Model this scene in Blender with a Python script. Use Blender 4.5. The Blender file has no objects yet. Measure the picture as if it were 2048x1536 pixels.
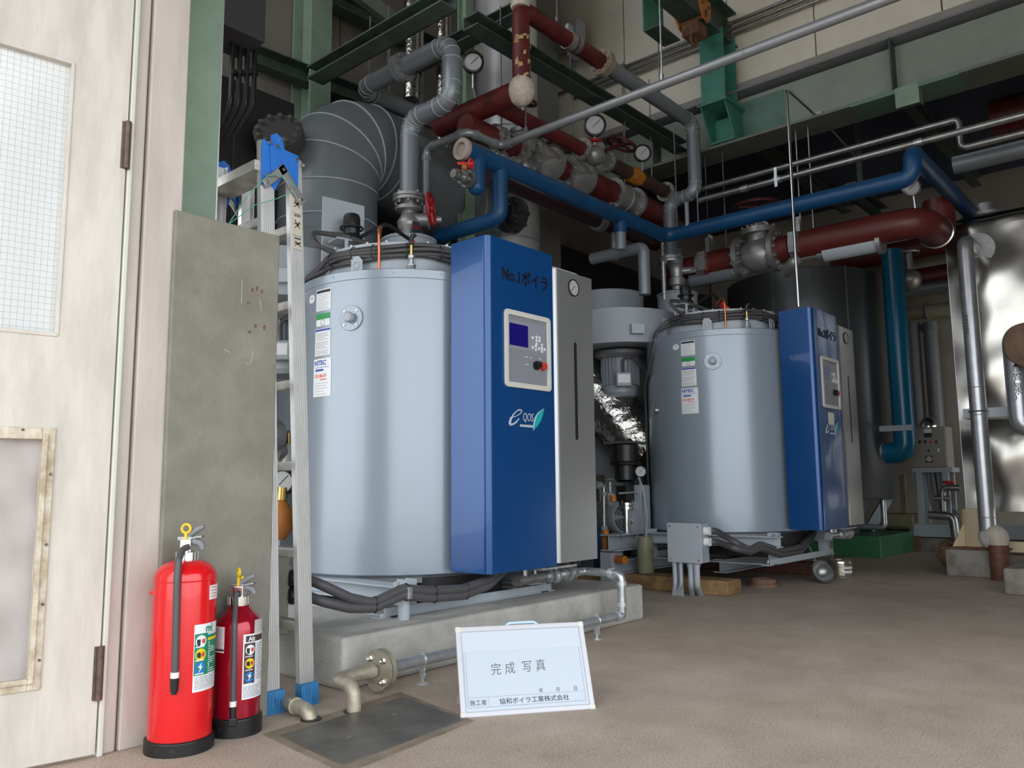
import bpy, math, random
from math import sin, cos, pi, radians, sqrt, atan2, hypot
from mathutils import Vector, Matrix
random.seed(7)
S = bpy.context.scene
COL = S.collection
V = Vector

# ------------------------------------------------------------------ camera, world, exposure
FPX = 1615.6
ROT = ((0.66088318, -0.75043199, -0.00923349), (-0.08740318, -0.08918132, 0.99217306), (0.74538186, 0.65490344, 0.12452857))
EYE = V((0, 0, .765))
cd = bpy.data.cameras.new('camera')
cam = bpy.data.objects.new('camera', cd)
COL.objects.link(cam)
cd.sensor_width = 36
cd.lens = FPX * 36 / 2048
cd.clip_start = .05
r_, u_, f_ = [V(a) for a in ROT]
cam.matrix_world = Matrix(((r_.x, u_.x, -f_.x, 0), (r_.y, u_.y, -f_.y, 0), (r_.z, u_.z, -f_.z, EYE.z), (0, 0, 0, 1)))
S.camera = cam
S.view_settings.view_transform = 'Standard'
S.view_settings.look = 'None'
S.view_settings.gamma = 1
S.view_settings.use_curve_mapping = False
S.view_settings.exposure = 0.30
w = bpy.data.worlds.new('overcast_sky')
S.world = w
w.use_nodes = True
bg = w.node_tree.nodes['Background']
bg.inputs[0].default_value = (.90, .95, 1, 1)
bg.inputs[1].default_value = 2.8
S.cycles.max_bounces = 8
S.cycles.diffuse_bounces = 5
S.cycles.sample_clamp_indirect = 6
try:
    S.cycles.use_denoising = True
    S.cycles.denoiser = 'OPENIMAGEDENOISE'
except Exception:
    pass


# ------------------------------------------------------------------ surveying: a sight line through a pixel met with a real plane
def ray(px, py):
    a, b = (px - 1024) / FPX, -(py - 768) / FPX
    return r_ * a + u_ * b + f_


def onP(px, py, p, n):
    d = ray(px, py)
    return EYE + d * ((V(p) - EYE).dot(V(n)) / d.dot(V(n)))


def onX(px, py, x): return onP(px, py, (x, 0, 0), (1, 0, 0))
def onY(px, py, y): return onP(px, py, (0, y, 0), (0, 1, 0))
def onZ(px, py, z=0): return onP(px, py, (0, 0, z), (0, 0, 1))


AX = {'X': V((1, 0, 0)), 'Y': V((0, 1, 0)), 'Z': V((0, 0, 1))}


def step(p, ax, px, py):
    e = AX[ax] if isinstance(ax, str) else V(ax).normalized()
    d = ray(px, py).normalized()
    w0 = p - EYE
    b = e.dot(d)
    den = 1 - b * b
    s = (b * d.dot(w0) - e.dot(w0)) / den
    return p + e * s


def walk(p, *moves):
    out = [V(p)]
    for m in moves:
        out.append(step(out[-1], *m))
    return out


def zat(x, y, py):
    lo, hi = -1, 15
    for _ in range(50):
        m = (lo + hi) / 2
        c = V((x, y, m)) - EYE
        yy = 768 - FPX * u_.dot(c) / f_.dot(c)
        if yy > py: lo = m
        else: hi = m
    return lo


# ------------------------------------------------------------------ materials
def lin(c):
    if isinstance(c, str):
        c = [int(c[i:i + 2], 16) / 255 for i in (0, 2, 4)]
        return [x / 12.92 if x < .04045 else ((x + .055) / 1.055) ** 2.4 for x in c]
    return list(c)


MATS = {}


def mat(name, col, rough=.5, metal=0, var=0, vscale=4, bump=0, bscale=60, col2=None, spec=.5, trans=0, emit=0, coat=0, stretch=None, alpha=1, detail=6):
    if name in MATS: return MATS[name]
    m = bpy.data.materials.new(name)
    m.use_nodes = True
    nt = m.node_tree
    b = nt.nodes['Principled BSDF']
    c = lin(col)
    b.inputs['Base Color'].default_value = (*c, 1)
    b.inputs['Roughness'].default_value = rough
    b.inputs['Metallic'].default_value = metal
    b.inputs['Specular IOR Level'].default_value = spec
    b.inputs['Transmission Weight'].default_value = trans
    b.inputs['Coat Weight'].default_value = coat
    b.inputs['Alpha'].default_value = alpha
    if emit:
        b.inputs['Emission Color'].default_value = (*c, 1)
        b.inputs['Emission Strength'].default_value = emit
    tc = nt.nodes.new('ShaderNodeTexCoord')
    src = tc.outputs['Object']
    if stretch:
        mp = nt.nodes.new('ShaderNodeMapping')
        mp.inputs['Scale'].default_value = stretch
        nt.links.new(src, mp.inputs[0])
        src = mp.outputs[0]
    if var or col2:
        n = nt.nodes.new('ShaderNodeTexNoise')
        n.inputs['Scale'].default_value = vscale
        n.inputs['Detail'].default_value = detail
        n.inputs['Roughness'].default_value = .62
        nt.links.new(src, n.inputs['Vector'])
        rp = nt.nodes.new('ShaderNodeValToRGB')
        c2 = lin(col2) if col2 else [x * (1 - var) for x in c]
        c3 = [min(1, x * (1 + (var if not col2 else .05))) for x in c]
        rp.color_ramp.elements[0].position = .36
        rp.color_ramp.elements[1].position = .64
        rp.color_ramp.elements[0].color = (*c2, 1)
        rp.color_ramp.elements[1].color = (*c3, 1)
        nt.links.new(n.outputs['Fac'], rp.inputs[0])
        nt.links.new(rp.outputs[0], b.inputs['Base Color'])
    if bump:
        n = nt.nodes.new('ShaderNodeTexNoise')
        n.inputs['Scale'].default_value = bscale
        n.inputs['Detail'].default_value = 4
        nt.links.new(src, n.inputs['Vector'])
        bp = nt.nodes.new('ShaderNodeBump')
        bp.inputs['Strength'].default_value = min(1, bump)
        bp.inputs['Distance'].default_value = .01 * max(1, bump)
        nt.links.new(n.outputs['Fac'], bp.inputs['Height'])
        nt.links.new(bp.outputs[0], b.inputs['Normal'])
    MATS[name] = m
    return m


M = dict(
    shell=mat('boiler_grey_paint', (.30, .35, .40), .30, .2, coat=.2),
    greypaint=mat('grey_machine_paint', (.33, .365, .40), .42),
    greylit=mat('light_grey_paint', (.42, .46, .50), .4),
    midgrey=mat('mid_grey_paint', (.20, .21, .22), .45),
    duct=mat('duct_grey_sheet', (.19, .215, .23), .36, .3, var=.06, vscale=2),
    blue=mat('cabinet_blue_paint', (.0035, .060, .22), .27, .2, coat=.3),
    silver=mat('cabinet_silver_paint', (.42, .43, .43), .36, .75),
    bluepipe=mat('blue_pipe_paint', (.004, .055, .15), .42, var=.15),
    tealpipe=mat('teal_blue_pipe_paint', (.005, .13, .24), .28),
    redpipe=mat('brown_red_lagging', (.10, .012, .012), .5, var=.35, vscale=9, bump=.3, bscale=30),
    redpipe2=mat('red_lagging_smooth', (.12, .02, .017), .42, var=.12),
    lagging=mat('dusty_brown_lagging', (.06, .03, .022), .8, var=.4, vscale=12, bump=.6, bscale=40),
    grpipe=mat('grey_jacket_sheet', (.24, .265, .29), .38, .35),
    galv=mat('galvanised_steel', (.52, .54, .56), .36, .8, var=.18, vscale=30),
    steel=mat('dull_steel', (.34, .34, .33), .35, .85, var=.15, vscale=20),
    chrome=mat('bright_steel', (.75, .75, .74), .18, 1),
    castgrey=mat('cast_valve_silver', (.36, .36, .35), .42, .65, var=.1, vscale=14),
    alu=mat('ladder_aluminium', (.62, .615, .60), .40, .7, var=.06, vscale=5),
    alumdirty=mat('dirty_aluminium', (.50, .48, .43), .5, .55, var=.22, vscale=14),
    foil=mat('crinkled_foil', (.62, .60, .56), .16, 1, bump=1, bscale=28),
    tanksheet=mat('dented_tank_sheet', (.45, .43, .39), .22, 1, var=.12, vscale=3),
    darktank=mat('dark_tank_sheet', (.13, .14, .145), .36, .55, var=.06, vscale=2),
    green=mat('green_steel_paint', (.21, .295, .215), .45, var=.1, vscale=6),
    dgreen=mat('dark_green_steel', (.055, .08, .062), .5, var=.25, vscale=8),
    teal=mat('teal_green_paint', (.055, .21, .155), .42, var=.15, vscale=6),
    epoxy=mat('green_epoxy_paint', (.04, .16, .07), .42, var=.12),
    black=mat('black_plastic', (.012, .012, .013), .4),
    rubber=mat('black_rubber_hose', (.08, .078, .082), .5),
    conduit=mat('dark_flexible_conduit', (.075, .07, .075), .5),
    white=mat('white_sticker', (.80, .82, .84), .45),
    board=mat('whiteboard_face', (.47, .53, .60), .3),
    boardsheet=mat('white_blank_sheet', (.51, .56, .62), .4),
    boardframe=mat('board_aluminium_frame', (.52, .52, .55), .4, .2),
    offwhite=mat('off_white_plastic', (.62, .62, .56), .4),
    ink=mat('black_ink', (.02, .02, .022), .6),
    inkgrey=mat('grey_print', (.30, .31, .33), .6),
    marker=mat('marker_ink', (.10, .095, .09), .6),
    navy=mat('dark_lettering', (.006, .008, .02), .45),
    red=mat('extinguisher_red', (.70, .008, .012), .22, coat=.4),
    crimson=mat('extinguisher_crimson', (.36, .006, .022), .16, .35, coat=.5),
    redplastic=mat('red_plastic', (.65, .03, .03), .35),
    wheelred=mat('handwheel_red', (.34, .012, .018), .4),
    darkwheel=mat('handwheel_maroon', (.07, .010, .012), .5),
    yellow=mat('yellow_plastic', (.75, .52, .02), .4),
    orange=mat('orange_paint', (.42, .14, .02), .45, var=.15),
    orangerust=mat('orange_tape', (.45, .16, .01), .7, var=.3, vscale=20, bump=.6, bscale=60),
    copper=mat('copper_tube', (.62, .22, .09), .3, .8),
    brass=mat('brass', (.60, .42, .14), .3, .9),
    rust=mat('rusty_pipe', (.16, .075, .04), .8, var=.35, vscale=20),
    brownpaint=mat('brown_rust_paint', (.13, .05, .032), .6, var=.3, vscale=18),
    cream=mat('cream_paint', (.68, .55, .36), .45, var=.06, vscale=6),
    panelbeige=mat('beige_panel_paint', (.34, .31, .26), .45),
    dialwhite=mat('dial_white', (.42, .43, .42), .4),
    lcd=mat('dark_blue_screen', (.012, .006, .17), .2),
    panelgrey=mat('control_panel_grey', (.24, .25, .28), .45),
    gstick=mat('green_sticker', (.02, .30, .07), .45),
    bstick=mat('blue_sticker', (.03, .06, .36), .45),
    rstick=mat('red_sticker_print', (.70, .06, .04), .5),
    extgreen=mat('label_green', (.01, .22, .12), .4),
    extyellow=mat('label_yellow', (.80, .62, .01), .4),
    extblue=mat('label_blue', (.01, .19, .62), .4),
    blueplastic=mat('blue_plastic', (.012, .14, .52), .4, var=.1, vscale=10),
    bluefoot=mat('blue_foot_plastic', (.03, .18, .40), .5, var=.25, vscale=20),
    cord=mat('green_cord', (.10, .36, .24), .6),
    tealleaf=mat('emblem_teal', (.01, .42, .42), .3),
    logosilver=mat('emblem_silver', (.55, .60, .64), .35, .2),
    doorpaint=mat('aged_door_paint', (.60, .56, .50), .6, col2=(.51, .47, .415), vscale=5, stretch=(3, 3, .6), bump=.08, bscale=80),
    framepaint=mat('aged_frame_paint', (.52, .465, .42), .6, col2=(.46, .41, .36), vscale=5, stretch=(3, 3, .5), bump=.08, bscale=80),
    moulding=mat('peeling_moulding', (.62, .57, .46), .7, col2=(.42, .33, .22), vscale=22, bump=.4, bscale=60),
    hinge=mat('rusty_hinge', (.13, .085, .07), .55, .4, var=.3, vscale=30),
    mortar=mat('grey_panel_concrete', (.235, .225, .18), .75, col2=(.185, .175, .145), vscale=6, bump=.2, bscale=60),
    concrete=mat('pale_concrete', (.46, .445, .41), .85, col2=(.36, .35, .32), vscale=7, bump=.35, bscale=70),
    oldconc=mat('old_concrete', (.27, .25, .215), .85, col2=(.17, .15, .125), vscale=9, bump=.4, bscale=60),
    ochre=mat('ochre_stained_concrete', (.36, .22, .09), .8, col2=(.17, .10, .05), vscale=8, bump=.4, bscale=60),
    clay=mat('clay_pipe', (.24, .14, .09), .85, var=.2, vscale=14),
    plate=mat('worn_pit_cover', (.17, .155, .13), .42, .35, col2=(.10, .092, .078), vscale=6, bump=.1, bscale=50),
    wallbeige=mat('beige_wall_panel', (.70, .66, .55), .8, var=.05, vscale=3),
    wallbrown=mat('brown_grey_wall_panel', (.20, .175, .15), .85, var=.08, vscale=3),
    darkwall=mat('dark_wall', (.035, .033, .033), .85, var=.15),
    annexwall=mat('annex_wall', (.40, .365, .30), .85, var=.06),
    roofdark=mat('dark_roof_sheet', (.05, .06, .095), .6),
    roofgrey=mat('roof_underside', (.18, .17, .16), .85),
    jar=mat('cloudy_jar_plastic', (.27, .26, .17), .45, var=.12, vscale=12),
    tin=mat('tin_can', (.62, .58, .45), .22, .9, var=.12, vscale=10),
    wood=mat('brown_wood', (.17, .10, .06), .7, var=.3, vscale=8),
    jute=mat('brown_paper_bag', (.26, .13, .07), .85, var=.3, vscale=16, bump=.7, bscale=25),
    insul=mat('torn_insulation', (.50, .44, .36), .9, var=.18, vscale=20, bump=.8, bscale=35),
    dirt=mat('flaking_tan_paint', (.40, .28, .14), .85, var=.4, vscale=30),
    galvline=mat('zinc_edge', (.70, .72, .74), .3, .7),
)


def glass_mat():
    m = bpy.data.materials.new('rippled_wire_glass')
    m.use_nodes = True
    nt = m.node_tree
    b = nt.nodes['Principled BSDF']
    b.inputs['Base Color'].default_value = (.96, .98, .97, 1)
    b.inputs['Roughness'].default_value = .4
    b.inputs['Transmission Weight'].default_value = .5
    b.inputs['IOR'].default_value = 1.2
    tc = nt.nodes.new('ShaderNodeTexCoord')
    n = nt.nodes.new('ShaderNodeTexNoise')
    n.inputs['Scale'].default_value = 90
    nt.links.new(tc.outputs['Object'], n.inputs['Vector'])
    bp = nt.nodes.new('ShaderNodeBump')
    bp.inputs['Strength'].default_value = .5
    bp.inputs['Distance'].default_value = .004
    nt.links.new(n.outputs['Fac'], bp.inputs['Height'])
    nt.links.new(bp.outputs[0], b.inputs['Normal'])
    return m


def floor_mat():
    m = bpy.data.materials.new('worn_concrete_floor')
    m.use_nodes = True
    nt = m.node_tree
    N, L = nt.nodes, nt.links
    b = N['Principled BSDF']
    tc = N.new('ShaderNodeTexCoord')

    def noise(sc, det=8, rough=.6):
        n = N.new('ShaderNodeTexNoise')
        n.inputs['Scale'].default_value = sc
        n.inputs['Detail'].default_value = det
        n.inputs['Roughness'].default_value = rough
        L.new(tc.outputs['Object'], n.inputs['Vector'])
        return n
    big, mid, fine = noise(.8), noise(4.5), noise(140, 3)
    r1 = N.new('ShaderNodeValToRGB')
    e = r1.color_ramp.elements
    e[0].position, e[1].position = .3, .68
    e[0].color = (.50, .42, .35, 1)
    e[1].color = (.62, .535, .455, 1)
    L.new(mid.outputs['Fac'], r1.inputs[0])
    r2 = N.new('ShaderNodeValToRGB')
    e = r2.color_ramp.elements
    e[0].position, e[1].position = .35, .65
    e[0].color = (.82, .79, .77, 1)
    e[1].color = (1.0, 1.0, 1.0, 1)
    L.new(big.outputs['Fac'], r2.inputs[0])
    r3 = N.new('ShaderNodeValToRGB')
    e = r3.color_ramp.elements
    e[0].position, e[1].position = .3, .72
    e[0].color = (.66, .63, .60, 1)
    e[1].color = (1.18, 1.16, 1.13, 1)
    L.new(fine.outputs['Fac'], r3.inputs[0])
    mx = N.new('ShaderNodeMix')
    mx.data_type = 'RGBA'
    mx.blend_type = 'MULTIPLY'
    mx.inputs[0].default_value = 1
    L.new(r1.outputs[0], mx.inputs[6])
    L.new(r2.outputs[0], mx.inputs[7])
    m2 = N.new('ShaderNodeMix')
    m2.data_type = 'RGBA'
    m2.blend_type = 'MULTIPLY'
    m2.inputs[0].default_value = 1
    L.new(mx.outputs[2], m2.inputs[6])
    L.new(r3.outputs[0], m2.inputs[7])
    sp = noise(26, 10, .72)
    r4 = N.new('ShaderNodeValToRGB')
    e = r4.color_ramp.elements
    e[0].position, e[1].position = .30, .42
    e[0].color = (.80, .76, .73, 1)
    e[1].color = (1, 1, 1, 1)
    e2 = e.new(.66)
    e2.color = (1, 1, 1, 1)
    e3 = e.new(.72)
    e3.color = (1.30, 1.28, 1.25, 1)
    L.new(sp.outputs['Fac'], r4.inputs[0])
    m3 = N.new('ShaderNodeMix')
    m3.data_type = 'RGBA'
    m3.blend_type = 'MULTIPLY'
    m3.inputs[0].default_value = 1
    L.new(m2.outputs[2], m3.inputs[6])
    L.new(r4.outputs[0], m3.inputs[7])
    L.new(m3.outputs[2], b.inputs['Base Color'])
    b.inputs['Roughness'].default_value = .72
    b.inputs['Specular IOR Level'].default_value = .35
    bp = N.new('ShaderNodeBump')
    bp.inputs['Strength'].default_value = .25
    bp.inputs['Distance'].default_value = .006
    L.new(fine.outputs['Fac'], bp.inputs['Height'])
    L.new(bp.outputs[0], b.inputs['Normal'])
    return m


M['glass'] = glass_mat()
M['floor'] = floor_mat()


# ------------------------------------------------------------------ mesh building
def frame(d):
    d = V(d).normalized()
    a = V((0, 0, 1)) if abs(d.z) < .9 else V((1, 0, 0))
    x = a.cross(d).normalized()
    return x, d.cross(x).normalized(), d


class MB:
    def __init__(s): s.v, s.f = [], []

    def add(s, vs, fs):
        o = len(s.v)
        s.v += [V(p) for p in vs]
        s.f += [[i + o for i in f] for f in fs]
        return s

    def hexa(s, p):
        return s.add(p, [(0, 3, 2, 1), (4, 5, 6, 7), (0, 1, 5, 4), (1, 2, 6, 5), (2, 3, 7, 6), (3, 0, 4, 7)])

    def bx(s, x0, x1, y0, y1, z0, z1):
        return s.hexa([(x0, y0, z0), (x1, y0, z0), (x1, y1, z0), (x0, y1, z0), (x0, y0, z1), (x1, y0, z1), (x1, y1, z1), (x0, y1, z1)])

    def ob(s, c, u, v, w):
        c, u, v, w = V(c), V(u), V(v), V(w)
        return s.hexa([c - u - v - w, c + u - v - w, c + u + v - w, c - u + v - w, c - u - v + w, c + u - v + w, c + u + v + w, c - u + v + w])

    def bar(s, p0, p1, a, b, up=(0, 0, 1)):
        p0, p1 = V(p0), V(p1)
        d = (p1 - p0).normalized()
        up = V(up)
        if abs(d.dot(up)) > .95: up = V((1, 0, 0))
        sx = d.cross(up).normalized()
        uz = sx.cross(d).normalized()
        return s.ob((p0 + p1) / 2, (p1 - p0) / 2, sx * a / 2, uz * b / 2)

    def prism(s, poly, o, u, v, w):
        o, u, v, w = V(o), V(u), V(v), V(w)
        n = len(poly)
        a = [o + u * x + v * y for x, y in poly]
        return s.add(a + [p + w for p in a], [list(range(n))[::-1], list(range(n, 2 * n))] + [(i, (i + 1) % n, n + (i + 1) % n, n + i) for i in range(n)])

    def rings(s, rings, cap=True, closed=False):
        n = len(rings[0])
        vs = [p for r in rings for p in r]
        fs = []
        k = len(rings)
        for i in range(k if closed else k - 1):
            a, b = i * n, ((i + 1) % k) * n
            for j in range(n):
                fs.append((a + j, a + (j + 1) % n, b + (j + 1) % n, b + j))
        if cap and not closed:
            fs.append(list(range(n))[::-1])
            fs.append(list(range((k - 1) * n, k * n)))
        return s.add(vs, fs)

    def cyl(s, p0, p1, r, r2=None, n=20):
        p0, p1 = V(p0), V(p1)
        x, y, _ = frame(p1 - p0)
        r2 = r if r2 is None else r2
        return s.rings([[p + (x * cos(2 * pi * i / n) + y * sin(2 * pi * i / n)) * q for i in range(n)] for p, q in ((p0, r), (p1, r2))])

    def lathe(s, prof, base=(0, 0, 0), ax=(0, 0, 1), n=32, cap=True):
        x, y, d = frame(ax)
        b = V(base)
        return s.rings([[b + d * h + (x * cos(2 * pi * i / n) + y * sin(2 * pi * i / n)) * max(r, 1e-4) for i in range(n)] for r, h in prof], cap)

    def pipe(s, pts, r, n=14, fil=0, seg=6, cap=True):
        pts = [V(p) for p in pts]
        path = [pts[0]]
        ri = [0]
        for i in range(1, len(pts) - 1):
            a, b, c = pts[i - 1], pts[i], pts[i + 1]
            d0, d1 = (a - b), (c - b)
            if fil <= 0 or d0.length < 1e-5 or d1.length < 1e-5:
                path.append(b)
                ri.append(i)
                continue
            ang = d0.angle(d1)
            if ang > 3.1:
                path.append(b)
                ri.append(i)
                continue
            t = min(fil / math.tan(ang / 2), d0.length * .49, d1.length * .49)
            q0, q1 = b + d0.normalized() * t, b + d1.normalized() * t
            for k in range(seg + 1):
                f = k / seg
                path.append(q0 * (1 - f) ** 2 + b * 2 * f * (1 - f) + q1 * f * f)
                ri.append(i)
        path.append(pts[-1])
        ri.append(len(pts) - 1)
        rings = []
        t = (path[1] - path[0]).normalized()
        x, y, _ = frame(t)
        for i, p in enumerate(path):
            t2 = ((path[i] - path[i - 1]).normalized() if i else t)
            t3 = ((path[i + 1] - path[i]).normalized() if i < len(path) - 1 else t2)
            tt = (t2 + t3).normalized() if (t2 + t3).length > 1e-4 else t2
            x = (x - tt * x.dot(tt)).normalized()
            y = tt.cross(x).normalized()
            k = 1 / max(.6, tt.dot(t2))
            rr = r[ri[i]] if isinstance(r, list) else r
            rings.append([p + (x * cos(2 * pi * j / n) + y * sin(2 * pi * j / n)) * rr for j in range(n)])
        return s.rings(rings, cap)

    def torus(s, c, ax, R, r, n=28, m=8, a0=0, a1=2 * pi):
        x, y, d = frame(ax)
        c = V(c)
        full = abs(a1 - a0) > 6.2
        k = n if full else n + 1
        rs = []
        for i in range(k):
            a = a0 + (a1 - a0) * i / n
            e = x * cos(a) + y * sin(a)
            rs.append([c + e * (R + r * cos(2 * pi * j / m)) + d * r * sin(2 * pi * j / m) for j in range(m)])
        return s.rings(rs, not full, full)

    def sph(s, c, r, n=16, m=10, sc=(1, 1, 1)):
        c = V(c)
        return s.rings([[c + V((sc[0] * r * sin(pi * i / m) * cos(2 * pi * j / n), sc[1] * r * sin(pi * i / m) * sin(2 * pi * j / n), sc[2] * r * cos(pi * i / m))) if 0 < i < m else c + V((1e-5 * cos(2 * pi * j / n), 1e-5 * sin(2 * pi * j / n), sc[2] * r * cos(pi * i / m))) for j in range(n)] for i in range(m + 1)], False)

    def bolts(s, c, ax, R, k, r=.012, h=.02, a0=0):
        x, y, d = frame(ax)
        for i in range(k):
            a = a0 + 2 * pi * i / k
            p = V(c) + (x * cos(a) + y * sin(a)) * R
            s.cyl(p, p + d * h, r, n=6)
        return s

    def patch(s, c, r, a0, a1, z0, z1, th=.0012, n=10):
        rs = []
        for i in range(n + 1):
            a = a0 + (a1 - a0) * i / n
            e = V((cos(a), sin(a), 0))
            rs.append([V(c) + e * q + V((0, 0, z)) for q, z in ((r, z0), (r + th, z0), (r + th, z1), (r, z1))])
        return s.rings(rs)

    def build(s, name, m, par=None, smooth=40, bev=0, seg=2):
        me = bpy.data.meshes.new(name)
        me.from_pydata([tuple(p) for p in s.v], [], s.f)
        me.validate()
        import bmesh
        bm = bmesh.new()
        bm.from_mesh(me)
        bmesh.ops.recalc_face_normals(bm, faces=bm.faces)
        bm.to_mesh(me)
        bm.free()
        if smooth:
            me.polygons.foreach_set('use_smooth', [True] * len(me.polygons))
            me.set_sharp_from_angle(angle=radians(smooth))
        me.materials.append(M[m] if isinstance(m, str) else m)
        o = bpy.data.objects.new(name, me)
        COL.objects.link(o)
        if bev:
            b = o.modifiers.new('bevel', 'BEVEL')
            b.width = bev
            b.segments = seg
            b.limit_method = 'ANGLE'
            b.angle_limit = radians(40)
        if par: adopt(o, par)
        return o


def each(mb, name, m, par=None, smooth=40):
    """one object for every separate piece in the builder"""
    p = list(range(len(mb.v)))

    def find(i):
        while p[i] != i:
            p[i] = p[p[i]]
            i = p[i]
        return i
    for f in mb.f:
        for j in f[1:]:
            a, b = find(f[0]), find(j)
            if a != b: p[a] = b
    groups = {}
    for f in mb.f: groups.setdefault(find(f[0]), []).append(f)
    for fs in groups.values():
        idx = sorted({i for f in fs for i in f})
        mp = {i: k for k, i in enumerate(idx)}
        q = MB()
        q.add([mb.v[i] for i in idx], [[mp[i] for i in f] for f in fs])
        q.build(name, m, par, smooth)


ORIG = {}


def adopt(o, par):
    o.parent = par
    o.matrix_parent_inverse = Matrix.Translation(-V(ORIG.get(par.name, (0, 0, 0))))


def T(name, label, cat, loc, group=None):
    o = bpy.data.objects.new(name, None)
    COL.objects.link(o)
    o.location = loc
    o.empty_display_size = .05
    ORIG[o.name] = V(loc)
    o['label'] = label
    o['category'] = cat
    if group: o['group'] = group
    return o


def tag(o, label, cat, group=None):
    o['label'] = label
    o['category'] = cat
    if group: o['group'] = group
    return o


def struct(o):
    o['kind'] = 'structure'
    return o


def txt(name, body, size, m, par, o, xd, yd, ext=.0006, align='LEFT', off=0, sx=1, shear=0):
    cu = bpy.data.curves.new(name, 'FONT')
    cu.body = body
    cu.size = size
    cu.extrude = ext
    cu.offset = off
    cu.align_x = align
    cu.shear = shear
    cu.resolution_u = 3
    cu.materials.append(M[m])
    t = bpy.data.objects.new(name + '_source', cu)
    COL.objects.link(t)
    me = bpy.data.meshes.new_from_object(t.evaluated_get(bpy.context.evaluated_depsgraph_get()))
    bpy.data.objects.remove(t)
    me.name = name
    ob = bpy.data.objects.new(name, me)
    COL.objects.link(ob)
    x, y = V(xd).normalized(), V(yd).normalized()
    z = x.cross(y).normalized()
    y = z.cross(x)
    ob.matrix_basis = Matrix(((x.x * sx, y.x, z.x, o[0]), (x.y * sx, y.y, z.y, o[1]), (x.z * sx, y.z, z.z, o[2]), (0, 0, 0, 1)))
    adopt(ob, par)
    return ob


def curved_txt(name, body, size, m, par, c, r, a0, z, sx=1, off=0):
    """lettering printed on a drum round the vertical axis at c; reads towards growing angle"""
    cu = bpy.data.curves.new(name, 'FONT')
    cu.body = body
    cu.size = size
    cu.extrude = .0003
    cu.offset = off
    cu.resolution_u = 2
    t = bpy.data.objects.new(name + '_source', cu)
    COL.objects.link(t)
    dg = bpy.context.evaluated_depsgraph_get()
    me = bpy.data.meshes.new_from_object(t.evaluated_get(dg))
    bpy.data.objects.remove(t)
    for v in me.vertices:
        a = a0 + v.co.x * sx / r
        v.co = (c[0] + (r + v.co.z) * cos(a), c[1] + (r + v.co.z) * sin(a), c[2] + z + v.co.y)
    me.materials.clear()
    me.materials.append(M[m])
    o = bpy.data.objects.new(name, me)
    COL.objects.link(o)
    adopt(o, par)
    return o


def flange(mb, p, d, R, h, k=8, br=.012, bh=.02):
    p, d = V(p), V(d).normalized()
    mb.cyl(p - d * h / 2, p + d * h / 2, R, n=28)
    mb.bolts(p + d * h / 2, d, R * .8, k, br, bh)
    mb.bolts(p - d * h / 2, -d, R * .8, k, br, bh)


def gauge(name, c, d, R, par=None, label=None, rim='black', stem=None, group=None):
    """pressure gauge: case, dial, needle; facing direction d"""
    c, d = V(c), V(d).normalized()
    g = par if par else T(name, label, 'gauge', c, group)
    if par:
        case = MB().lathe([(R * .9, -.035), (R, -.03), (R, .006), (R * .84, .012), (R * .8, .0)], c, d, 24).build(name, rim, par)
        q = case
    else:
        case = MB().lathe([(R * .9, -.035), (R, -.03), (R, .006), (R * .84, .012), (R * .8, .0)], c, d, 24).build('case', rim, g)
        q = g
    face = MB().cyl(c, c + d * .003, R * .8, n=24)
    x, y, _ = frame(d)
    if par:
        face.build('dial', 'dialwhite', case)
        MB().bar(c + d * .004 - (x + y) * R * .2, c + d * .004 + (x + y) * R * .5, R * .06, .001, d).build('needle', 'ink', case)
    else:
        face.build('dial', 'dialwhite', g)
        MB().bar(c + d * .004 - (x + y) * R * .2, c + d * .004 + (x + y) * R * .5, R * .06, .001, d).build('needle', 'ink', g)
        if stem: MB().pipe(stem, .009, 8, .02).build('stem', 'galv', g)
    return g


def handwheel(mb, c, d, R, r=.011):
    mb.torus(c, d, R, r, 28, 8)
    x, y, d = frame(d)
    for i in range(5):
        a = 2 * pi * i / 5
        mb.cyl(V(c), V(c) + (x * cos(a) + y * sin(a)) * R, r * .8, n=6)
    mb.cyl(V(c) - d * .02, V(c) + d * .02, r * 2, n=10)
    return mb

# ================================================================== THE SETTING
GX = 7.0            # plane of the crane girder and the upper right-hand wall
BY = 5.75           # back wall
fl = MB().bx(-9, 13, -10, 9, -.2, 0).build('floor', 'floor', None, 0)
struct(fl)
GT = onX(1500, 161.9, GX).z      # top of the girder trim
GB = onX(1500, 291.7, GX).z      # underside of the girder
# right wall above the girder: panels with open joints
wr = struct(MB().bx(GX + .12, GX + .22, -1.6, BY, GT - .1, 7).build('wall_right', 'darkwall', None, 0))
js = [BY, onX(1249, 200, GX).y, onX(1455, 100, GX).y, onX(1630, 100, GX).y, onX(1882, 10, GX).y, .4, -.6, -1.6]
for a, b in zip(js[:-1], js[1:]):
    MB().bx(GX + .02, GX + .12, b + .006, a - .006, GT - .05, 7).build('wall_panel', 'wallbeige', wr, 0, .004)
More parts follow.
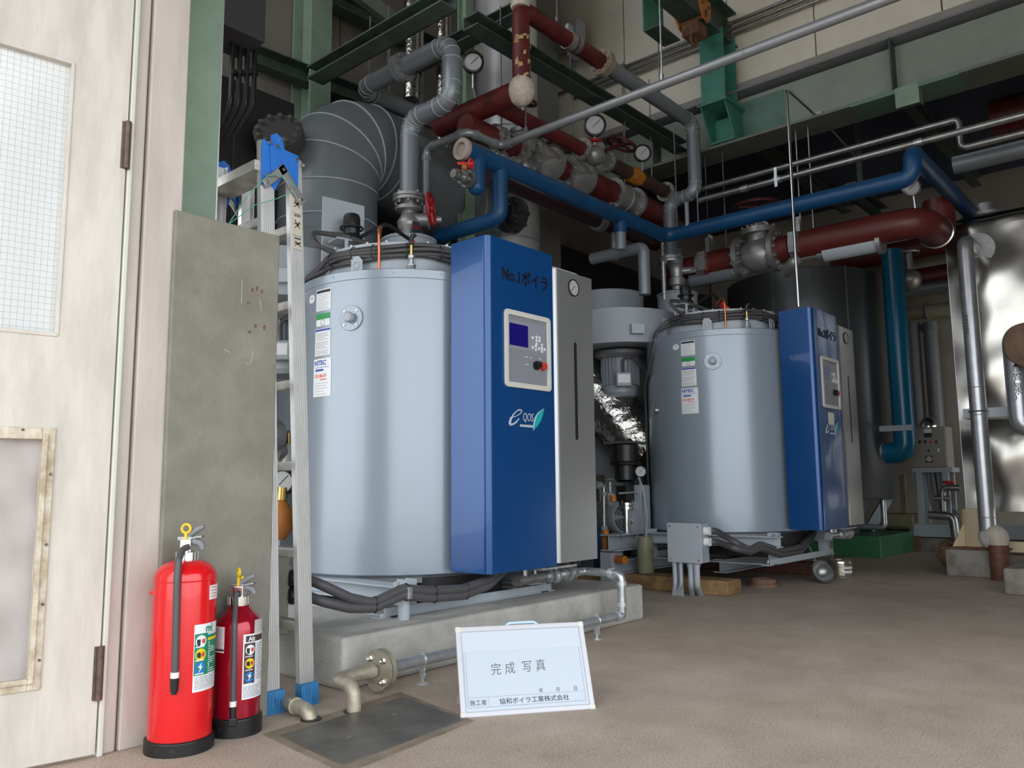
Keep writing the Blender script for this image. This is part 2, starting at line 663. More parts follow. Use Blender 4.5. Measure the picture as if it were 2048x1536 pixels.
# back wall: brown panels, and a dark plinth zone behind the plant
wb = struct(MB().bx(1.2, 11.6, BY + .08, BY + .18, 0, 7).build('wall_back', 'darkwall', None, 0))
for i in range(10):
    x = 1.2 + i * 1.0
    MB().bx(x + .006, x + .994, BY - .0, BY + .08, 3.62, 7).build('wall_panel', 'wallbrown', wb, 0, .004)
wl = MB()
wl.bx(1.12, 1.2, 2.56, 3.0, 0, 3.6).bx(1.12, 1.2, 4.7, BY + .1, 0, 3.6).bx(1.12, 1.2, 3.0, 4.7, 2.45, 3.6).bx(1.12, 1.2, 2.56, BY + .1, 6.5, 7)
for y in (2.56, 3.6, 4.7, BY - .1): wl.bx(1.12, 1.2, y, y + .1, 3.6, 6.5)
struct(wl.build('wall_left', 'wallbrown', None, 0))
# annex beyond the girder
struct(MB().bx(11.4, 11.6, -1.6, BY + .1, 0, 5).build('wall_annex', 'annexwall', None, 0))
rf = MB()
n = 60
for i in range(n):      # corrugated sheet, ridges along Y
    x = GX + .35 + i * (11.5 - GX - .35) / n
    dx = (11.5 - GX - .35) / n
    rf.hexa([(x, -1.6, 4.62), (x + dx * .5, -1.6, 4.66), (x + dx * .5, BY, 4.66), (x, BY, 4.62), (x, -1.6, 4.68), (x + dx * .5, -1.6, 4.72), (x + dx * .5, BY, 4.72), (x, BY, 4.68)])
    rf.hexa([(x + dx * .5, -1.6, 4.66), (x + dx, -1.6, 4.62), (x + dx, BY, 4.62), (x + dx * .5, BY, 4.66), (x + dx * .5, -1.6, 4.72), (x + dx, -1.6, 4.68), (x + dx, BY, 4.68), (x + dx * .5, BY, 4.72)])
struct(rf.build('ceiling_annex', 'roofdark', None, 0))
struct(MB().bx(-1.2, GX + .3, -1.7, BY + .2, 7, 7.15).build('ceiling', 'roofgrey', None, 0))
struct(MB().bx(-1.2, 3.6, -1.75, -1.6, 3.7, 7).bx(3.6, 8.6, -1.75, -1.6, 0, 7).build('wall_front', 'roofgrey', None, 0))  # unseen wall; solid stretch put in to keep light off the cabinet fronts
struct(MB().bx(8.6, 11.6, -1.75, -1.6, 2.6, 5).build('wall_front_annex', 'annexwall', None, 0))  # unseen wall, left open below so daylight reaches the annex
struct(MB().bx(-1.3, -1.2, -1.75, 2.6, 3.9, 7).build('wall_entrance', 'roofgrey', None, 0))

# ---- the door wall at the left
DY = 2.52


def dX(px): return onY(px, 760, DY).x


xa, xb, xc, xd = dX(226), dX(241), dX(270), dX(349)
struct(MB().bx(-1.3, xa - .9, DY + .06, DY + .16, 0, 7).build('wall_entry', 'framepaint', None, 0))
struct(MB().bx(xa - .9, xb, DY + .06, DY + .16, 2.9, 7).build('wall_over_door', 'framepaint', None, 0))
tr = MB().bx(xa + .006, xb, DY - .012, DY + .1, 0, 7).build('trim_1', 'offwhite', None, 0, .004)
struct(tr)
struct(MB().bx(xb + .001, xc - .003, DY + .004, DY + .1, 0, 7).build('trim_2', 'framepaint', None, 0, .006))
struct(MB().bx(xc + .003, xd, DY - .004, DY + .1, 0, 7).build('trim_3', 'framepaint', None, 0, .005))
struct(MB().bx(xc - .012, xc + .012, DY + .02, DY + .09, 0, 7).build('trim_4', 'hinge', None, 0))
# door leaf, hinged at xa, standing a little ajar
HA = radians(9)
dU = V((-cos(HA), sin(HA), 0))
dN = V((-sin(HA), -cos(HA), 0))       # towards the camera
HP = V((xa, DY - .01, 0))


def dl(px, py):
    p = onP(px, py, HP, dN) - HP
    return p.dot(dU), p.z


def leafbox(mb, u0, u1, z0, z1, d0, d1):
    return mb.ob(HP + dU * (u0 + u1) / 2 + V((0, 0, (z0 + z1) / 2)) + dN * (d0 + d1) / 2, dU * (u1 - u0) / 2, dN * (d1 - d0) / 2, V((0, 0, (z1 - z0) / 2)))


gu, gz1 = dl(148, 126)
_, gz0 = dl(113, 671)
pu, pz1 = dl(84, 879)
_, pz0 = dl(90, 1352)
W_ = .88
gu1, pu1 = W_ - gu, W_ - pu
leaf = MB()
DZ = 2.85
tu, tz = dl(176, 8)
leafbox(leaf, 0, gu, .012, DZ, -.04, 0)
leafbox(leaf, gu1, W_, .012, DZ, -.04, 0)
leafbox(leaf, gu, gu1, gz1, tz, -.04, 0)
leafbox(leaf, gu, gu1, DZ - .2, DZ, -.04, 0)
leafbox(leaf, gu, gu1, tz, DZ - .2, -.04, -.015)
leafbox(leaf, gu, gu1, .012, pz0, -.04, 0)
leafbox(leaf, gu, gu1, pz1, gz0, -.04, 0)
leafbox(leaf, gu, pu, pz0, pz1, -.04, 0)
leafbox(leaf, pu1, gu1, pz0, pz1, -.04, 0)
door = struct(leaf.build('door_1', 'doorpaint', None, 0))
g = leafbox(MB(), gu, gu1, gz0, gz1, -.026, -.020).build('glass_pane', 'glass', door, 0)
wm = MB()
k = 0
uu = gu
while uu < gu1:
    wm.cyl(HP + dU * uu + dN * -.018 + V((0, 0, gz0)), HP + dU * uu + dN * -.018 + V((0, 0, gz1)), .00035, n=4)
    uu += .017
zz = gz0
while zz < gz1:
    wm.cyl(HP + dU * gu + dN * -.018 + V((0, 0, zz)), HP + dU * gu1 + dN * -.018 + V((0, 0, zz)), .00035, n=4)
    zz += .019
o = wm.build('wire_mesh', mat('wire_grey', (.38, .40, .40), .5), door, 0)
o['kind'] = 'stuff'
bd = MB()
for (a, b, c, d_) in ((gu - .004, gu + .006, gz0, gz1), (gu, gu1, gz1 - .006, gz1 + .004), (gu, gu1, gz0 - .004, gz0 + .008)):
    leafbox(bd, a, b, c, d_, -.02, .004)
bd.build('glazing_bead', 'doorpaint', door, 0, .002)
# crumpled sheet behind a nailed moulding in the lower panel
cs = MB()
n1, n2 = 26, 34
vs = []
for j in range(n2 + 1):
    for i in range(n1 + 1):
        a, b = i / n1, j / n2
        q = .006 * sin(9 * b * 2 + 3 * a + 2 * sin(5 * a)) * sin(pi * a) + .004 * sin(23 * b + 11 * a) + .003 * sin(31 * a - 17 * b)
        vs.append(HP + dU * (pu + (pu1 - pu) * a) + V((0, 0, pz0 + (pz1 - pz0) * b)) + dN * (-.016 + q))
cs.add(vs, [(j * (n1 + 1) + i, j * (n1 + 1) + i + 1, (j + 1) * (n1 + 1) + i + 1, (j + 1) * (n1 + 1) + i) for j in range(n2) for i in range(n1)])
sheet = cs.build('crumpled_sheet', mat('grey_wrinkled_sheet', (.42, .38, .36), .6, var=.08), door, 60)
for i in range(4):
    w1, w2 = .016, .034
    mo = MB()
    if i == 0: leafbox(mo, pu - w2, pu, pz0 - w2, pz1 + w2, 0, .006); leafbox(mo, pu - w1 * .9, pu, pz0 - w1, pz1 + w1, 0, .014)
    if i == 1: leafbox(mo, pu1, pu1 + w2, pz0 - w2, pz1 + w2, 0, .006); leafbox(mo, pu1, pu1 + w1 * .9, pz0 - w1, pz1 + w1, 0, .014)
    if i == 2: leafbox(mo, pu, pu1, pz1, pz1 + w2, 0, .006); leafbox(mo, pu, pu1, pz1, pz1 + w1 * .9, 0, .013)
    if i == 3: leafbox(mo, pu, pu1, pz0 - w2, pz0, 0, .006); leafbox(mo, pu, pu1, pz0 - w1 * .9, pz0, 0, .013)
    mo.build('moulding', 'moulding', door, 0, .0025)
nl = MB()
for t in (.07, .3, .55, .85):
    p = HP + dU * (pu - .026) + V((0, 0, pz0 + (pz1 - pz0) * t)) + dN * .006
    nl.cyl(p, p + dN * .003, .004, n=10)
nl.cyl(HP + dU * (pu + .05) + V((0, 0, pz1 + .026)) + dN * .006, HP + dU * (pu + .05) + V((0, 0, pz1 + .026)) + dN * .009, .004, n=10)
nl.build('nail', 'hinge', door)
for (pa, pb) in ((245, 338), (1292, 1400)):
    z1, z0 = zat(xa, DY - .01, pa), zat(xa, DY - .01, pb)
    h = MB().cyl(HP + dN * .008 + V((0, 0, z0)), HP + dN * .008 + V((0, 0, z1)), .009, n=10)
    leafbox(h, -.012, .016, z0, z1, -.004, .003)
    h.build('hinge', 'hinge', door)

# ---- concrete panel beside the frame and the green column above it
PY0 = 2.50
px1 = onY(541, 1200, PY0).x
pz = onY(550, 469, PY0).z
pn = MB().bx(xd - .03, px1, PY0, PY0 + .06, 0, pz).build('wall_stub', 'mortar', None, 0, .006)
struct(pn)
for (sx_, sy_, sw, sh) in ((505, 580, 3, 5), (514, 577, 3, 6), (524, 583, 3, 5), (497, 606, 4, 3), (511, 652, 3, 5), (529, 655, 4, 6), (499, 664, 4, 3)):
    q = onY(sx_, sy_, PY0 - .0003)
    MB().prism([(sw * .0017 * cos(k * pi / 4), sh * .0017 * sin(k * pi / 4)) for k in range(8)], q, (1, 0, .2), (0, 0, 1), (0, .0004, 0)).build('rust_stain', mat('rust_stain', (.16, .085, .05), .85, var=.3, vscale=60), pn, 0)
for (xa_, ya_, xb_, yb_) in ((484, 562, 483, 607), (447, 698, 460, 705), (502, 726, 507, 702), (492, 726, 500, 729), (520, 600, 523, 622)):
    MB().bar(onY(xa_, ya_, PY0 - .0003), onY(xb_, yb_, PY0 - .0003), .0016, .0006, (0, 1, 0)).build('scratch', mat('scratch_pale', (.48, .47, .42), .8), pn, 0)
cl = T('steel_column', 'pale green steel column rising behind the grey concrete panel', 'column', (1.45, 2.84, 0))
cx0, cx1 = onY(366, 200, 2.72).x, onY(440, 200, 2.72).x
MB().bx(cx0 - .03, cx1, 2.72, 2.735, 0, 7).build('flange', 'green', cl, 0, .002)
MB().bx(cx0 - .03, cx1, 2.90, 2.915, 0, 7).build('flange', 'green', cl, 0, .002)
MB().bx((cx0 + cx1) / 2 - .02, (cx0 + cx1) / 2 - .01, 2.735, 2.90, 0, 7).build('web', 'green', cl, 0)
MB().bx(cx1 - .008, cx1 + .012, 2.735, 2.76, 0, 7).build('corner_strip', 'galvline', cl, 0)

# ---- dark switch box and conduits behind the column
bx0 = onY(452, 60, 4.2)
bx1 = onY(530, 85, 4.2)
sb = T('switch_box', 'dark grey switch box high on the wall behind the green column', 'box', (bx0.x, 4.2, bx1.z))
MB().bx(bx0.x - .2, bx1.x, 4.2, 4.5, bx1.z, bx1.z + 1.0).build('box_body', mat('dark_grey_box', (.06, .06, .062), .5), sb, 0, .004)
for i in range(4):
    p0 = onY(466 + i * 15, 75, 4.35)
    t = MB().pipe(walk(p0, ('Z', 466 + i * 13, 215)) + [onY(455 + i * 13, 262, 4.4) + V((0, .15, 0))], .016, 10, .15)
    t.build('conduit_tube', 'black', sb)
cz = MB()
for i in range(4):
    p = onY(466 + i * 14.4, 150, 4.35)
    cz.cyl(p, p + V((0, 0, .03)), .022, n=10)
cz.build('coupling', 'black', sb)

dh = onY(520, 230, 5.0)  # housing is added: the shadow under the wall rail as a black block
dho = T('shade_block', 'black block added as the shadow behind the ladder top', 'housing', (dh.x, 5.0, 0))
MB().bx(onY(430, 200, 5.0).x, onY(590, 250, 5.0).x, 5.0, 5.5, .0, onY(520, 178, 5.0).z).build('housing', mat('shade_black', (.016, .016, .017), .6), dho, 0, .02)
MB().bx(onY(470, 200, 4.98).x, onY(560, 250, 4.98).x, 4.98, 5.0, 1.0, onY(520, 200, 5.0).z).build('shade_panel', mat('shade_black', (.016, .016, .017), .6), dho, 0, .006)
# ---- back left column and beams
bc = T('back_column', 'pale green steel column against the brown back wall', 'column', (4.3, BY - .2, 0))
ba, bb = onY(622, 100, BY - .3).x, onY(663, 100, BY - .3).x
MB().bx(ba, bb, BY - .3, BY - .28, 0, 7).build('flange', 'green', bc, 0)
MB().bx(ba, bb, BY - .04, BY - .02, 0, 7).build('flange', 'green', bc, 0)
MB().bx((ba + bb) / 2 - .012, (ba + bb) / 2 + .012, BY - .28, BY - .04, 0, 7).build('web', 'green', bc, 0)


def chan_beam(name, label, p0, p1, h, d, m, lip=None, parts=True):
    """rolled channel: web and two flanges as parts"""
    p0, p1 = V(p0), V(p1)
    ax = (p1 - p0).normalized()
    sx = ax.cross(V((0, 0, 1))).normalized()
    b = T(name, label, 'beam', (p0 + p1) / 2)
    MB().bar(p0, p1, .012, h).build('web', m, b, 0)
    for s in (1, -1):
        c = V((0, 0, s * (h / 2 - .006))) + sx * d / 2
        MB().bar(p0 + c, p1 + c, d, .012).build('flange', m, b, 0)
    return b


def hbeam(name, label, p0, p1, h, wd, m, tf=.015, tw=.01, cat='beam'):
    p0, p1 = V(p0), V(p1)
    b = T(name, label, cat, (p0 + p1) / 2)
    MB().bar(p0, p1, tw, h - 2 * tf).build('web', m, b, 0)
    for s in (1, -1):
        c = V((0, 0, s * (h / 2 - tf / 2)))
        MB().bar(p0 + c, p1 + c, wd, tf).build('flange', m, b, 0)
    return b


# crane girder along the right-hand side
gr = T('crane_girder', 'long grey-green steel girder below the beige wall panels', 'girder', (GX, 2, GB))
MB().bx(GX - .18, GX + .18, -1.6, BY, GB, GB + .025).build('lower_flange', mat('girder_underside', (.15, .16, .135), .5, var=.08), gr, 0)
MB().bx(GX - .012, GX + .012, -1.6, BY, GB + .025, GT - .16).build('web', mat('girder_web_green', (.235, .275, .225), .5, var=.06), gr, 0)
MB().bx(GX - .13, GX + .13, -1.6, BY, GT - .13, GT - .112).build('upper_flange', 'midgrey', gr, 0)
MB().bx(GX - .03, GX + .05, -1.6, BY, GT - .112, GT).build('rail', mat('wall_foot_angle', (.30, .27, .24), .6, var=.08), gr, 0, .004)
for pxx in (1312, 1786):
    yy = onX(pxx, 150 if pxx > 1500 else 320, GX - .1).y
    MB().bx(GX - .15, GX - .012, yy - .006, yy + .006, GB + .025, GT - .13).build('stiffener', 'dgreen', gr, 0)
lp = onX(1820, 195, GX - .1)
MB().bx(GX - .19, GX - .18, lp.y - .09, lp.y + .09, GB - .14, GB + .03).bx(GX - .18, GX - .06, lp.y - .09, lp.y - .08, GB - .12, GB).build('lug', 'green', gr, 0)
MB().bx(GX - .182, GX + .14, lp.y - .38, lp.y + .45, GB - .008, GB + .027).build('patch_plate', mat('fresh_green_patch', (.12, .20, .15), .5), gr, 0)
# teal bracket with stub column carrying the crane beam
bk = T('crane_bracket', 'teal green bracket and stub column bolted to the girder', 'bracket', (GX - .2, onX(1440, 250, GX - .2).y, GB))
by0, by1 = onX(1449, 140, GX - .35).y, onX(1402, 155, GX - .35).y
tz0 = onX(1430, 205, GX - .35).z
cz1 = onX(1430, 60, GX - .35).z
MB().bx(GX - .36, GX - .345, by0, by1, tz0, cz1).build('stub_flange', 'teal', bk, 0)
MB().bx(GX - .345, GX - .10, (by0 + by1) / 2 - .008, (by0 + by1) / 2 + .008, tz0, cz1).build('stub_web', 'teal', bk, 0)
MB().bx(GX - .11, GX - .095, by0, by1, tz0, cz1).build('stub_flange', 'teal', bk, 0)
MB().bx(GX - .40, GX - .0, by0 - .03, by1 + .03, tz0 - .02, tz0).build('seat_plate', 'teal', bk, 0)
for yy in (by0 + .0, by1 - .0):
    MB().prism([(-.38, 0), (-.012, 0), (-.012, -(tz0 - GB - .06)), (-.20, -(tz0 - GB - .06))], (GX, yy - .006, tz0 - .02), (1, 0, 0), (0, 0, 1), (0, .012, 0)).build('gusset', 'teal', bk, 0)
MB().bx(GX - .20, GX - .012, by0, by1, GB + .03, GB + .05).build('foot_plate', 'teal', bk, 0)
MB().bx(GX - .1, GX - .09, by0, by1, GB + .05, GB + .3).build('back_plate', 'teal', bk, 0)
MB().bx(GX - .014, GX - .0135, by0 - .42, by1 + .1, GB + .03, GT - .2).build('painted_patch', mat('teal_touch_up', (.10, .19, .15), .5, var=.2), bk, 0)
# crane beam running toward the camera side along X, high up
cz2 = cz1 - .16
q1 = onX(1436, 95, GX - .25)
yb = (by0 + by1) / 2
cb = hbeam('crane_beam', 'dark green overhead crane beam with orange trolley on its flange', (3.0, yb, cz1 + .13), (GX + .0, yb, cz1 + .13), .36, .2, 'dgreen')
tl = T('crane_trolley', 'orange chain trolley clamped under the dark green crane beam', 'trolley', onY(1408, 20, yb))
tp = onY(1408, 18, yb - .12)
MB().prism([(-.11, .10), (-.09, -.02), (-.03, -.10), (.05, -.12), (.10, -.04), (.11, .10)], (tp.x, yb - .135, tp.z), (1, 0, 0), (0, 0, 1), (0, .02, 0)).build('side_plate', 'orange', tl, 0, .004)
MB().prism([(-.11, .10), (-.09, -.02), (-.03, -.10), (.05, -.12), (.10, -.04), (.11, .10)], (tp.x, yb + .115, tp.z), (1, 0, 0), (0, 0, 1), (0, .02, 0)).build('side_plate', 'orange', tl, 0, .004)
MB().cyl((tp.x, yb - .14, tp.z - .06), (tp.x, yb + .14, tp.z - .06), .025).bolts((tp.x, yb - .135, tp.z + .03), (0, -1, 0), .06, 4, .014, .012).build('axle', 'rust', tl)
MB().bx(tp.x - .06, tp.x + .12, yb - .08, yb + .08, tp.z - .22, tp.z - .10).torus((tp.x, yb, tp.z - .25), (0, 1, 0), .05, .016).build('hook_block', 'rust', tl, 40, .01)
# short teal cleat hanging on the crane beam
ct = onY(1307, 42, yb + .1)
hb = T('beam_cleat', 'short teal angle cleat under the crane beam, left of the trolley', 'bracket', ct)
MB().bx(ct.x - .16, ct.x + .17, yb + .1, yb + .112, ct.z - .16, ct.z + .2).build('plate', 'teal', hb, 0)
MB().bx(ct.x - .16, ct.x + .17, yb - .06, yb + .1, ct.z - .17, ct.z - .158).build('ledge', 'dgreen', hb, 0)

# hanging support frames (channels) for the pipework
A1 = onX(1350, 300, 6.9)
A0 = onY(927, 49, A1.y)
chan_beam('pipe_support_channel', 'long dark green channel running from the chimney to the girder', A0, A1, .10, .14, 'dgreen')
B0 = onY(655, 158, BY - .35)
chan_beam('pipe_support_channel', 'dark channel sloping up from the back column above the grey elbow duct', onY(645, 158, 4.9), step(onY(645, 158, 4.9), 'Y', 905, -10), .10, .14, 'dgreen')
q = onX(860, 125, 4.55)
chan_beam('pipe_support_channel', 'dark channel crossing between grey steam pipe and chimney', step(q, 'Y', 800, 150), step(q, 'Y', 1050, 33), .10, .13, 'dgreen')
q = onY(720, 150, BY - .15)
chan_beam('wall_rail', 'dark green rail high on the brown back wall', onY(660, 4, BY - .12), onY(960, 150, BY - .12), .17, .12, 'dgreen')
chan_beam('wall_rail', 'lower dark rail on the back wall behind the elbow duct', onY(500, 118, BY - .12), onY(800, 232, BY - .12), .16, .12, 'dgreen')
chan_beam('roof_brace', 'pale green diagonal brace reaching to the roof above the elbow duct', onY(820, 62, BY - .3), onY(715, -20, BY - .9), .13, .06, 'green')
# conduits along the right wall
ys0, ys1 = onX(1165, 178, GX).y, -1.5
cr = T('wall_conduits', 'three thin parallel conduits with clamps running along the beige wall', 'conduit', (GX, 2, 5))
zc = onX(1378, 96, GX).z
for i in range(3):
    MB().cyl((GX - .03, ys0 + (.1 if i else .6), zc + .06 - i * .062), (GX - .03, ys1, zc + .06 - i * .062), .017, n=10).build('conduit_tube', 'steel', cr)
for pxx in (1250, 1460, 1700):
    yy = onX(pxx, 120, GX).y
    MB().bx(GX - .055, GX + .02, yy - .02, yy + .02, zc - .09, zc + .09).build('clamp', 'dgreen', cr, 0)
# wall lamp box with curved cord
lb = onX(1150, 82, GX - .3)
wlmp = T('wall_floodlight', 'small grey floodlight with curved cable on the beige wall', 'lamp', lb)
MB().bx(lb.x - .10, lb.x + .06, lb.y - .11, lb.y + .05, lb.z - .20, lb.z + .19).build('housing', 'greylit', wlmp, 0, .02)
MB().bx(lb.x + .06, lb.x + .32, lb.y - .04, lb.y + .02, lb.z - .03, lb.z + .03).build('arm', 'midgrey', wlmp, 0)
fn = MB()
for i in range(6): fn.bx(lb.x - .09, lb.x + .05, lb.y + .05 + i * .035, lb.y + .062 + i * .035, lb.z - .04, lb.z + .1)
fn.build('cooling_fins', 'midgrey', wlmp, 0)
p = [onX(1146, 112, GX - .12), onX(1147, 145, GX - .08), onX(1160, 168, GX - .04), onX(1185, 168, GX - .03), onX(1230, 150, GX - .03)]
MB().pipe(p, .02, 10, .12).build('cable', 'midgrey', wlmp)

# ================================================================== PLINTHS
PX0, PX1, PYF, PZ = 1.945, 4.05, 2.571, .196
pl = T('concrete_plinth', 'pale concrete plinth carrying the nearer boiler', 'plinth', (3, 3.4, 0))
MB().bx(PX0, PX1, PYF, 4.6, 0, PZ).build('plinth_body', 'concrete', pl, 0, .018, 3)
sl1 = MB().bx(5.18, 5.39, 2.617, 4.3, 0, .103).build('concrete_sleeper', 'ochre', None, 0, .012)
tag(sl1, 'low ochre-stained concrete sleeper behind the grey junction box', 'plinth')
sl2 = MB().bx(6.75, 6.95, 2.62, 4.3, 0, .103).build('concrete_sleeper', 'brownpaint', None, 0, .012)
tag(sl2, 'short rust-brown sleeper behind the ladle', 'plinth')
HB = .1
HS = onZ(1440, 1146, .103)
hbeam('skid_beam', 'front grey steel beam lying on the ochre sleeper under the farther boiler', (HS.x, HS.y, .103 + HB / 2), (6.95, HS.y, .103 + HB / 2), HB, .1, 'greypaint', .009, .007)
hbeam('skid_beam', 'rear grey steel beam under the farther boiler, behind the cloudy jar', (5.19, 3.50, .103 + HB / 2), (6.95, 3.50, .103 + HB / 2), HB, .1, 'greypaint', .009, .007)

# ================================================================== BOILERS
R, H = .60, 1.525
C1, C2 = V((3.03, 3.46, .33)), V((6.08, 3.05, .40))
OFF = V((-.13, -.12, .015))
F1, F2 = C1 + OFF, C2 + OFF      # datum points of the frames


def boiler(no, C, label, base_z):
    B = T('steam_boiler', label, 'boiler', (C.x, C.y, base_z))
    A = C + OFF
    cx, cy, zb = A

    def loc(p): return V(p) + (C - C1)
    # shell
    sh = MB().lathe([(.02, 0), (R - .02, 0), (R, .012), (R, H - .05), (R + .003, H - .046), (R + .003, H - .004), (R - .004, H), (R - .03, H), (.02, H - .002)], C, n=96).build('shell', 'shell', B, 30)
    sc = MB()
    for a in (150, 190, 222, 245): sc.sph(C + V((cos(radians(a)), sin(radians(a)), 0)) * (R + .003) + V((0, 0, H - .022)), .005, 8, 6)
    each(sc, 'screw', 'galv', sh)
    # lid drum with flange
    LR = .44
    lid = MB().lathe([(LR, 0), (LR, .16), (LR + .03, .162), (LR + .03, .177), (LR - .02, .179), (.02, .185)], C + V((0, 0, H)), n=64).build('lid', 'greylit', B, 30)
    bl = MB()
    bl.bolts(C + V((0, 0, H + .178)), (0, 0, 1), LR + .01, 26, .008, .012)
    each(bl, 'lid_bolt', 'galv', lid)
    # air inlet box to the fan behind
    ib = MB().prism([(-.30, .30), (-.42, .62), (-.40, 1.0), (.10, 1.0), (.12, .62), (.06, .36)], C + V((0, 0, H + .0)), (1, 0, 0), (0, 1, 0), (0, 0, .2)).build('inlet_duct', 'greypaint', B, 30, .012)
    # lifting lugs
    for a in (196, 262):
        d = V((cos(radians(a)), sin(radians(a)), 0))
        t = V((-d.y, d.x, 0))
        b = C + d * .485 + V((0, 0, H))
        lg = MB()
        n = 12
        o1 = [(-.035, 0), (.035, 0), (.035, .085), (.012, .11), (-.035, .11)]
        lg.prism(o1, b - d * .004, t, (0, 0, 1), d * .008)
        lg.torus(b + V((0, 0, .062)) + d * .005, d, .019, .005, 16, 6)
        lg.build('lifting_lug', 'greylit', B, 30)
    # sight port
    a = radians(201)
    d = V((cos(a), sin(a), 0))
    z = zat(C1.x + R * d.x, C1.y + R * d.y, 636) - C1.z
    b = C + d * (R - .004) + V((0, 0, z))
    sp = MB().cyl(b - d * .01, b + d * .010, .066, n=36).build('sight_port', 'shell', B, 30, .002)
    each(MB().bolts(b + d * .008, d, .05, 4, .006, .006, pi / 4), 'bolt', 'galv', sp)
    MB().cyl(b + d * .008, b + d * .03, .022, n=16).lathe([(.026, .022), (.028, .032), (.022, .044), (.01, .048)], b, d, 18).build('knob', 'greylit', sp)
    # small plug low on the left
    a2 = radians(150)
    d2 = V((cos(a2), sin(a2), 0))
    MB().lathe([(.022, 0), (.022, .02), (.016, .03), (.005, .034)], C + d2 * R + V((0, 0, H * .62)), d2, 14).build('plug', 'galv', B)
    # stickers
    ac = radians(183)

    def zz(py): return zat(C1.x + R * cos(ac), C1.y + R * sin(ac), py) - C1.z

    def stick(name, w, y0, y1, m, da=0):
        h = w / 2 / R
        return MB().patch(C, R + .0006, ac + da - h, ac + da + h, zz(y1), zz(y0)).build(name, m, B, 30)

    def strip(par, name, x0, x1, y0, y1, m, w, lift=.002):
        MB().patch(C, R + lift, ac - w / 2 / R + x0 * w / R, ac - w / 2 / R + x1 * w / R, zz(y1), zz(y0), .0004, 6).build(name, m, par, 30)

    def lines(par, x0, x1, ys, h, m, w, name='print'):
        mb = MB()
        for i, y in enumerate(ys):
            xe = x1 - (x1 - x0) * (.0, .12, .05, .3, .08)[i % 5]
            xx = x0
            rr = random.Random(i + int(y))
            while xx < xe:
                l = rr.uniform(.04, .13)
                mb.patch(C, R + .002, ac - w / 2 / R + xx * w / R, ac - w / 2 / R + min(xe, xx + l) * w / R, zz(y + h), zz(y), .0003, 2)
                xx += l + .022
        mb.build(name, m, par, 30)
    w1 = .116
    s = stick('spec_sticker', w1, 578, 621, 'white')
    strip(s, 'header_band', .04, .96, 580, 585.5, 'ink', w1)
    lines(s, .08, .9, [589, 593, 597, 601, 605, 609, 613, 617], 1.0, 'inkgrey', w1)
    s = stick('inspection_sticker', .108, 627, 652, 'white')
    strip(s, 'green_band', .0, 1, 627, 638.5, 'gstick', .108)
    q = C + V((0, 0, 0))
    mb = MB()
    for k in range(20):
        a0, a1 = 2 * pi * k / 20, 2 * pi * (k + 1) / 20
        for_ = []
    for k in range(20):
        t = 2 * pi * k / 20
        t2 = 2 * pi * (k + 1) / 20
        P4 = []
        for rr, tt in ((.013, t), (.017, t), (.017, t2), (.013, t2)):
            an = ac + (rr * cos(tt)) / R
            P4.append(C + V((cos(an) * (R + .0022), sin(an) * (R + .0022), zz(645) + rr * sin(tt))))
        mb.add(P4, [(0, 1, 2, 3)])
    mb.build('ring_mark', 'inkgrey', s, 0)
    lines(s, .22, .8, [630.5, 633.5], 1.3, 'extgreen', .108)
    s = stick('notice_sticker', .122, 657, 711, 'white')
    strip(s, 'header_band', .02, .98, 658, 662, 'bstick', .122)
    lines(s, .08, .92, [666, 669, 672, 675, 678.5, 684, 687, 690, 693, 696, 701, 704, 707], 1.1, 'inkgrey', .122)
    s = stick('maker_sticker', .138, 717, 793, 'white')
    curved_txt('lettering', 'NTEC', .034, 'bstick', s, C, R + .0018, ac - .062 / R, zz(730), 1.1, .0012)
    lines(s, .12, .9, [734], 1.2, 'bstick', .138)
    strip(s, 'blue_bar', .12, .6, 738, 742, 'bstick', .138)
    curved_txt('phone_number', '0120-288-674', .026, 'rstick', s, C, R + .0018, ac - .058 / R, zz(755), .63, .0006)
    lines(s, .4, .78, [758], 2.2, 'rstick', .138, 'red_print')
    lines(s, .12, .85, [766, 771, 776, 782, 788], .9, 'inkgrey', .138)
    mb = MB()
    for k in range(24):
        t, t2 = 2 * pi * k / 24, 2 * pi * (k + 1) / 24
        P3 = []
        for rr, tt in ((0, t), (1, t), (1, t2)):
            an = ac - .105 / R + (rr * .03 * cos(tt)) / R
            P3.append(C + V((cos(an) * (R + .0012), sin(an) * (R + .0012), zz(592) + rr * .023 * sin(tt))))
        mb.add(P3, [(0, 1, 2)])
    s = mb.build('round_sticker', 'white', B, 0)
    curved_txt('lettering', 'イタA', .016, 'inkgrey', s, C, R + .0018, ac - (.105 + .017) / R, zz(593), .75)
    # fittings on the lid
    a = radians(231)
    d = V((cos(a), sin(a), 0))
    b = C + d * .50 + V((0, 0, H))
    MB().lathe([(.032, -.005), (.034, .012), (.024, .03), (.024, .045), (.014, .05), (.012, .075), (.018, .08), (.018, .095), (.008, .1)], b, n=16).build('nozzle', 'galv', B)
    MB().cyl(b + V((0, 0, .09)), b + V((0, 0, .15)), .009, n=10).build('nozzle_stem', 'brass', B)
    MB().pipe([b + V((0, 0, .15)), b + V((0, 0, .19)), b + V((.01, -.02, .21))], .012, 10, .02).build('nozzle_cap', 'black', B)
    a = radians(212)
    d = V((cos(a), sin(a), 0))
    b = C + d * .505
    MB().pipe([b + V((0, 0, H - .01)), b + V((0, 0, H + .12)), b + V((-.005, .0, H + .24)), b + V((.05, .05, H + .275)), b + V((.1, .12, H + .24))], .008, 10, .05).build('copper_tube', 'copper', B)
    # cable loom draped round the lid
    lm = MB()
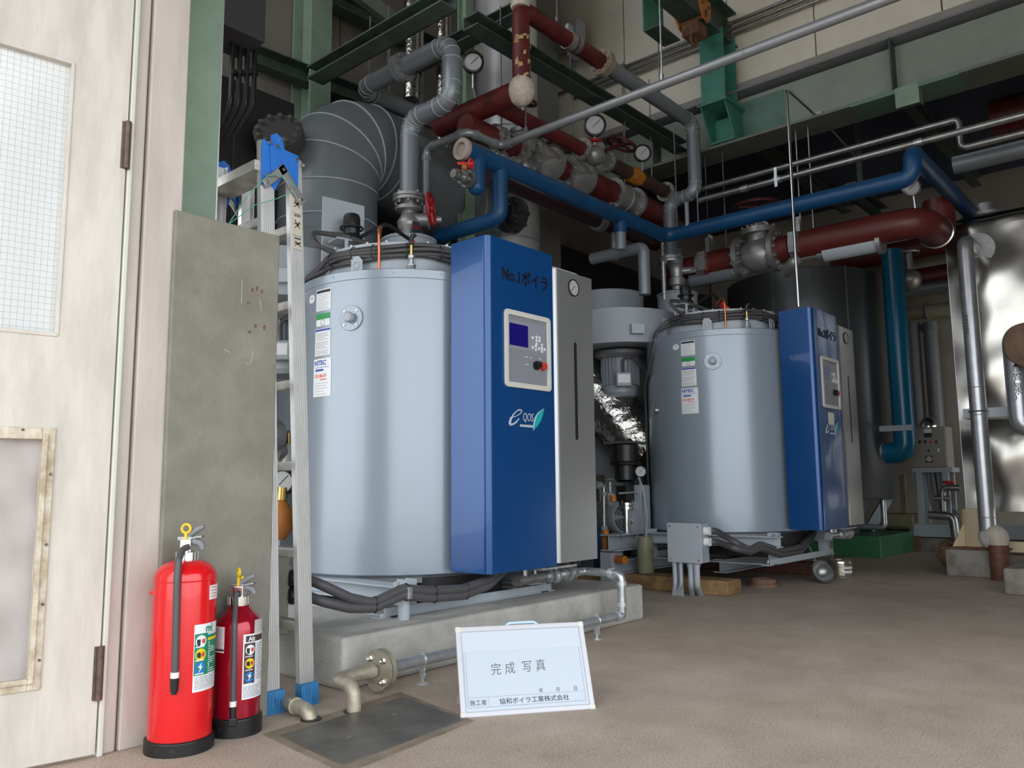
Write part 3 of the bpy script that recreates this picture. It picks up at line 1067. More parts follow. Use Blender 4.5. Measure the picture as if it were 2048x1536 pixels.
    for i, (rr, zz_) in enumerate(((LR + .015, .115), (LR + .022, .135), (LR + .017, .155), (LR + .01, .10))):
        pts = []
        for k in range(19):
            t = k / 18
            a = radians(150 + 128 * t)
            pts.append(C + V((cos(a) * (rr + .012), sin(a) * (rr + .012), H + zz_ + .012 * sin(9 * t + i * .6) - .03 * max(0, t - .75) * 4 * .5)))
        a = radians(150)
        e = C + V((cos(a) * (rr + .1), sin(a) * (rr + .1), H + zz_ - .05))
        def sp_(an, q, z): return C + V((cos(radians(an)) * (R + q), sin(radians(an)) * (R + q), z))
        pts = [sp_(119 - 2 * i, .02, .25), sp_(119 - 2 * i, .02, H - .50), sp_(124 - 2 * i, .02, H - .36), sp_(138 - i, .02, H - .28), sp_(147 - i, .015, H - .12), sp_(149 - i, -.02, H + .05)] + pts
        lm.pipe(pts, .0115, 8, .04, 3)
    lm.build('cable_loom', 'rubber', B, 60)
    lo = MB()
    for i in range(2):
        lo.pipe([C + V((-.42, .06, H + .15 + .02 * i)), C + V((-.56 - .02 * i, .08, H + .19)), C + V((-.57, .14, H + .28)), C + V((-.38, .12, H + .29 + .012 * i)), C + V((-.1, .0, H + .24)), C + V((.02, -.1, H + .18))], .012, 8, .06, 5)
    lo.build('cable_loop', 'rubber', B, 60)
    ti = MB()
    for k in (3, 6, 8, 11, 14, 17):
        a = radians(150 + 128 * k / 18)
        e = V((cos(a), sin(a), 0))
        tn = V((-e.y, e.x, 0))
        ti.torus(C + e * (LR + .028) + V((0, 0, H + .128)), tn, .038, .003, 14, 5)
    each(ti, 'cable_tie', 'black', B)
    # damper motor on a bracket, ignition cable and photo-cell
    m0 = C + V((-.30, .12, H + .15))
    br = MB()
    for sx in (-.06, .06):
        br.cyl(m0 + V((sx, -.02, 0)), m0 + V((sx, -.02, .13)), .011, n=10)
        br.cyl(m0 + V((sx, .08, 0)), m0 + V((sx, .08, .10)), .011, n=10)
    br.ob(m0 + V((0, .02, .125)), (.11, -.02, 0), (.01, .055, 0), (0, 0, .005))
    if no == 1: br.ob(m0 + V((.02, .12, .2)), (.13, -.02, 0), (.0, .006, 0), (0, 0, .2))
    dm = br.build('damper_bracket', 'greylit', B, 30)
    MB().bx(m0.x - .045, m0.x + .045, m0.y - .03, m0.y + .06, m0.z + .13, m0.z + .17).lathe([(.045, .0), (.048, .03), (.048, .10), (.04, .12), (.01, .125)], m0 + V((0, .015, .17)), n=18).torus(m0 + V((0, .015, .21)), (0, 0, 1), .062, .007).build('damper_motor', 'black', B, 35, .006)
    MB().bx(m0.x - .055, m0.x + .075, m0.y - .04, m0.y + .05, m0.z + .01, m0.z + .075).build('linkage', 'rubber', B, 0, .008)
    s0 = C + V((.10, .02, H + .16))
    MB().bx(s0.x - .05, s0.x + .05, s0.y - .04, s0.y + .05, s0.z, s0.z + .09).build('terminal_block', 'panelbeige', B, 0, .006)
    MB().cyl(s0 + V((.11, -.02, 0)), s0 + V((.11, -.02, .07)), .025, n=14).build('solenoid_base', 'brass', B)
    MB().cyl(s0 + V((.11, -.02, .07)), s0 + V((.11, -.02, .13)), .034, n=16).build('solenoid', 'black', B, 40, .004)
    MB().pipe([C + V((-.33, .0, H + .28)), C + V((-.2, -.05, H + .37)), C + V((.0, -.02, H + .33))], .011, 8, .05).build('lead_sleeve', 'black', B)
    MB().pipe([C + V((.0, -.02, H + .33)), C + V((.12, -.09, H + .24)), C + V((.17, -.14, H + .19))], [.012, .014, .016], 8).pipe([C + V((.02, -.0, H + .32)), C + V((.16, -.05, H + .22)), C + V((.22, -.1, H + .18))], [.010, .012, .014], 8).build('ignition_boot', 'redplastic', B)
    MB().pipe([C + V((.15, -.02, H + .26)), C + V((.24, -.04, H + .24)), C + V((.28, -.12, H + .18)), C + V((.33, -.10, H + .2))], .008, 8, .03).sph(C + V((.30, -.08, H + .19)), .03, 10, 6).build('pilot_line', 'copper', B)
    # ---- cabinet: blue cover and silver cover
    X0, XS, X1 = A.x - .114, A.x + .392, A.x + .747
    Y0, Y1 = A.y - .74, A.y - .49
    Z0, Z1 = zb + .011, zb + 1.635

    def rounded(x0, x1, r):
        pts = [(x1, Y1), (x0, Y1)]
        for k in range(9):
            t = pi + (pi / 2) * k / 8
            pts.append((x0 + r + r * cos(t), Y0 + r + r * sin(t)))
        pts.append((x1, Y0))
        return pts[::-1]
    bc_ = MB().prism(rounded(X0, XS, .035), (0, 0, Z0), (1, 0, 0), (0, 1, 0), (0, 0, Z1 - Z0)).build('blue_cover', 'blue', B, 30)
    scv = MB().prism(rounded(XS + .008, X1, .045), (0, 0, Z0 + .012), (1, 0, 0), (0, 1, 0), (0, 0, Z1 - Z0 - .075)).build('silver_cover', 'silver', B, 30)
    MB().bx(XS - .1, X1 - .02, Y0 + .05, Y1 + .05, Z0 + .02, Z1 - .05).build('inner_case', 'midgrey', B, 0)
    MB().bx(XS - .02, XS + .26, Y0 + .03, Y0 + .12, Z1 - .055, Z1 - .045).build('top_bracket', 'greylit', B, 0)
    MB().bx(XS - .12, XS + .16, Y0 - .006, Y0 + .1, Z0 - .012, Z0 - .002).build('bottom_bracket', 'galv', B, 0)
    xd_, yd_ = (1, 0, 0), (0, 0, 1)

    def f(px, py): return loc(onY(px, py, 2.6))
    a = f(1003, 558)
    # front face pieces (all stand on the blue cover)
    t0 = f(1002, 557)
    txt('lettering', 'No.%dボイラ' % no, .085, 'navy', bc_, (t0.x + .002, Y0 - .0022, t0.z + .002), xd_, yd_, .002, off=.0012, sx=.86)
    c0, c1 = f(1008, 770), f(1098, 640)
    bx_, bz_ = (c0.x, c1.x), (c0.z - .006, c1.z + .006)

    def rrect(x0, x1, z0, z1, r):
        out = []
        for qx, qz, s0_ in ((x1 - r, z1 - r, 0), (x0 + r, z1 - r, 1), (x0 + r, z0 + r, 2), (x1 - r, z0 + r, 3)):
            for k in range(5):
                t = (s0_ + k / 4) * pi / 2
                out.append((qx + r * cos(t), qz + r * sin(t)))
        return out
    o1, i1 = rrect(bx_[0], bx_[1], bz_[0], bz_[1], .022), rrect(bx_[0] + .026, bx_[1] - .026, bz_[0] + .026, bz_[1] - .026, .008)
    fr = MB()
    n = len(o1)
    vs = [(x, Y0 - .0005, z) for x, z in o1] + [(x, Y0 - .012, z) for x, z in o1] + [(x, Y0 - .012, z) for x, z in i1] + [(x, Y0 - .0005, z) for x, z in i1]
    fr.add(vs, [(k * n + i, k * n + (i + 1) % n, ((k + 1) % 4) * n + (i + 1) % n, ((k + 1) % 4) * n + i) for k in range(4) for i in range(n)])
    fr.build('panel_bezel', 'offwhite', bc_, 30, .002)
    px0, px1_, pz0, pz1_ = bx_[0] + .026, bx_[1] - .026, bz_[0] + .026, bz_[1] - .026
    MB().bx(px0, px1_, Y0 - .003, Y0 - .0005, pz0, pz1_).build('control_panel', 'panelgrey', bc_, 0)
    pw, ph = px1_ - px0, pz1_ - pz0
    MB().bx(px0 + pw * .03, px1_ - pw * .06, Y0 - .0042, Y0 - .003, pz0 + ph * .50, pz1_ - ph * .07).build('upper_plate', mat('panel_light_grey', (.28, .29, .33), .4), bc_, 0)
    MB().bx(px0 + pw * .04, px0 + pw * .50, Y0 - .006, Y0 - .0042, pz0 + ph * .55, pz1_ - ph * .12).build('display', 'lcd', bc_, 0)
    kp = MB()
    for gx, gz in ((.62, .72), (.72, .74), (.80, .74), (.72, .69), (.80, .69), (.72, .635), (.86, .635), (.62, .57), (.70, .60), (.70, .545), (.78, .57), (.86, .61), (.86, .57), (.86, .53), (.93, .57)):
        c = V((px0 + pw * gx, Y0 - .0042, pz0 + ph * gz))
        kp.cyl(c, c + V((0, -.003, 0)), .0075, n=10)
    kp.build('keypad', 'white', bc_)
    kl = MB()
    for gx, gz, l in ((.60, .815, .05), (.72, .81, .06), (.84, .80, .07), (.70, .77, .04), (.79, .77, .05), (.79, .71, .04), (.70, .66, .05), (.84, .66, .06)):
        kl.bx(px0 + pw * gx, px0 + pw * (gx + l), Y0 - .0046, Y0 - .0042, pz0 + ph * gz, pz0 + ph * (gz + .008))
    kl.build('print', 'inkgrey', bc_, 0)
    wl_ = MB()
    for gx, gz, l in ((.42, .40, .09), (.56, .40, .05), (.78, .41, .07), (.44, .29, .08)):
        wl_.bx(px0 + pw * gx, px0 + pw * (gx + l), Y0 - .0036, Y0 - .003, pz0 + ph * gz, pz0 + ph * (gz + .01))
    wl_.build('white_print', 'white', bc_, 0)
    k0 = V((px0 + pw * .70, Y0 - .003, pz0 + ph * .30))
    MB().cyl(k0, k0 + V((0, -.012, 0)), .023, n=20).ob(k0 + V((0, -.02, 0)), (.007, 0, -.012), (0, .012, 0), (.012, 0, .007)).build('selector_knob', 'black', bc_)
    k1 = V((px0 + pw * .87, Y0 - .003, pz0 + ph * .30))
    MB().lathe([(.022, 0), (.022, .008), (.018, .02), (.014, .022)], k1, (0, -1, 0), 20).build('push_button', 'redplastic', bc_)
    if no == 2:
        q = f(1052, 795)
        MB().bx(bx_[0] + .10, bx_[0] + .215, Y0 - .002, Y0 - .0004, bz_[0] - .12, bz_[0] - .03).build('paper_note', mat('cream_note', (.72, .70, .60), .6), bc_, 0)
    # emblem
    g0 = f(1017, 853)
    g1 = f(1088, 823)
    ew = g1.x - g0.x
    E_ = [(200, 1207), (225, 1204), (262, 1192), (300, 1170), (323, 1146), (318, 1128), (298, 1124), (268, 1140), (236, 1176), (210, 1222), (198, 1256), (206, 1276), (232, 1274), (262, 1254), (286, 1226), (300, 1204)]
    rw = [.002, .002, .002, .0025, .003, .004, .004, .003, .004, .0055, .0065, .0065, .006, .005, .0035, .002]
    pts = []
    rad = []
    for k in range(len(E_) - 1):
        for q in range(3):
            t = q / 3
            pts.append(f(980 + (E_[k][0] * (1 - t) + E_[k + 1][0] * t) / 5.12, 600 + (E_[k][1] * (1 - t) + E_[k + 1][1] * t) / 5.12))
            rad.append(rw[k] * (1 - t) + rw[k + 1] * t)
    for p in pts: p.y = Y0 - .001
    MB().pipe(pts, rad, 8).build('emblem_letter', 'logosilver', bc_)
    txt('emblem_lettering', 'QOS', .058, 'logosilver', bc_, (g0.x + .105, Y0 - .0012, g0.z + .034), xd_, yd_, .0006, sx=.68, shear=.15)
    MB().bx(g0.x + .085, g0.x + .185, Y0 - .0018, Y0 - .0005, g0.z + .003, g0.z + .015).build('emblem_bar', 'logosilver', bc_, 0)
    lf0, lf1 = V((g0.x + .185, Y0 - .001, g0.z - .012)), V((g0.x + .275, Y0 - .001, g0.z + .105))
    ax_ = (lf1 - lf0)
    sd = V((-ax_.z, 0, ax_.x)).normalized()
    L1 = [lf0 + ax_ * t + sd * .026 * sin(pi * t) for t in [k / 12 for k in range(13)]]
    L2 = [lf0 + ax_ * t - sd * .016 * sin(pi * t) for t in [k / 12 for k in range(12, -1, -1)]]
    lo_ = L1 + L2[1:-1]
    MB().add([p for p in lo_] + [p + V((0, -.001, 0)) for p in lo_], [list(range(len(lo_))), list(range(len(lo_), 2 * len(lo_)))[::-1]] + [(i, (i + 1) % len(lo_), len(lo_) + (i + 1) % len(lo_), len(lo_) + i) for i in range(len(lo_))]).build('leaf_emblem', 'tealleaf', bc_, 0)
    MB().pipe([p + V((0, -.0012, 0)) for p in L1], [.0008 + .003 * sin(pi * k / 12) for k in range(13)], 6).build('leaf_edge', 'logosilver', bc_)
    # silver cover: gauge and sight slot
    gc = f(1146, 576)
    gg = MB().lathe([(.044, -.004), (.048, .0), (.048, .006), (.042, .007), (.042, .003)], (gc.x, Y0 - .001, gc.z), (0, -1, 0), 28).build('gauge_rim', 'black', scv)
    MB().cyl((gc.x, Y0 - .002, gc.z), (gc.x, Y0 - .0045, gc.z), .043, n=28).build('gauge_dial', 'dialwhite', scv)
    MB().bar((gc.x - .028, Y0 - .0055, gc.z - .026), (gc.x + .012, Y0 - .0055, gc.z + .012), .003, .001, (0, 1, 0)).build('gauge_needle', 'ink', scv, 0)
    s0, s1 = f(1150, 685), f(1153, 880)
    MB().prism(rrect(s0.x - .012, s0.x + .012, s1.z, s0.z, .011), (0, Y0 - .0015, 0), (1, 0, 0), (0, 0, 1), (0, .0012, 0)).build('sight_slot', 'black', scv, 0)
    # ---- base frame
    fz = base_z
    bf = MB()
    bf.bx(cx - .59, cx + .62, cy - .54, cy - .48, fz, fz + .006)
    bf.bx(cx - .56, cx + .60, cy - .535, cy - .528, fz + .006, fz + .042)
    bf.bx(cx - .59, cx + .62, cy + .48, cy + .54, fz, fz + .006)
    bf.bx(cx - .56, cx + .60, cy + .5, cy + .507, fz + .006, fz + .042)
    for x in (cx - .5, cx + .54):
        bf.bx(x - .03, x + .03, cy - .54, cy + .54, fz, fz + .006)
    bf.build('base_frame', 'greylit', B, 0, .001)
    for x, y in ((cx - .40, cy - .50), (cx + .53, cy - .50), (cx - .40, cy + .5), (cx + .53, cy + .5)):
        MB().bx(x - .03, x + .03, y - .03, y - .022, fz, zb + .002).bx(x - .03, x - .022, y - .022, y + .04, fz, zb + .002).bx(x + .022, x + .03, y - .022, y + .04, fz, zb + .002).build('support_post', 'greylit', B, 0)
    for x in (cx - .45, cx + .45):
        MB().bx(x - .05, x + .05, cy - .56, cy + .55, zb - .028, zb - .020).bx(x - .004, x + .004, cy - .56, cy + .55, zb - .09, zb - .028).bx(x - .05, x + .05, cy - .56, cy + .55, zb - .098, zb - .09).build('cross_beam', 'greylit', B, 0)
    MB().lathe([(R - .03, -.03), (R - .03, 0)], C, n=64).build('skirt', 'midgrey', B, 30)
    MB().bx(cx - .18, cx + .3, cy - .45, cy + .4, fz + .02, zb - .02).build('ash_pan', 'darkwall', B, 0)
    bb_ = MB()
    for x, y in ((cx - .55, cy - .51), (cx + .58, cy - .51)):
        bb_.cyl((x, y, fz + .005), (x, y, fz + .018), .014, n=6).cyl((x, y, fz), (x, y, fz + .036), .007, n=8)
    bb_.cyl((cx - .49, cy - .53, zb - .03), (cx - .49, cy - .53, zb + .0), .013, n=6)
    bb_.build('anchor_bolt', 'galv', B)
    # drain line with valves under the cabinet
    vy = A.y - .67
    vz = zb - .045
    dv = MB().cyl((A.x + .17, vy, vz), (A.x + .36, vy, vz), .024, n=16).cyl((A.x + .36, vy, vz), (A.x + .37, vy, vz), .03, n=16)
    dv.cyl((A.x + .155, vy, vz), (A.x + .19, vy, vz), .030, n=16).cyl((A.x + .22, vy, vz), (A.x + .22, vy, zb + .02), .018, n=12).cyl((A.x + .30, vy, vz), (A.x + .30, vy, zb + .0), .012, n=10)
    dv.build('drain_pipe', 'steel' if no == 1 else 'galv', B)
    bv = MB().sph((A.x + .47, vy, vz - .005), .035, 16, 10).cyl((A.x + .37, vy, vz), (A.x + .62, vy, vz), .018, n=14)
    for x in (.40, .43, .52, .56, .61):
        bv.cyl((A.x + x, vy, vz), (A.x + x + .02, vy, vz), .033 if x != .56 else .042, n=6 if x in (.40, .61) else 20)
    bv.cyl((A.x + .47, vy, vz), (A.x + .47, vy, vz + .045), .01, n=8)
    bv.build('ball_valve', 'galv', B)
    MB().ob((A.x + .51, vy, vz + .048), (.05, 0, .006), (0, .008, 0), (0, 0, .003)).build('valve_lever', 'redplastic' if no == 1 else 'steel', B, 0)
    return B


b1 = boiler(1, C1, 'nearer boiler on the pale concrete plinth, blue cover lettered No.1', PZ)
b2 = boiler(2, C2, 'farther boiler on steel beams, blue cover lettered No.2', .203)


def fan_unit(C, label, px, py):
    """draught fan behind a boiler: scroll casing with its motor hanging below"""
    q = onY(px, py, C.y + .96)
    ax = V((q.x, q.y, C.z))
    F = T('draught_fan', label, 'fan', (ax.x, ax.y, 0))
    z0, z1 = 1.50, 1.785
    cs = MB().lathe([(.05, z0 + .02), (.46, z0 - .005), (.50, z0), (.50, z1), (.47, z1 + .006), (.05, z1 + .01)], ax, n=72).build('scroll_casing', 'greypaint', F, 30)
    MB().lathe([(.24, z1), (.24, z1 + .06), (.10, z1 + .07)], ax, n=40).build('inlet_ring', 'greypaint', F, 30)
    a = radians(230)
    e = V((cos(a), sin(a), 0))
    tn = V((-e.y, e.x, 0))
    MB().ob(ax + e * .52 + V((0, 0, 1.60)), tn * .055, e * .03, V((0, 0, .04))).build('name_box', 'greylit', F, 0, .004)
    mr = .155
    MB().lathe([(.22, z0 - .01), (.22, z0 - .04), (.17, z0 - .07)], ax, n=40).build('motor_flange', 'midgrey', F, 30)
    mo = MB().lathe([(mr - .015, z0 - .06), (mr - .015, z0 - .30), (mr, z0 - .31), (mr, z0 - .37), (mr - .02, z0 - .40), (mr - .05, z0 - .405)], ax, n=40).build('motor', 'greypaint', F, 30)
    fi = MB()
    for k in range(30):
        t = 2 * pi * k / 30
        d = V((cos(t), sin(t), 0))
        fi.ob(ax + d * (mr - .003) + V((0, 0, z0 - .185)), d * .014, V((-d.y, d.x, 0)) * .0025, V((0, 0, .115)))
    fi.build('cooling_fins', 'greypaint', mo, 0)
    a = radians(222)
    e = V((cos(a), sin(a), 0))
    tn = V((-e.y, e.x, 0))
    tb = MB().ob(ax + e * (mr + .03) + V((0, 0, z0 - .27)), tn * .065, e * .035, V((0, 0, .06))).build('terminal_box', 'greypaint', mo, 0, .01)
    MB().ob(ax + e * (mr + .066) + V((0, 0, z0 - .265)), tn * .05, e * .0015, V((0, 0, .035))).build('name_plate', 'white', mo, 0)
    MB().pipe([ax + e * (mr + .03) + V((0, 0, z0 - .21)), ax + e * (mr + .03) + tn * -.01 + V((0, 0, z0 - .09)), ax + e * (mr + .05) + tn * .08 + V((0, 0, z0 - .07)), ax + e * (mr + .04) + tn * .2 + V((0, 0, z0 - .22))], .011, 8, .06).build('motor_cable', 'rubber', mo)
    # support stand
    st = MB()
    for sx in (-.4, .4):
        for sy in (.2, .32):
            st.bx(ax.x + sx - .02, ax.x + sx + .02, ax.y + sy - .02, ax.y + sy + .02, -C.z + .1 + C.z, C.z + 1.5)
    st.build('stand', 'midgrey', F, 0)
    return F


fan_unit(F1, 'draught fan glimpsed between ladder and panel behind the nearer boiler', 578, 690)
fan_unit(F2, 'draught fan with hanging finned motor behind the farther boiler', 1240, 735)


def econ(C, label, tall, px, py):
    q = onY(px, py, C.y + 1.46)
    ax = V((q.x, q.y, C.z))
    E = T('flue_drum', label, 'drum', (ax.x, ax.y, 0))
    MB().lathe([(.05, -C.z + .02), (.33, -C.z + .02), (.35, 1.5), (.35, tall), (.36, tall + .003), (.05, tall + .02)], ax, n=56).build('drum_body', 'greypaint', E, 30)
    for a in (0, 2, 4):
        t = radians(30 + a * 60)
        MB().bar(ax + V((cos(t) * .3, sin(t) * .3, -C.z)), ax + V((cos(t) * .3, sin(t) * .3, .2)), .06, .06).build('foot', 'midgrey', E, 0)
    return E


econ(F1, 'grey flue drum under the big elbow duct behind the nearer boiler', 2.05, 656, 430)
econ(F2, 'grey flue drum above the fan casing behind the farther boiler', 2.16, 1214, 595)


def separator(C, label, foot):
    ax = C + V((.81, .885, 0))
    E = T('steam_separator', label, 'drum', (ax.x, ax.y, foot))
    r = .19
    MB().lathe([(.04, -.1), (r, 0), (r, 2.13), (r + .008, 2.135), (r + .008, 2.15), (r - .03, 2.17), (.04, 2.18)], ax, n=40).build('drum_body', 'greypaint', E, 30)
    MB().pipe([ax + V((.1, -.1, 1.9)), ax + V((.25, -.16, 1.95)), ax + V((.3, -.2, 1.5))], .07, 14, .12).build('side_elbow', 'greypaint', E)
    MB().bx(ax.x - .12, ax.x + .12, ax.y - .12, ax.y + .12, foot, C.z + .0).build('stand', 'midgrey', E, 0)
    return E


separator(F1, 'steam separator drum under the valve with red handwheel', PZ)
separator(F2, 'grey steam separator drum behind the farther boiler, under the silver valve', 0)

# ================================================================== PIPEWORK
def jpipe(par, pts, r, fil, m, name='pipe_run', seams=True, n=20):
    """jacketed pipe: smooth run, with thin seam rings round every elbow"""
    o = MB().pipe(pts, r, n, fil, 8).build(name, m, par, 50)
    if seams:
        sm = MB()
        for i in range(1, len(pts) - 1):
            a, b, c = V(pts[i - 1]), V(pts[i]), V(pts[i + 1])
            d0, d1 = (a - b).normalized(), (c - b).normalized()
            ang = d0.angle(d1)
            if ang > 2.9: continue
            t = min(fil / math.tan(ang / 2), (a - b).length * .49, (c - b).length * .49)
            q0, q1 = b + d0 * t, b + d1 * t
            for f in (0, .25, .5, .75, 1):
                p = q0 * (1 - f) ** 2 + b * 2 * f * (1 - f) + q1 * f * f
                tn = (b - q0) * (2 * (1 - f)) + (q1 - b) * (2 * f)
                sm.torus(p, tn, r * 1.005, .0035, n, 5)
        each(sm, 'jacket_seam', 'greylit', o)
    return o


def rods(par, pts, top, name='hanger_rod', r=.006):
    for p in pts:
        m = MB().cyl(p, V((p[0], p[1], top)), r, n=6)
        m.cyl(V(p) + V((0, 0, .03)), V(p) + V((0, 0, .07)), .014, n=6)
        m.build(name, 'steel', par)


def lerp(a, b, t): return V(a) * (1 - t) + V(b) * t


# steam pipe of the nearer boiler
s = onY(818, 395, 4.225)
P1 = walk(s, ('Z', 816, 240), ('Y', 900, 195), ('Z', 898, 84), ('Y', 722, 178), ('X', 900, 250))
sp1 = T('steam_pipe', 'thick grey jacketed steam pipe stepping up from the nearer boiler', 'pipe', s)
jpipe(sp1, P1, .066, .13, 'grpipe')
m = MB()
q = lerp(P1[3], P1[4], .5)
flange(m, q, P1[4] - P1[3], .105, .03, 8, .011, .02)
flange(m, q + (P1[4] - P1[3]).normalized() * .035, P1[4] - P1[3], .105, .03, 8, .011, .02)
m.build('flange', 'midgrey', sp1)
m = MB()
flange(m, s + V((0, 0, .0)), (0, 0, 1), .115, .022, 8, .011, .02)
flange(m, s + V((0, 0, -.028)), (0, 0, 1), .115, .022, 8, .011, .02)
m.build('flange', 'castgrey', sp1)
rods(sp1, [lerp(P1[3], P1[4], .3), lerp(P1[3], P1[4], .68), lerp(P1[3], P1[4], .9), lerp(P1[4], P1[5], .3)], 4.4)
# its stop valve with red handwheel
dt = F1 + V((.81, .885, 2.18))
v1 = T('stop_valve', 'silver stop valve with red handwheel above the nearer boiler', 'valve', dt)
m = MB().lathe([(.06, 0), (.05, .02), (.05, .05), (.08, .09), (.085, .13), (.06, .17), (.05, .20), (.10, .21), (.10, .235)], dt - V((0, 0, .02)), n=28)
hz = (s.z - .04 - dt.z)
m.cyl(dt, V((dt.x, dt.y, s.z - .03)), .055, n=20)
m.cyl(dt + V((0, 0, hz * .5)), dt + V((.09, -.10, hz * .5)), .05, n=18)
m.lathe([(.07, 0), (.07, .02), (.03, .03), (.025, .1)], dt + V((.09, -.10, hz * .5)), (.67, -.74, 0), 18)
m.build('valve_body', 'castgrey', v1)
wc = onY(862, 418, dt.y - .22)
handwheel(MB(), wc, (.55, -.83, .05), .11, .013).build('handwheel', 'wheelred', v1)
MB().cyl(dt + V((.09, -.10, hz * .5)), wc, .012, n=8).build('spindle', 'galv', v1)
MB().prism([(-.08, 0), (.02, .0), (.05, .05), (.0, .12), (-.05, .12)], dt + V((-.05, -.16, -.06)), (1, 0, 0), (0, 0, 1), (0, .01, 0)).build('name_tag', 'chrome', v1, 0)

# steam pipe of the farther boiler
dt2 = F2 + V((.81, .885, 2.18))
s2 = onY(1342, 518, dt2.y)
P2 = walk(s2, ('Z', 1339, 402), ('Y', 1390, 383), ('Z', 1384, 246), ('X', 1206, 126))
sp2 = T('steam_pipe', 'grey jacketed steam pipe rising from the farther boiler to the flange', 'pipe', s2)
jpipe(sp2, P2, .064, .11, 'grpipe')
m = MB()
flange(m, s2, (0, 0, 1), .115, .025, 8, .011, .02)
flange(m, s2 + V((0, 0, -.03)), (0, 0, 1), .115, .025, 8, .011, .02)
m.build('flange', 'galv', sp2)
rods(sp2, [step(P2[3], 'X', 1322, 200)], 6.5)
v2 = T('check_valve', 'silver valve with side port on top of the farther separator drum', 'valve', dt2)
m = MB().lathe([(.05, -.02), (.05, .05), (.075, .06), (.075, .13), (.055, .14), (.07, .2), (.07, .26), (.05, .29), (.065, .30), (.065, .37), (.05, .38), (.05, max(.42, s2.z - dt2.z - .03))], dt2, n=20)
pv = dt2 + V((0, 0, .2))
m.cyl(pv, pv + V((.05, -.13, 0)), .035, n=14).cyl(pv + V((.05, -.13, 0)), pv + V((.07, -.18, 0)), .03, n=6).cyl(pv + V((.07, -.18, 0)), pv + V((.1, -.27, 0)), .008, n=8)
m.build('valve_body', 'castgrey', v2)
MB().torus(pv + V((.1, -.27, 0)), (.35, -.93, 0), .05, .007).build('handwheel', 'wheelred', v2)

# red-brown lagged line that meets it and drops to the header
rl = T('lagged_pipe', 'brown-red lagged pipe with torn lagging dropping to the header', 'pipe', P2[4])
P3 = walk(P2[4], ('X', 1036, 26), ('Z', 1021, 182), ('Y', 898, 240))
MB().pipe(P3[:3], .064, 20, .09, 8).build('pipe_run', 'redpipe', rl, 50)
MB().pipe([P3[2] + V((0, .03, 0)), P3[3] + V((0, .12, 0))], .085, 20).build('header_run', 'redpipe', rl, 50)
m = MB()
dX_ = V((1, 0, 0))
flange(m, P2[4] + dX_ * .02, dX_, .105, .03, 8, .012, .022)
flange(m, P2[4] - dX_ * .02, dX_, .105, .03, 8, .012, .022)
m.build('flange', mat('tan_flange', (.30, .24, .17), .6, var=.2, vscale=15), rl)
MB().sph(P3[2] + V((0, .0, .0)), .098, 20, 14, (1, 1, 1.15)).build('torn_insulation', 'insul', rl)
m = MB()
rnd = random.Random(3)
for i in range(26):     # torn flakes of the jacket
    t = rnd.uniform(.25, .97)
    a = rnd.uniform(3.3, 5.9)
    c = lerp(P3[1], P3[2], t) + V((cos(a), sin(a), 0)) * .066
    tn = V((-sin(a), cos(a), 0))
    l, h = rnd.uniform(.008, .026), rnd.uniform(.012, .05)
    m.add([c - tn * l, c + tn * l * .6 + V((0, 0, h * .3)), c + tn * l * .4 + V((cos(a) * .008, sin(a) * .008, h)), c - tn * l * .7 + V((0, 0, h))], [(0, 1, 2, 3)])
o = m.build('lagging_flakes', 'dirt', rl, 0)
o['kind'] = 'stuff'
MB().lathe([(.066, 0), (.074, .02), (.06, .07), (.02, .085)], P3[1] + V((0, 0, .0)), n=18).build('torn_cap', 'insul', rl)
cl_ = step(P3[0], 'X', 1140, 80)
m = MB().cyl(cl_ - dX_ * .03, cl_ + dX_ * .03, .072, n=20).bx(cl_.x - .03, cl_.x + .03, cl_.y - .015, cl_.y + .015, cl_.z + .06, cl_.z + .13)
m.build('pipe_clamp', 'castgrey', rl)
m = MB().cyl(cl_ + dX_ * .05, cl_ + dX_ * .1, .07, n=20).build('bare_steel', 'steel', rl)
rods(rl, [step(P3[0], 'X', 1124, 50) + V((0, 0, .06))], 6.6)

# upper red line with gauge valve and lagged end
yU = step(P3[2], 'Y', 985, 208)
U0, U1 = yU, step(yU, 'X', 1338, 372)
ul = T('lagged_pipe', 'upper red-brown header pipe carrying the pressure gauges', 'pipe', U0)
um = step(U0, 'X', 1168, 292)
MB().pipe([U0, um], .058, 18).build('pipe_run', 'redpipe', ul)
un = step(U0, 'X', 1215, 318)
MB().pipe([un, U1], .062, 18).build('lagged_end', 'lagging', ul)
MB().pipe([U1 - dX_ * .04, U1 + dX_ * .16], [.06, .05], 18).build('white_cap', 'offwhite', ul)
m = MB()
flange(m, U1, dX_, .095, .03, 8, .012, .02)
m.build('flange', 'castgrey', ul)
ov = step(U0, 'X', 1272, 343)
m = MB().pipe([ov - dX_ * .09, ov, ov + dX_ * .09], [.068, .078, .07], 16)
m.build('orange_tape', 'orangerust', ul)
gv = T('gate_valve', 'cast silver valve with maroon handwheel on the upper red header', 'valve', um)
vc = lerp(um, un, .5)
m = MB().sph(vc, .085, 18, 12, (1.25, 1, 1))
flange(m, um, dX_, .095, .03, 8, .011, .018)
flange(m, un, dX_, .095, .03, 8, .011, .018)
m.cyl(vc, vc + V((.05, -.03, .10)), .05, n=16)
m.build('valve_body', 'castgrey', gv)
hw = onY(1243, 288, vc.y - .05)
handwheel(MB(), hw, (.2, -.3, .9), .13, .014).build('handwheel', 'darkwheel', gv)
MB().cyl(vc, hw, .018, n=8).build('spindle', 'darkwheel', gv)
gp = onY(1190, 250, vc.y - .03)
ga = gauge('pressure_gauge', gp, (-.75, -.62, -.12), .095, None, 'large dial gauge on the gate valve of the upper header', stem=[gp + V((.02, .02, -.08)), gp + V((.02, .02, -.2))])
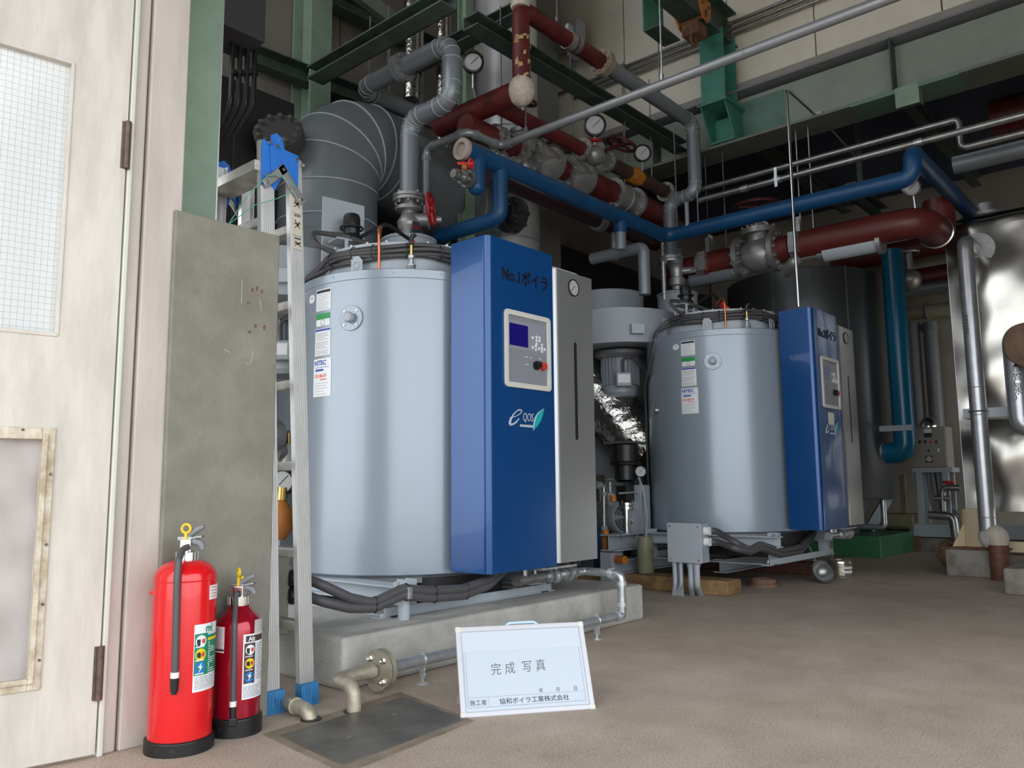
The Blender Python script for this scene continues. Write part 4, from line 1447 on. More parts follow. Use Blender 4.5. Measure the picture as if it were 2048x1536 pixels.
m = MB()
handwheel(m, gp + V((.02, .02, -.14)), (0, 0, 1), .06, .01)
m.build('cock_wheel', 'wheelred', ga)
m = MB().cyl(gp + V((.02, .02, -.15)), V((gp.x + .02, gp.y + .02, vc.z)), .022, n=10)
m.build('cock_body', 'castgrey', ga)
g2 = onY(1285, 306, U1.y - .03)
gauge('pressure_gauge', g2, (-.75, -.62, -.12), .08, None, 'small dial gauge above the orange tape on the lagged pipe', stem=[g2 + V((.02, .02, -.07)), V((g2.x + .02, g2.y + .02, U1.z + .03))])
g3 = onY(946, 124, yU.y + .3)
gauge('pressure_gauge', g3, (-.7, -.7, -.05), .085, None, 'dial gauge with bent brass stem beside the chimney', stem=[g3 + V((.02, .02, -.07)), g3 + V((.02, .02, -.2)), g3 + V((.08, .03, -.32)), g3 + V((-.02, .1, -.42))])
rods(ul, [step(U0, 'X', 1192, 0) * 0 + lerp(U0, U1, t) for t in (.12, .72, .9)], 4.6)

# middle line of big valves
t2 = step(P3[2], 'Y', 930, 232)
m0 = V((t2.x, t2.y - .12, 0))
m0 = onY(955, 262, t2.y - .14)
M1 = step(m0, 'X', 1330, 424)
dd = (M1 - m0)


def along(px, py): return step(m0, 'X', px, py)


ml = T('valve_header', 'middle header of red lagged pipe between the big cast valves', 'pipe', m0)
for (a, b, r, mm_) in (((930, 250), (985, 272), .085, 'redpipe'), ((1002, 279), (1032, 292), .080, 'redpipe'), ((1108, 322), (1132, 335), .085, 'redpipe'), ((1172, 352), (1226, 377), .105, 'redpipe'), ((1276, 398), (1345, 430), .11, 'redpipe2')):
    MB().pipe([along(*a), along(*b)], r, 20).build('pipe_run', mm_, ml)
m = MB()
for q in ((988, 273), (1000, 278)):
    flange(m, along(*q), dX_, .11, .02, 8, .011, .02)
each(m, 'flange', 'castgrey', ml)
rods(ml, [along(1005, 280), along(1150, 340), along(1255, 390)], 4.5)


def big_valve(label, pa, pb, kind, top=None):
    a, b = along(*pa), along(*pb)
    c = lerp(a, b, .5)
    t = T('cast_valve', label, 'valve', c)
    L = (b - a).length
    m = MB()
    if kind == 'globe':
        m.sph(c, L * .36, 20, 12, (1.1, 1, 1))
        m.cyl(c, c + V((0, -.02, .15)), .09, n=22)
        m.cyl(c + V((0, -.02, .13)), c + V((0, -.022, .165)), .13, n=26)
        m.bolts(c + V((0, -.022, .165)), (0, 0, 1), .11, 8, .012, .02)
    elif kind == 'check':
        m.lathe([(.085, 0), (.12, L * .25), (.12, L * .7), (.085, L)], a, dX_, 24)
        m.cyl(c, c + V((-.03, -.10, -.10)), .08, n=20)
        m.lathe([(.10, 0), (.10, .03), (.05, .04)], c + V((-.03, -.10, -.10)), (-.2, -.7, -.7), 20)
    else:
        m.lathe([(.085, 0), (.12, L * .2), (.115, L * .8), (.10, L)], a, dX_, 24)
        m.torus(c, dX_, .12, .01)
    flange(m, a, dX_, .145, .035, 10, .012, .022)
    flange(m, b, dX_, .145, .035, 10, .012, .022)
    m.build('valve_body', 'castgrey', t)
    if top:
        h = onY(*top, c.y)
        handwheel(MB(), h, (.1, -.35, .9), .11, .013).build('handwheel', 'darkwheel', t)
        MB().cyl(c, h, .016, n=8).build('spindle', 'castgrey', t)
    return t


big_valve('big cast stop valve with dark handwheel at the left of the middle header', (1034, 293), (1066, 306), 'globe', (1046, 200))
big_valve('bulbous cast check valve second from the left on the middle header', (1072, 308), (1106, 321), 'check')
big_valve('cast valve between two red pieces in the middle header', (1134, 336), (1170, 351), 'check')
big_valve('smooth cast reducer at the right end of the middle header', (1230, 379), (1272, 396), 'plain')
g4 = onY(1094, 269, m0.y)
gauge('pressure_gauge', g4, (-.7, -.7, -.05), .075, None, 'half-hidden dial gauge behind the long grey pipe', stem=[g4 + V((.02, .02, -.06)), g4 + V((.02, .02, -.22))])

# lower silver line
l0 = onY(945, 292, t2.y - .05)
L1_ = step(l0, 'X', 1235, 412)
ll = T('jacketed_pipe', 'silver jacketed line with flanges just above the blue pipe', 'pipe', l0)
MB().pipe([l0, L1_], .078, 20).build('pipe_run', 'grpipe', ll)
m = MB()
for q in ((968, 300), (1012, 322), (1025, 327), (1058, 342), (1128, 372), (1152, 380), (1205, 400), (1220, 406)):
    flange(m, step(l0, 'X', *q), dX_, .115, .025, 8, .011, .02)
m.build('flange', 'castgrey', ll)
m = MB()
for q in ((990, 311), (1042, 335)):
    m.sph(step(l0, 'X', *q), .11, 16, 10)
m.build('strainer_body', 'castgrey', ll)

# blue feed pipe
f0 = onY(928, 300, 3.62)
PB = walk(f0, ('X', 1334, 466), ('Y', 1826, 350), ('Z', 1856, 298), ('X', 1996, 424))
bp = T('blue_pipe', 'blue feed pipe running under the headers and away to the right', 'pipe', f0)
MB().pipe(PB, .064, 20, .14, 8).build('pipe_run', 'bluepipe', bp, 50)
m = MB()
m.lathe([(.075, 0), (.075, .03), (.045, .032), (.045, .01)], f0, (-1, 0, 0), 24)
m.build('end_flange', mat('pale_flange', (.34, .27, .24), .6, var=.2), bp)
q = f0 + dX_ * .12
MB().pipe([q, q + V((0, -.0, -.22))], .06, 18).sph(q + V((0, 0, -.22)), .06, 14, 8).build('end_stub', 'bluepipe', bp)
m = MB()
for k in range(3):
    m.cyl(q + V((-.07 - .05 * k, .0, -.19)), q + V((-.095 - .05 * k, .0, -.19)), .06 - .012 * k, n=16)
m.cyl(q + V((-.04, 0, -.19)), q + V((-.22, 0, -.19)), .03, n=14)
m.build('end_valve', 'steel', bp)
cv = T('small_valve', 'small red-handled valve on the end of the blue pipe', 'valve', onY(942, 328, 3.5))
q = onY(942, 328, 3.54)
MB().torus(q, (.3, -.9, 0), .03, .009).sph(q, .018, 10, 6).cyl(q, q + V((-.03, .09, .02)), .012, n=8).build('handle', 'redplastic', cv)
MB().sph(q + V((-.06, 0, -.04)), .022, 10, 6).build('valve_body', 'orange', cv)
d0 = step(f0, 'X', 1000, 330)
PD = walk(d0, ('Z', 1001, 436), ('Y', 880, 482))
MB().pipe(PD, .055, 18, .07).build('branch', 'bluepipe', bp)
m = MB().cyl(PD[1] + V((.07, -.0, .05)), PD[1] + V((.2, -.02, .05)), .06, n=18)
flange(m, PD[1] + V((.13, 0, .05)), dX_, .13, .05, 8, .015, .03)
m.build('branch_valve', 'black', bp)
d1 = step(f0, 'X', 1243, 428)
MB().pipe(walk(d1, ('Z', 1242, 466)), .055, 16).build('branch', 'bluepipe', bp)
rods(bp, [lerp(PB[1], PB[2], t) for t in (.06, .16)], 4.0)
fp = T('feed_pipe', 'grey pipes dropping from the blue pipe to the farther boiler', 'pipe', d1)
e1 = step(d1, 'Z', 1242, 466)
jpipe(fp, walk(e1, ('Z', 1241, 500)), .045, .06, 'grpipe', seams=False)
e2 = onY(1184, 518, 4.1)
jpipe(fp, walk(e2, ('Y', 1287, 494), ('Z', 1285, 590)), .05, .06, 'grpipe', seams=False)
e3 = onY(1229, 466, 3.9)
jpipe(fp, walk(e3, ('Z', 1229, 520)), .036, .05, 'grpipe', seams=False)
e4 = onY(1325, 486, 3.85)
jpipe(fp, walk(e4, ('Z', 1328, 600)), .022, .05, 'galv', seams=False)
e5 = onX(1373, 405, 6.2)
jpipe(fp, walk(e5, ('Z', 1375, 464), ('Y', 1348, 470)), .02, .04, 'grpipe', seams=False)

# long grey pipe crossing the whole view
g0 = onY(852, 440, 4.35)
PG = walk(g0, ('Z', 851, 297), ('Y', 932, 252), ('X', 1006, 281), ('Y', 1790, -16))
PG[4] = PG[3] + (PG[4] - PG[3]) * ((-1.58 - PG[3].y) / (PG[4].y - PG[3].y))
lg = T('long_grey_pipe', 'slim grey pipe crossing in front of the valves to upper right', 'pipe', g0)
MB().pipe(PG, .031, 16, .07, 6).build('pipe_run', mat('slim_pipe_grey', (.30, .315, .325), .38, .5), lg)
m = MB()
for i in (1, 2, 3):
    for nb in (PG[i - 1], PG[i + 1]):
        d = (nb - PG[i]).normalized()
        m.cyl(PG[i] + d * .06, PG[i] + d * .1, .037, n=16)
m.cyl(step(PG[3], 'Y', 1485, 100), step(PG[3], 'Y', 1490, 98), .033, n=16)
each(m, 'socket', 'grpipe', lg)
rods(lg, [step(PG[3], 'Y', 1049, 265), step(PG[3], 'Y', 1322, 160)], 4.9)

# silver tubes along the annex edge
tu = T('silver_tubes', 'pair of thin silver tubes running above the blue pipe at right', 'pipe', onX(1400, 400, 6.4))
a = onX(1398, 401, 6.45)
MB().cyl(a, V((a.x, -1.58, a.z)), .026, n=12).build('tube', 'steel', tu)
a = onX(1380, 385, 6.75)
P5 = walk(a, ('Y', 1916, 232), ('Z', 1926, 296), ('Y', 2120, 240))
P5[-1] = V((P5[-1].x, -1.58, P5[-1].z))
MB().pipe(P5, .026, 12, .05).build('tube', 'steel', tu)
m = MB()
a = onX(1398, 401, 6.45)
for q in ((1490, 380), (1556, 362), (1840, 306)):
    p = step(a, 'Y', *q)
    m.cyl(p - V((0, .03, 0)), p + V((0, .03, 0)), .031, n=12)
p = step(a, 'Y', 1555, 362)
m.bx(p.x - .035, p.x - .027, p.y - .012, p.y + .012, p.z - .07, p.z + .10)
each(m, 'coupling', 'galv', tu)
dk = onX(1908, 331, 7.3)
ld = T('dark_lagged_pipe', 'thick dark lagged pipe below the silver tubes at the right edge', 'pipe', dk)
MB().cyl(dk, V((dk.x, -1.58, dk.z)), .075, n=18).build('pipe_run', 'duct', ld)

# siphon tube over the farther boiler
a = onY(1597, 614, 2.34)
PS = walk(a, ('Z', 1571, 178), ('X', 1650, 243), ('Z', 1668, 262), ('X', 1710, 308))
sv = T('siphon_tube', 'thin bright tube rising from the farther boiler and bending away', 'pipe', a)
PS = [a, PS[1], onX(1640, 238, PS[1].x + 1.0), onX(1665, 262, PS[1].x + 1.2), onX(1712, 312, PS[1].x + 1.5)]
MB().pipe(PS, .0125, 10, .05).build('tube', 'chrome', sv)
MB().bx(PS[2].x - .03, PS[2].x + .03, PS[2].y - .03, PS[2].y + .03, PS[2].z, PS[2].z + .06).build('clip', 'steel', sv, 0)

# big red-brown line with globe valve, right
rx = 6.95
r0 = onX(1330, 546, rx)
PR = walk(r0, ('Y', 1846, 456), ('X', 1880, 474), ('Z', 1893, 400))
br_ = T('lagged_pipe', 'thick red-brown pipe elbowing away above the dark round tank', 'pipe', r0)


def ry(px, py): return step(r0, 'Y', px, py)


dY_ = V((0, -1, 0))
MB().pipe([ry(1600, 487)] + PR[1:], .125, 24, .2, 8).build('pipe_run', 'redpipe2', br_, 50)
MB().cyl(ry(1418, 524), ry(1476, 510), .115, n=20).build('pipe_run', 'redpipe2', br_)
MB().cyl(ry(1557, 497), ry(1582, 491), .115, n=20).build('pipe_run', 'redpipe2', br_)
MB().cyl(ry(1335, 545), ry(1396, 530), .10, n=20).build('pipe_run', 'redpipe2', br_)
m = MB()
for q in ((1404, 528), (1412, 526), (1590, 489)):
    m.cyl(ry(*q) + dY_ * -.02, ry(*q) + dY_ * .02, .13, n=22)
for q in ((1417, 524), (1598, 487)):
    c = ry(*q)
    m.bx(c.x - .16, c.x - .1, c.y - .04, c.y + .04, c.z - .09, c.z + .09)
    m.bx(c.x - .02, c.x + .02, c.y - .02, c.y + .02, c.z + .1, c.z + .26)
each(m, 'pipe_clamp', 'castgrey', br_)
m = MB().torus(lerp(PR[1], PR[2], .75), PR[2] - PR[1], .13, .012)
m.build('bright_clamp', 'chrome', br_)
rods(br_, [ry(1418, 524) + V((0, 0, .2)), ry(1453, 516), ry(1603, 486) + V((0, 0, .2)), ry(1628, 480)], GB)
vb = T('globe_valve', 'large cast globe valve with red wheel in the thick red-brown pipe', 'valve', ry(1518, 502))
c = ry(1519, 501)
m = MB().sph(c + V((0, 0, -.01)), .165, 24, 16, (.95, 1.15, 1))
flange(m, ry(1482, 509), dY_, .19, .045, 12, .016, .03)
flange(m, ry(1553, 497), dY_, .19, .045, 12, .016, .03)
m.cyl(c, c + V((0, 0, .2)), .115, n=24)
m.lathe([(.17, 0), (.17, .05), (.1, .055), (.09, .09), (.05, .1), (.04, .2)], c + V((0, 0, .17)), n=26)
m.bolts(c + V((0, 0, .22)), (0, 0, 1), .145, 10, .014, .03)
for sx in (-1, 1): m.bx(c.x - .015, c.x + .015, c.y + sx * .06 - .012, c.y + sx * .06 + .012, c.z + .25, c.z + .42)
m.build('valve_body', 'castgrey', vb)
handwheel(MB(), c + V((0, 0, .45)), (0, 0, 1), .20, .018).build('handwheel', 'darkwheel', vb)
gl = T('jacketed_pipe', 'pale grey jacketed pipe slung under the thick red-brown pipe', 'pipe', ry(1700, 480))
a = onX(1650, 505, rx + .02)
MB().cyl(a, step(a, 'Y', 1757, 486), .085, n=20).build('pipe_run', 'greylit', gl)
m = MB().cyl(step(a, 'Y', 1757, 486), step(a, 'Y', 1766, 484), .105, n=22)
m.cyl(step(a, 'Y', 1636, 499), step(a, 'Y', 1656, 496), .06, n=18).cyl(step(a, 'Y', 1590, 508), step(a, 'Y', 1640, 499), .045, n=14)
m.pipe([step(a, 'Y', 1592, 508), onX(1588, 525, rx), onX(1570, 545, rx + .1)], .06, 14, .05)
each(m, 'fitting', 'castgrey', gl)
a = onX(1384, 560, rx + .02)
MB().cyl(a, step(a, 'Y', 1466, 538), .075, n=20).build('pipe_run', 'grpipe', gl)
MB().cyl(step(a, 'Y', 1466, 538), step(a, 'Y', 1510, 527), .045, n=14).sph(step(a, 'Y', 1468, 538), .07, 14, 8).build('fitting', 'castgrey', gl)
g5 = onX(1823, 374, rx - .1)
gauge('pressure_gauge', g5, (-.95, -.3, -.05), .072, None, 'white dial gauge on a thin stem above the red-brown elbow', rim='steel', stem=[g5 + V((.03, .0, -.06)), V((g5.x + .06, g5.y, PR[1].z + .1))])

a = onY(975, 352, 3.95)
drp = T('dark_return_pipe', 'dark maroon pipe parallel to and below the blue feed pipe', 'pipe', a)
MB().cyl(a, step(a, 'X', 1316, 480), .06, n=18).build('pipe_run', mat('dark_maroon_pipe', (.035, .012, .016), .5), drp)
m = MB().cyl(step(a, 'X', 1196, 436), step(a, 'X', 1206, 440), .085, n=18)
m.build('flange', 'midgrey', drp)
a = onY(932, 200, 4.55)
pst = T('slim_post', 'slim pale green post left of the silver chimney', 'post', (a.x, a.y, 0))
MB().bx(a.x - .05, a.x + .05, 4.5, 4.51, 0, 5.2).bx(a.x - .05, a.x + .05, 4.59, 4.6, 0, 5.2).bx(a.x - .006, a.x + .006, 4.51, 4.59, 0, 5.2).build('post', 'green', pst, 0)
# ================================================================== FLUE AND CHIMNEY
q_ = onY(656, 430, F1.y + 1.46)
fx = V((q_.x, q_.y, F1.z))
zc = onY(690, 272, fx.y).z
z0 = F1.z + 2.05
CH = V((5.5, 4.87, 0))
el = T('flue_duct', 'huge dark grey banded elbow duct above the nearer boiler', 'duct', V((fx.x, fx.y, z0)))
jpts = [V((fx.x, fx.y, z0 - .02)), V((fx.x, fx.y, zc)), onY(900, 402, CH.y)]
MB().pipe(jpts, .36, 44, .55, 14).build('elbow', 'duct', el, 50)
sm = MB()
b_ = jpts[1]
t_ = min(.55, .49 * (jpts[0] - b_).length, .49 * (jpts[2] - b_).length)
q0, q1 = b_ + V((0, 0, -t_)), b_ + (jpts[2] - b_).normalized() * t_
for f in (0, .22, .42, .62, .82, 1):
    p = q0 * (1 - f) ** 2 + b_ * 2 * f * (1 - f) + q1 * f * f
    tn = (b_ - q0) * (2 * (1 - f)) + (q1 - b_) * (2 * f)
    sm.torus(p, tn, .364, .006, 60, 6)
sm.torus(V((fx.x, fx.y, z0 + .26)), (0, 0, 1), .364, .006, 60, 6)
each(sm, 'jacket_seam', 'greylit', el)
MB().lathe([(.37, 0), (.385, .02), (.385, .16), (.37, .17)], V((fx.x, fx.y, z0 - .02)), n=56).build('skirt_band', 'duct', el, 30)
fA, fB = onY(900, 405, CH.y), onY(962, 428, CH.y)
MB().pipe([fA - V((.05, 0, 0)), fB + V((.25, 0, 0))], .26, 36).build('reducer', 'duct', el, 50)
m = MB()
flange(m, fB, dX_, .36, .03, 16, .014, .03)
m.build('flange', 'grpipe', el)
MB().torus(lerp(fA, fB, .5), fB - fA, .261, .004, 40, 5).build('duct_seam', 'greylit', el)
bf_ = onY(556, 262, 4.7)
dp = T('round_damper_plate', 'dark bolted round plate behind the ladder top', 'plate', bf_)
m = MB().cyl(bf_, bf_ + V((.06, .06, -.042)), .17, n=30)
m.build('plate_disc', mat('dark_plate', (.06, .058, .055), .5), dp)
each(MB().bolts(bf_, (-.6, -.6, .42), .14, 12, .018, .03), 'bolt', 'steel', dp)
ch = T('chimney', 'tall shiny silver chimney in the far corner', 'chimney', CH)
MB().cyl(CH + V((0, 0, .0)), CH + V((0, 0, 7)), .30, n=48).build('stack', mat('chimney_sheet', (.66, .66, .66), .38, .45, var=.05, vscale=3), ch, 30)
sm = MB()
for z in (3.0, 4.05, 5.1, 6.15): sm.torus(CH + V((0, 0, z)), (0, 0, 1), .301, .006, 48, 5)
each(sm, 'seam', 'galv', ch)
cv_ = onY(1100, 150, CH.y + .35)
ck = T('square_duct', 'square grey riser duct beside the chimney', 'duct', cv_)
MB().bx(cv_.x - .28, cv_.x + .08, CH.y + .3, CH.y + .7, 0, 7).build('riser', mat('riser_grey', (.24, .235, .225), .6), ck, 0, .01)
# foil-wrapped risers behind the grey steam pipe
fo = T('foil_riser', 'foil wrapped thin riser behind the grey steam pipe', 'pipe', onY(822, 150, 5.0))
for (pa, pb, yy, rr) in (((823, 60), (823, 200), 5.1, .07), ((884, 120), (884, 345), 4.9, .05)):
    a, b = onY(*pa, yy), onY(*pb, yy)
    MB().cyl(V((a.x, yy, b.z)), V((a.x, yy, a.z + .6)), rr, n=18).build('foil_jacket', 'foil', fo)
    MB().cyl(V((a.x + rr * 1.6, yy, 1)), V((a.x + rr * 1.6, yy, 6)), rr * .4, n=10).build('bare_pipe', 'steel', fo)
a = onY(920, 90, 4.7)
MB().cyl(a - V((.12, 0, 0)), a + V((.25, 0, 0)), .055, n=16).cyl(a, a + V((.02, 0, 0)), .075, n=18).build('bright_coupling', 'chrome', fo)

# ================================================================== BETWEEN AND AROUND THE BOILERS
fd = T('foil_duct', 'crinkled foil-wrapped duct slanting down between the two boilers', 'duct', onY(1230, 820, 4.0))
pa, pb = onY(1160, 760, 4.3), onY(1300, 905, 3.75)
mb = MB()
rr_ = random.Random(5)
rings = []
x_, y_, d_ = frame(pb - pa)
for i in range(34):
    c = lerp(pa, pb, i / 33)
    ring = []
    for k in range(48):
        a = 2 * pi * k / 48
        r = .25 + .010 * sin(5 * a + i * .5) * sin(i * .7) + rr_.uniform(-.005, .005)
        ring.append(c + (x_ * cos(a) + y_ * sin(a)) * r)
    rings.append(ring)
mb.rings(rings).build('foil_jacket', 'foil', fd, 25)
hp = onY(1255, 800, 4.25)
ho = T('duct_hopper', 'plain grey tapering hopper below the hanging fan motor', 'duct', hp)
MB().lathe([(.06, -.22), (.24, .02), (.24, .5)], hp, n=36).build('hopper', 'greypaint', ho, 30)
# multistage pump
pp = onY(1250, 938, 3.62)
pu_ = T('feed_pump', 'black upright pump with flanged silver foot beside the farther boiler', 'pump', (pp.x, 3.62, 0))
zt, zm, zl, zb_ = zat(pp.x, 3.62, 888), zat(pp.x, 3.62, 930), zat(pp.x, 3.62, 962), zat(pp.x, 3.62, 1005)
MB().lathe([(.06, zl), (.085, zl + .01), (.085, zm - .005), (.12, zm), (.125, zm + .02), (.11, zm + .03), (.11, zt - .01), (.09, zt)], (pp.x, 3.62, 0), n=26).build('motor', 'black', pu_)
MB().bx(pp.x - .12, pp.x + .14, 3.5, 3.74, zt, zt + .018).build('top_plate', 'steel', pu_, 0)
MB().bx(pp.x - .06, pp.x + .06, 3.56, 3.68, zb_, zl).build('barrel', 'black', pu_, 0, .02)
m = MB().cyl((pp.x, 3.62, zb_ - .10), (pp.x, 3.62, zb_), .03, n=14)
m.cyl((pp.x, 3.62, zb_ - .02), (pp.x, 3.62, zb_), .07, n=20).cyl((pp.x, 3.62, zb_ - .05), (pp.x, 3.62, zb_ - .03), .07, n=20)
m.bolts((pp.x, 3.62, zb_), (0, 0, 1), .055, 4, .01, .02)
m.pipe([(pp.x, 3.62, zb_ - .04), (pp.x, 3.62, zb_ - .2), (pp.x + .0, 3.62, zb_ - .26)], .034, 14).pipe([(pp.x, 3.62, zb_ - .12), (pp.x + .07, 3.59, zb_ - .17), (pp.x + .13, 3.55, zb_ - .17)], .026, 12, .03)
m.build('flange_pipe', 'chrome', pu_)
m = MB().bx(pp.x - .02, pp.x + .02, 3.6, 3.64, .15, zb_ - .15)
m.build('stem', 'black', pu_, 0)
gk = onY(1281, 943, 3.5)
gauge('pressure_gauge', gk, (-.8, -.6, 0), .05, None, 'small white dial gauge between the black pump and farther boiler', stem=[gk + V((.02, .02, -.05)), gk + V((.02, .02, -.16)), gk + V((-.2, .08, -.17))])
gp_ = onY(1272, 1020, 3.58)
z0, z1 = zat(gp_.x, 3.58, 1072), zat(gp_.x, 3.58, 970)
gpl = MB().bx(gp_.x - .05, gp_.x + .09, 3.5, 3.9, z0, z1).build('grey_steel_post', 'greypaint', None, 0, .004)
tag(gpl, 'flat grey sheet-steel post beside the black pump', 'post')
mt = onY(1238, 1033, 3.72)
ma = T('blower_motor', 'round grey motor with slotted fan guard on the frame', 'motor', mt)
md = V((-.35, -.93, 0)).normalized()
mz = mt + md * .1
MB().lathe([(.14, -.3), (.15, -.1), (.15, -.02), (.135, 0), (.02, .004)], mz, md, 36).build('motor_body', 'midgrey', ma, 40)
x_, y_, _ = frame(md)
sl = MB()
for k, rr in enumerate((.03, .05, .07, .09, .11)):
    for q in range(4):
        sl.torus(mz + md * .006, md, rr, .0045, 8, 4, q * pi / 2 + .18, (q + 1) * pi / 2 - .18)
sl.build('guard_slots', 'black', ma)
# brass trap and pipes between
tp_ = onY(1218, 968, 3.6)
trp = T('strainer_line', 'thin galvanised line with orange-capped strainer between the boilers', 'pipe', tp_)
a = onY(1252, 968, 3.6)
P = walk(a, ('X', 1206, 968), ('Z', 1209, 1060))
P[1].y = 3.6
MB().pipe([a, onY(1207, 969, 3.6), onY(1208, 1060, 3.6)], .016, 12, .04).build('pipe_run', 'steel', trp)
c = onY(1220, 985, 3.56)
MB().lathe([(.03, .0), (.042, -.02), (.042, -.09), (.02, -.12)], c, n=18).cyl(c, c + V((0, 0, .08)), .014, n=10).torus(c + V((0, 0, .1)), (0, 0, 1), .03, .006).build('strainer', 'castgrey', trp)
MB().cyl(c + V((-.02, -.04, -.02)), c + V((-.022, -.045, -.07)), .026, n=14).build('orange_cap', 'orange', trp)
m = MB()
for py in (985, 1052): m.cyl(onY(1208, py, 3.6), onY(1208, py + 8, 3.6), .026, n=8)
m.cyl(onY(1188, 970, 3.6), onY(1200, 970, 3.6), .03, n=14)
each(m, 'union', 'galv', trp)
MB().pipe([onY(1210, 1060, 3.6), onY(1213, 1118, 3.6), onY(1250, 1120, 3.4)], .03, 14, .06).build('brown_pipe', 'orange', trp)
bz = onY(1203, 1080, 3.9)
tag(MB().cyl((bz.x, 3.9, 0), (bz.x, 3.9, .55), .07, n=20).build('blue_drain_pipe', 'bluepipe', None), 'short blue pipe standing behind the nearer cabinet', 'pipe')
wd = onY(1215, 975, 4.3)
bxx = T('grey_cabinet_back', 'drab grey-green housing low between the boilers', 'housing', (wd.x, 4.3, 0))
MB().bx(wd.x - .35, wd.x + .35, 4.25, 4.6, .45, onY(1215, 950, 4.3).z).build('housing', 'mortar', bxx, 0, .01)
MB().cyl(V((wd.x - .2, 4.5, .98)), V((wd.x - .19, 4.48, .99)), .16, n=28).build('round_cover', 'darktank', bxx)
# grey frame channels under the farther boiler's fan
ft = T('fan_frame', 'grey channel frame with bolts under the pump and fan', 'frame', (5.6, 3.7, .2))
a = onY(1240, 1085, 3.55)
for (pxa, pxb) in ((1218, 1290), (1306, 1345)):
    xa_, xb_ = onY(pxa, 1080, 3.52).x, onY(pxb, 1080, 3.52).x
    z0, z1 = zat(xa_, 3.52, 1100), zat(xa_, 3.52, 1072)
    MB().bx(xa_, xb_, 3.52, 3.53, z0, z1).bx(xa_, xb_, 3.46, 3.6, z1, z1 + .01).bx(xa_, xb_, 3.46, 3.6, z0 - .01, z0).build('channel', 'greypaint', ft, 0)
    m = MB()
    for t in (.3, .7): m.cyl(V((lerp(V((xa_, 0, 0)), V((xb_, 0, 0)), t).x, 3.52, z1 - .02)), V((lerp(V((xa_, 0, 0)), V((xb_, 0, 0)), t).x, 3.50, z1 - .02)), .02, n=8)
    each(m, 'bolt', 'galv', ft)
xa_ = onY(1230, 1110, 3.5).x
MB().bx(xa_ - .05, xa_ + .10, 3.50, 3.6, 0, .26).build('foot', 'greypaint', ft, 0)

# cloudy jar with hose
jp = onZ(1291, 1124, .103)
jr = T('drip_jar', 'cloudy olive plastic jar on the ochre sleeper', 'jar', (5.3, 3.33, .103))
J = V((5.29, onX(1291, 1100, 5.29).y, .103))
zt = zat(J.x, J.y, 1073) - .103
MB().lathe([(.02, 0), (.055, .002), (.06, .012), (.06, zt - .03), (.054, zt - .015), (.055, zt), (.048, zt), (.047, zt - .02), (.05, zt - .04), (.05, .02), (.01, .015)], J, n=28).build('jar_body', 'jar', jr)
MB().pipe([J + V((.0, .0, .06)), J + V((.02, .0, zt + .05)), onY(1294, 1035, 3.42), onY(1286, 975, 3.5), onY(1277, 955, 3.5)], .0075, 8, .08).build('clear_hose', 'greylit', jr)

# junction box with conduits
jx = 4.95
a, b = onX(1335, 1046, jx), onX(1404, 1127, jx)
jb = T('junction_box', 'light grey junction box on conduit legs before the farther boiler', 'box', (jx, (a.y + b.y) / 2, 0))
MB().bx(jx, jx + .11, b.y, a.y, b.z, a.z).build('box_body', 'greypaint', jb, 0, .004)
MB().bx(jx - .006, jx, b.y - .004, a.y + .004, b.z - .002, a.z + .003).build('cover', 'greylit', jb, 0, .003)
m = MB()
for y in (a.y - .02, b.y + .02):
    for z in (a.z - .02, b.z + .02): m.cyl((jx - .006, y, z), (jx - .009, y, z), .006, n=8)
m.build('screw', 'galv', jb)
for i, (p0, p1, r) in enumerate(((1349, 1347, .016), (1361, 1351, .013), (1381, 1384, .02), (1393, 1402, .021))):
    t0 = onX(p0, 1126, jx + .05)
    g0 = onZ(p1, 1190, 0)
    pts = [V((t0.x, t0.y, b.z + .0)), V((t0.x, t0.y, b.z * .35)), V((g0.x, g0.y, -.005))]
    MB().pipe(pts, r, 12, .05).cyl(pts[0] - V((0, 0, .03)), pts[0] + V((0, 0, .0)), r * 1.25, n=14).build('conduit_leg', 'greylit', jb)
gy0, gy1 = onX(1350, 1100, jx + .07).y, onX(1350, 1100, jx + .07).y - .05
MB().bx(jx + .08, jx + .086, gy1, gy0, 0, b.z).build('back_leg', 'greypaint', jb, 0)
for i, (py, sag) in enumerate(((1062, .0), (1084, -.02))):
    s = onX(1416, py, jx + .06)
    pts = [V((jx + .06, b.y + .01, s.z)), V((jx + .12, b.y - .05, s.z)), onY(1470, 1085 + 12 * i, 2.44), onY(1500, 1100 + 4 * i, 2.42), onY(1520, 1088 + 8 * i, 2.40), onY(1560, 1102 + 8 * i, 2.40), onY(1600, 1094 + 10 * i, 2.42), onY(1622, 1070 + 8 * i, 2.45), onY(1630 + 4 * i, 1050, 2.5)]
    pts = [V(p) for p in pts]
    MB().pipe(pts, .022, 12, .12, 6).build('flexible_conduit', 'conduit', jb)
    MB().cyl(V((jx + .06, b.y + .004, s.z)), V((jx + .06, b.y - .035, s.z)), .028, n=14).build('gland', 'white', jb)

# clay ring on the floor
cg = onZ(1527, 1172)
cr_ = T('clay_pipe_ring', 'round brown clay ring standing on the floor in front of the farther boiler', 'ring', cg)
MB().lathe([(.105, -.01), (.105, .02), (.092, .022), (.092, .055), (.075, .055), (.075, .02)], cg, n=32).build('ring_body', 'clay', cr_, 30)
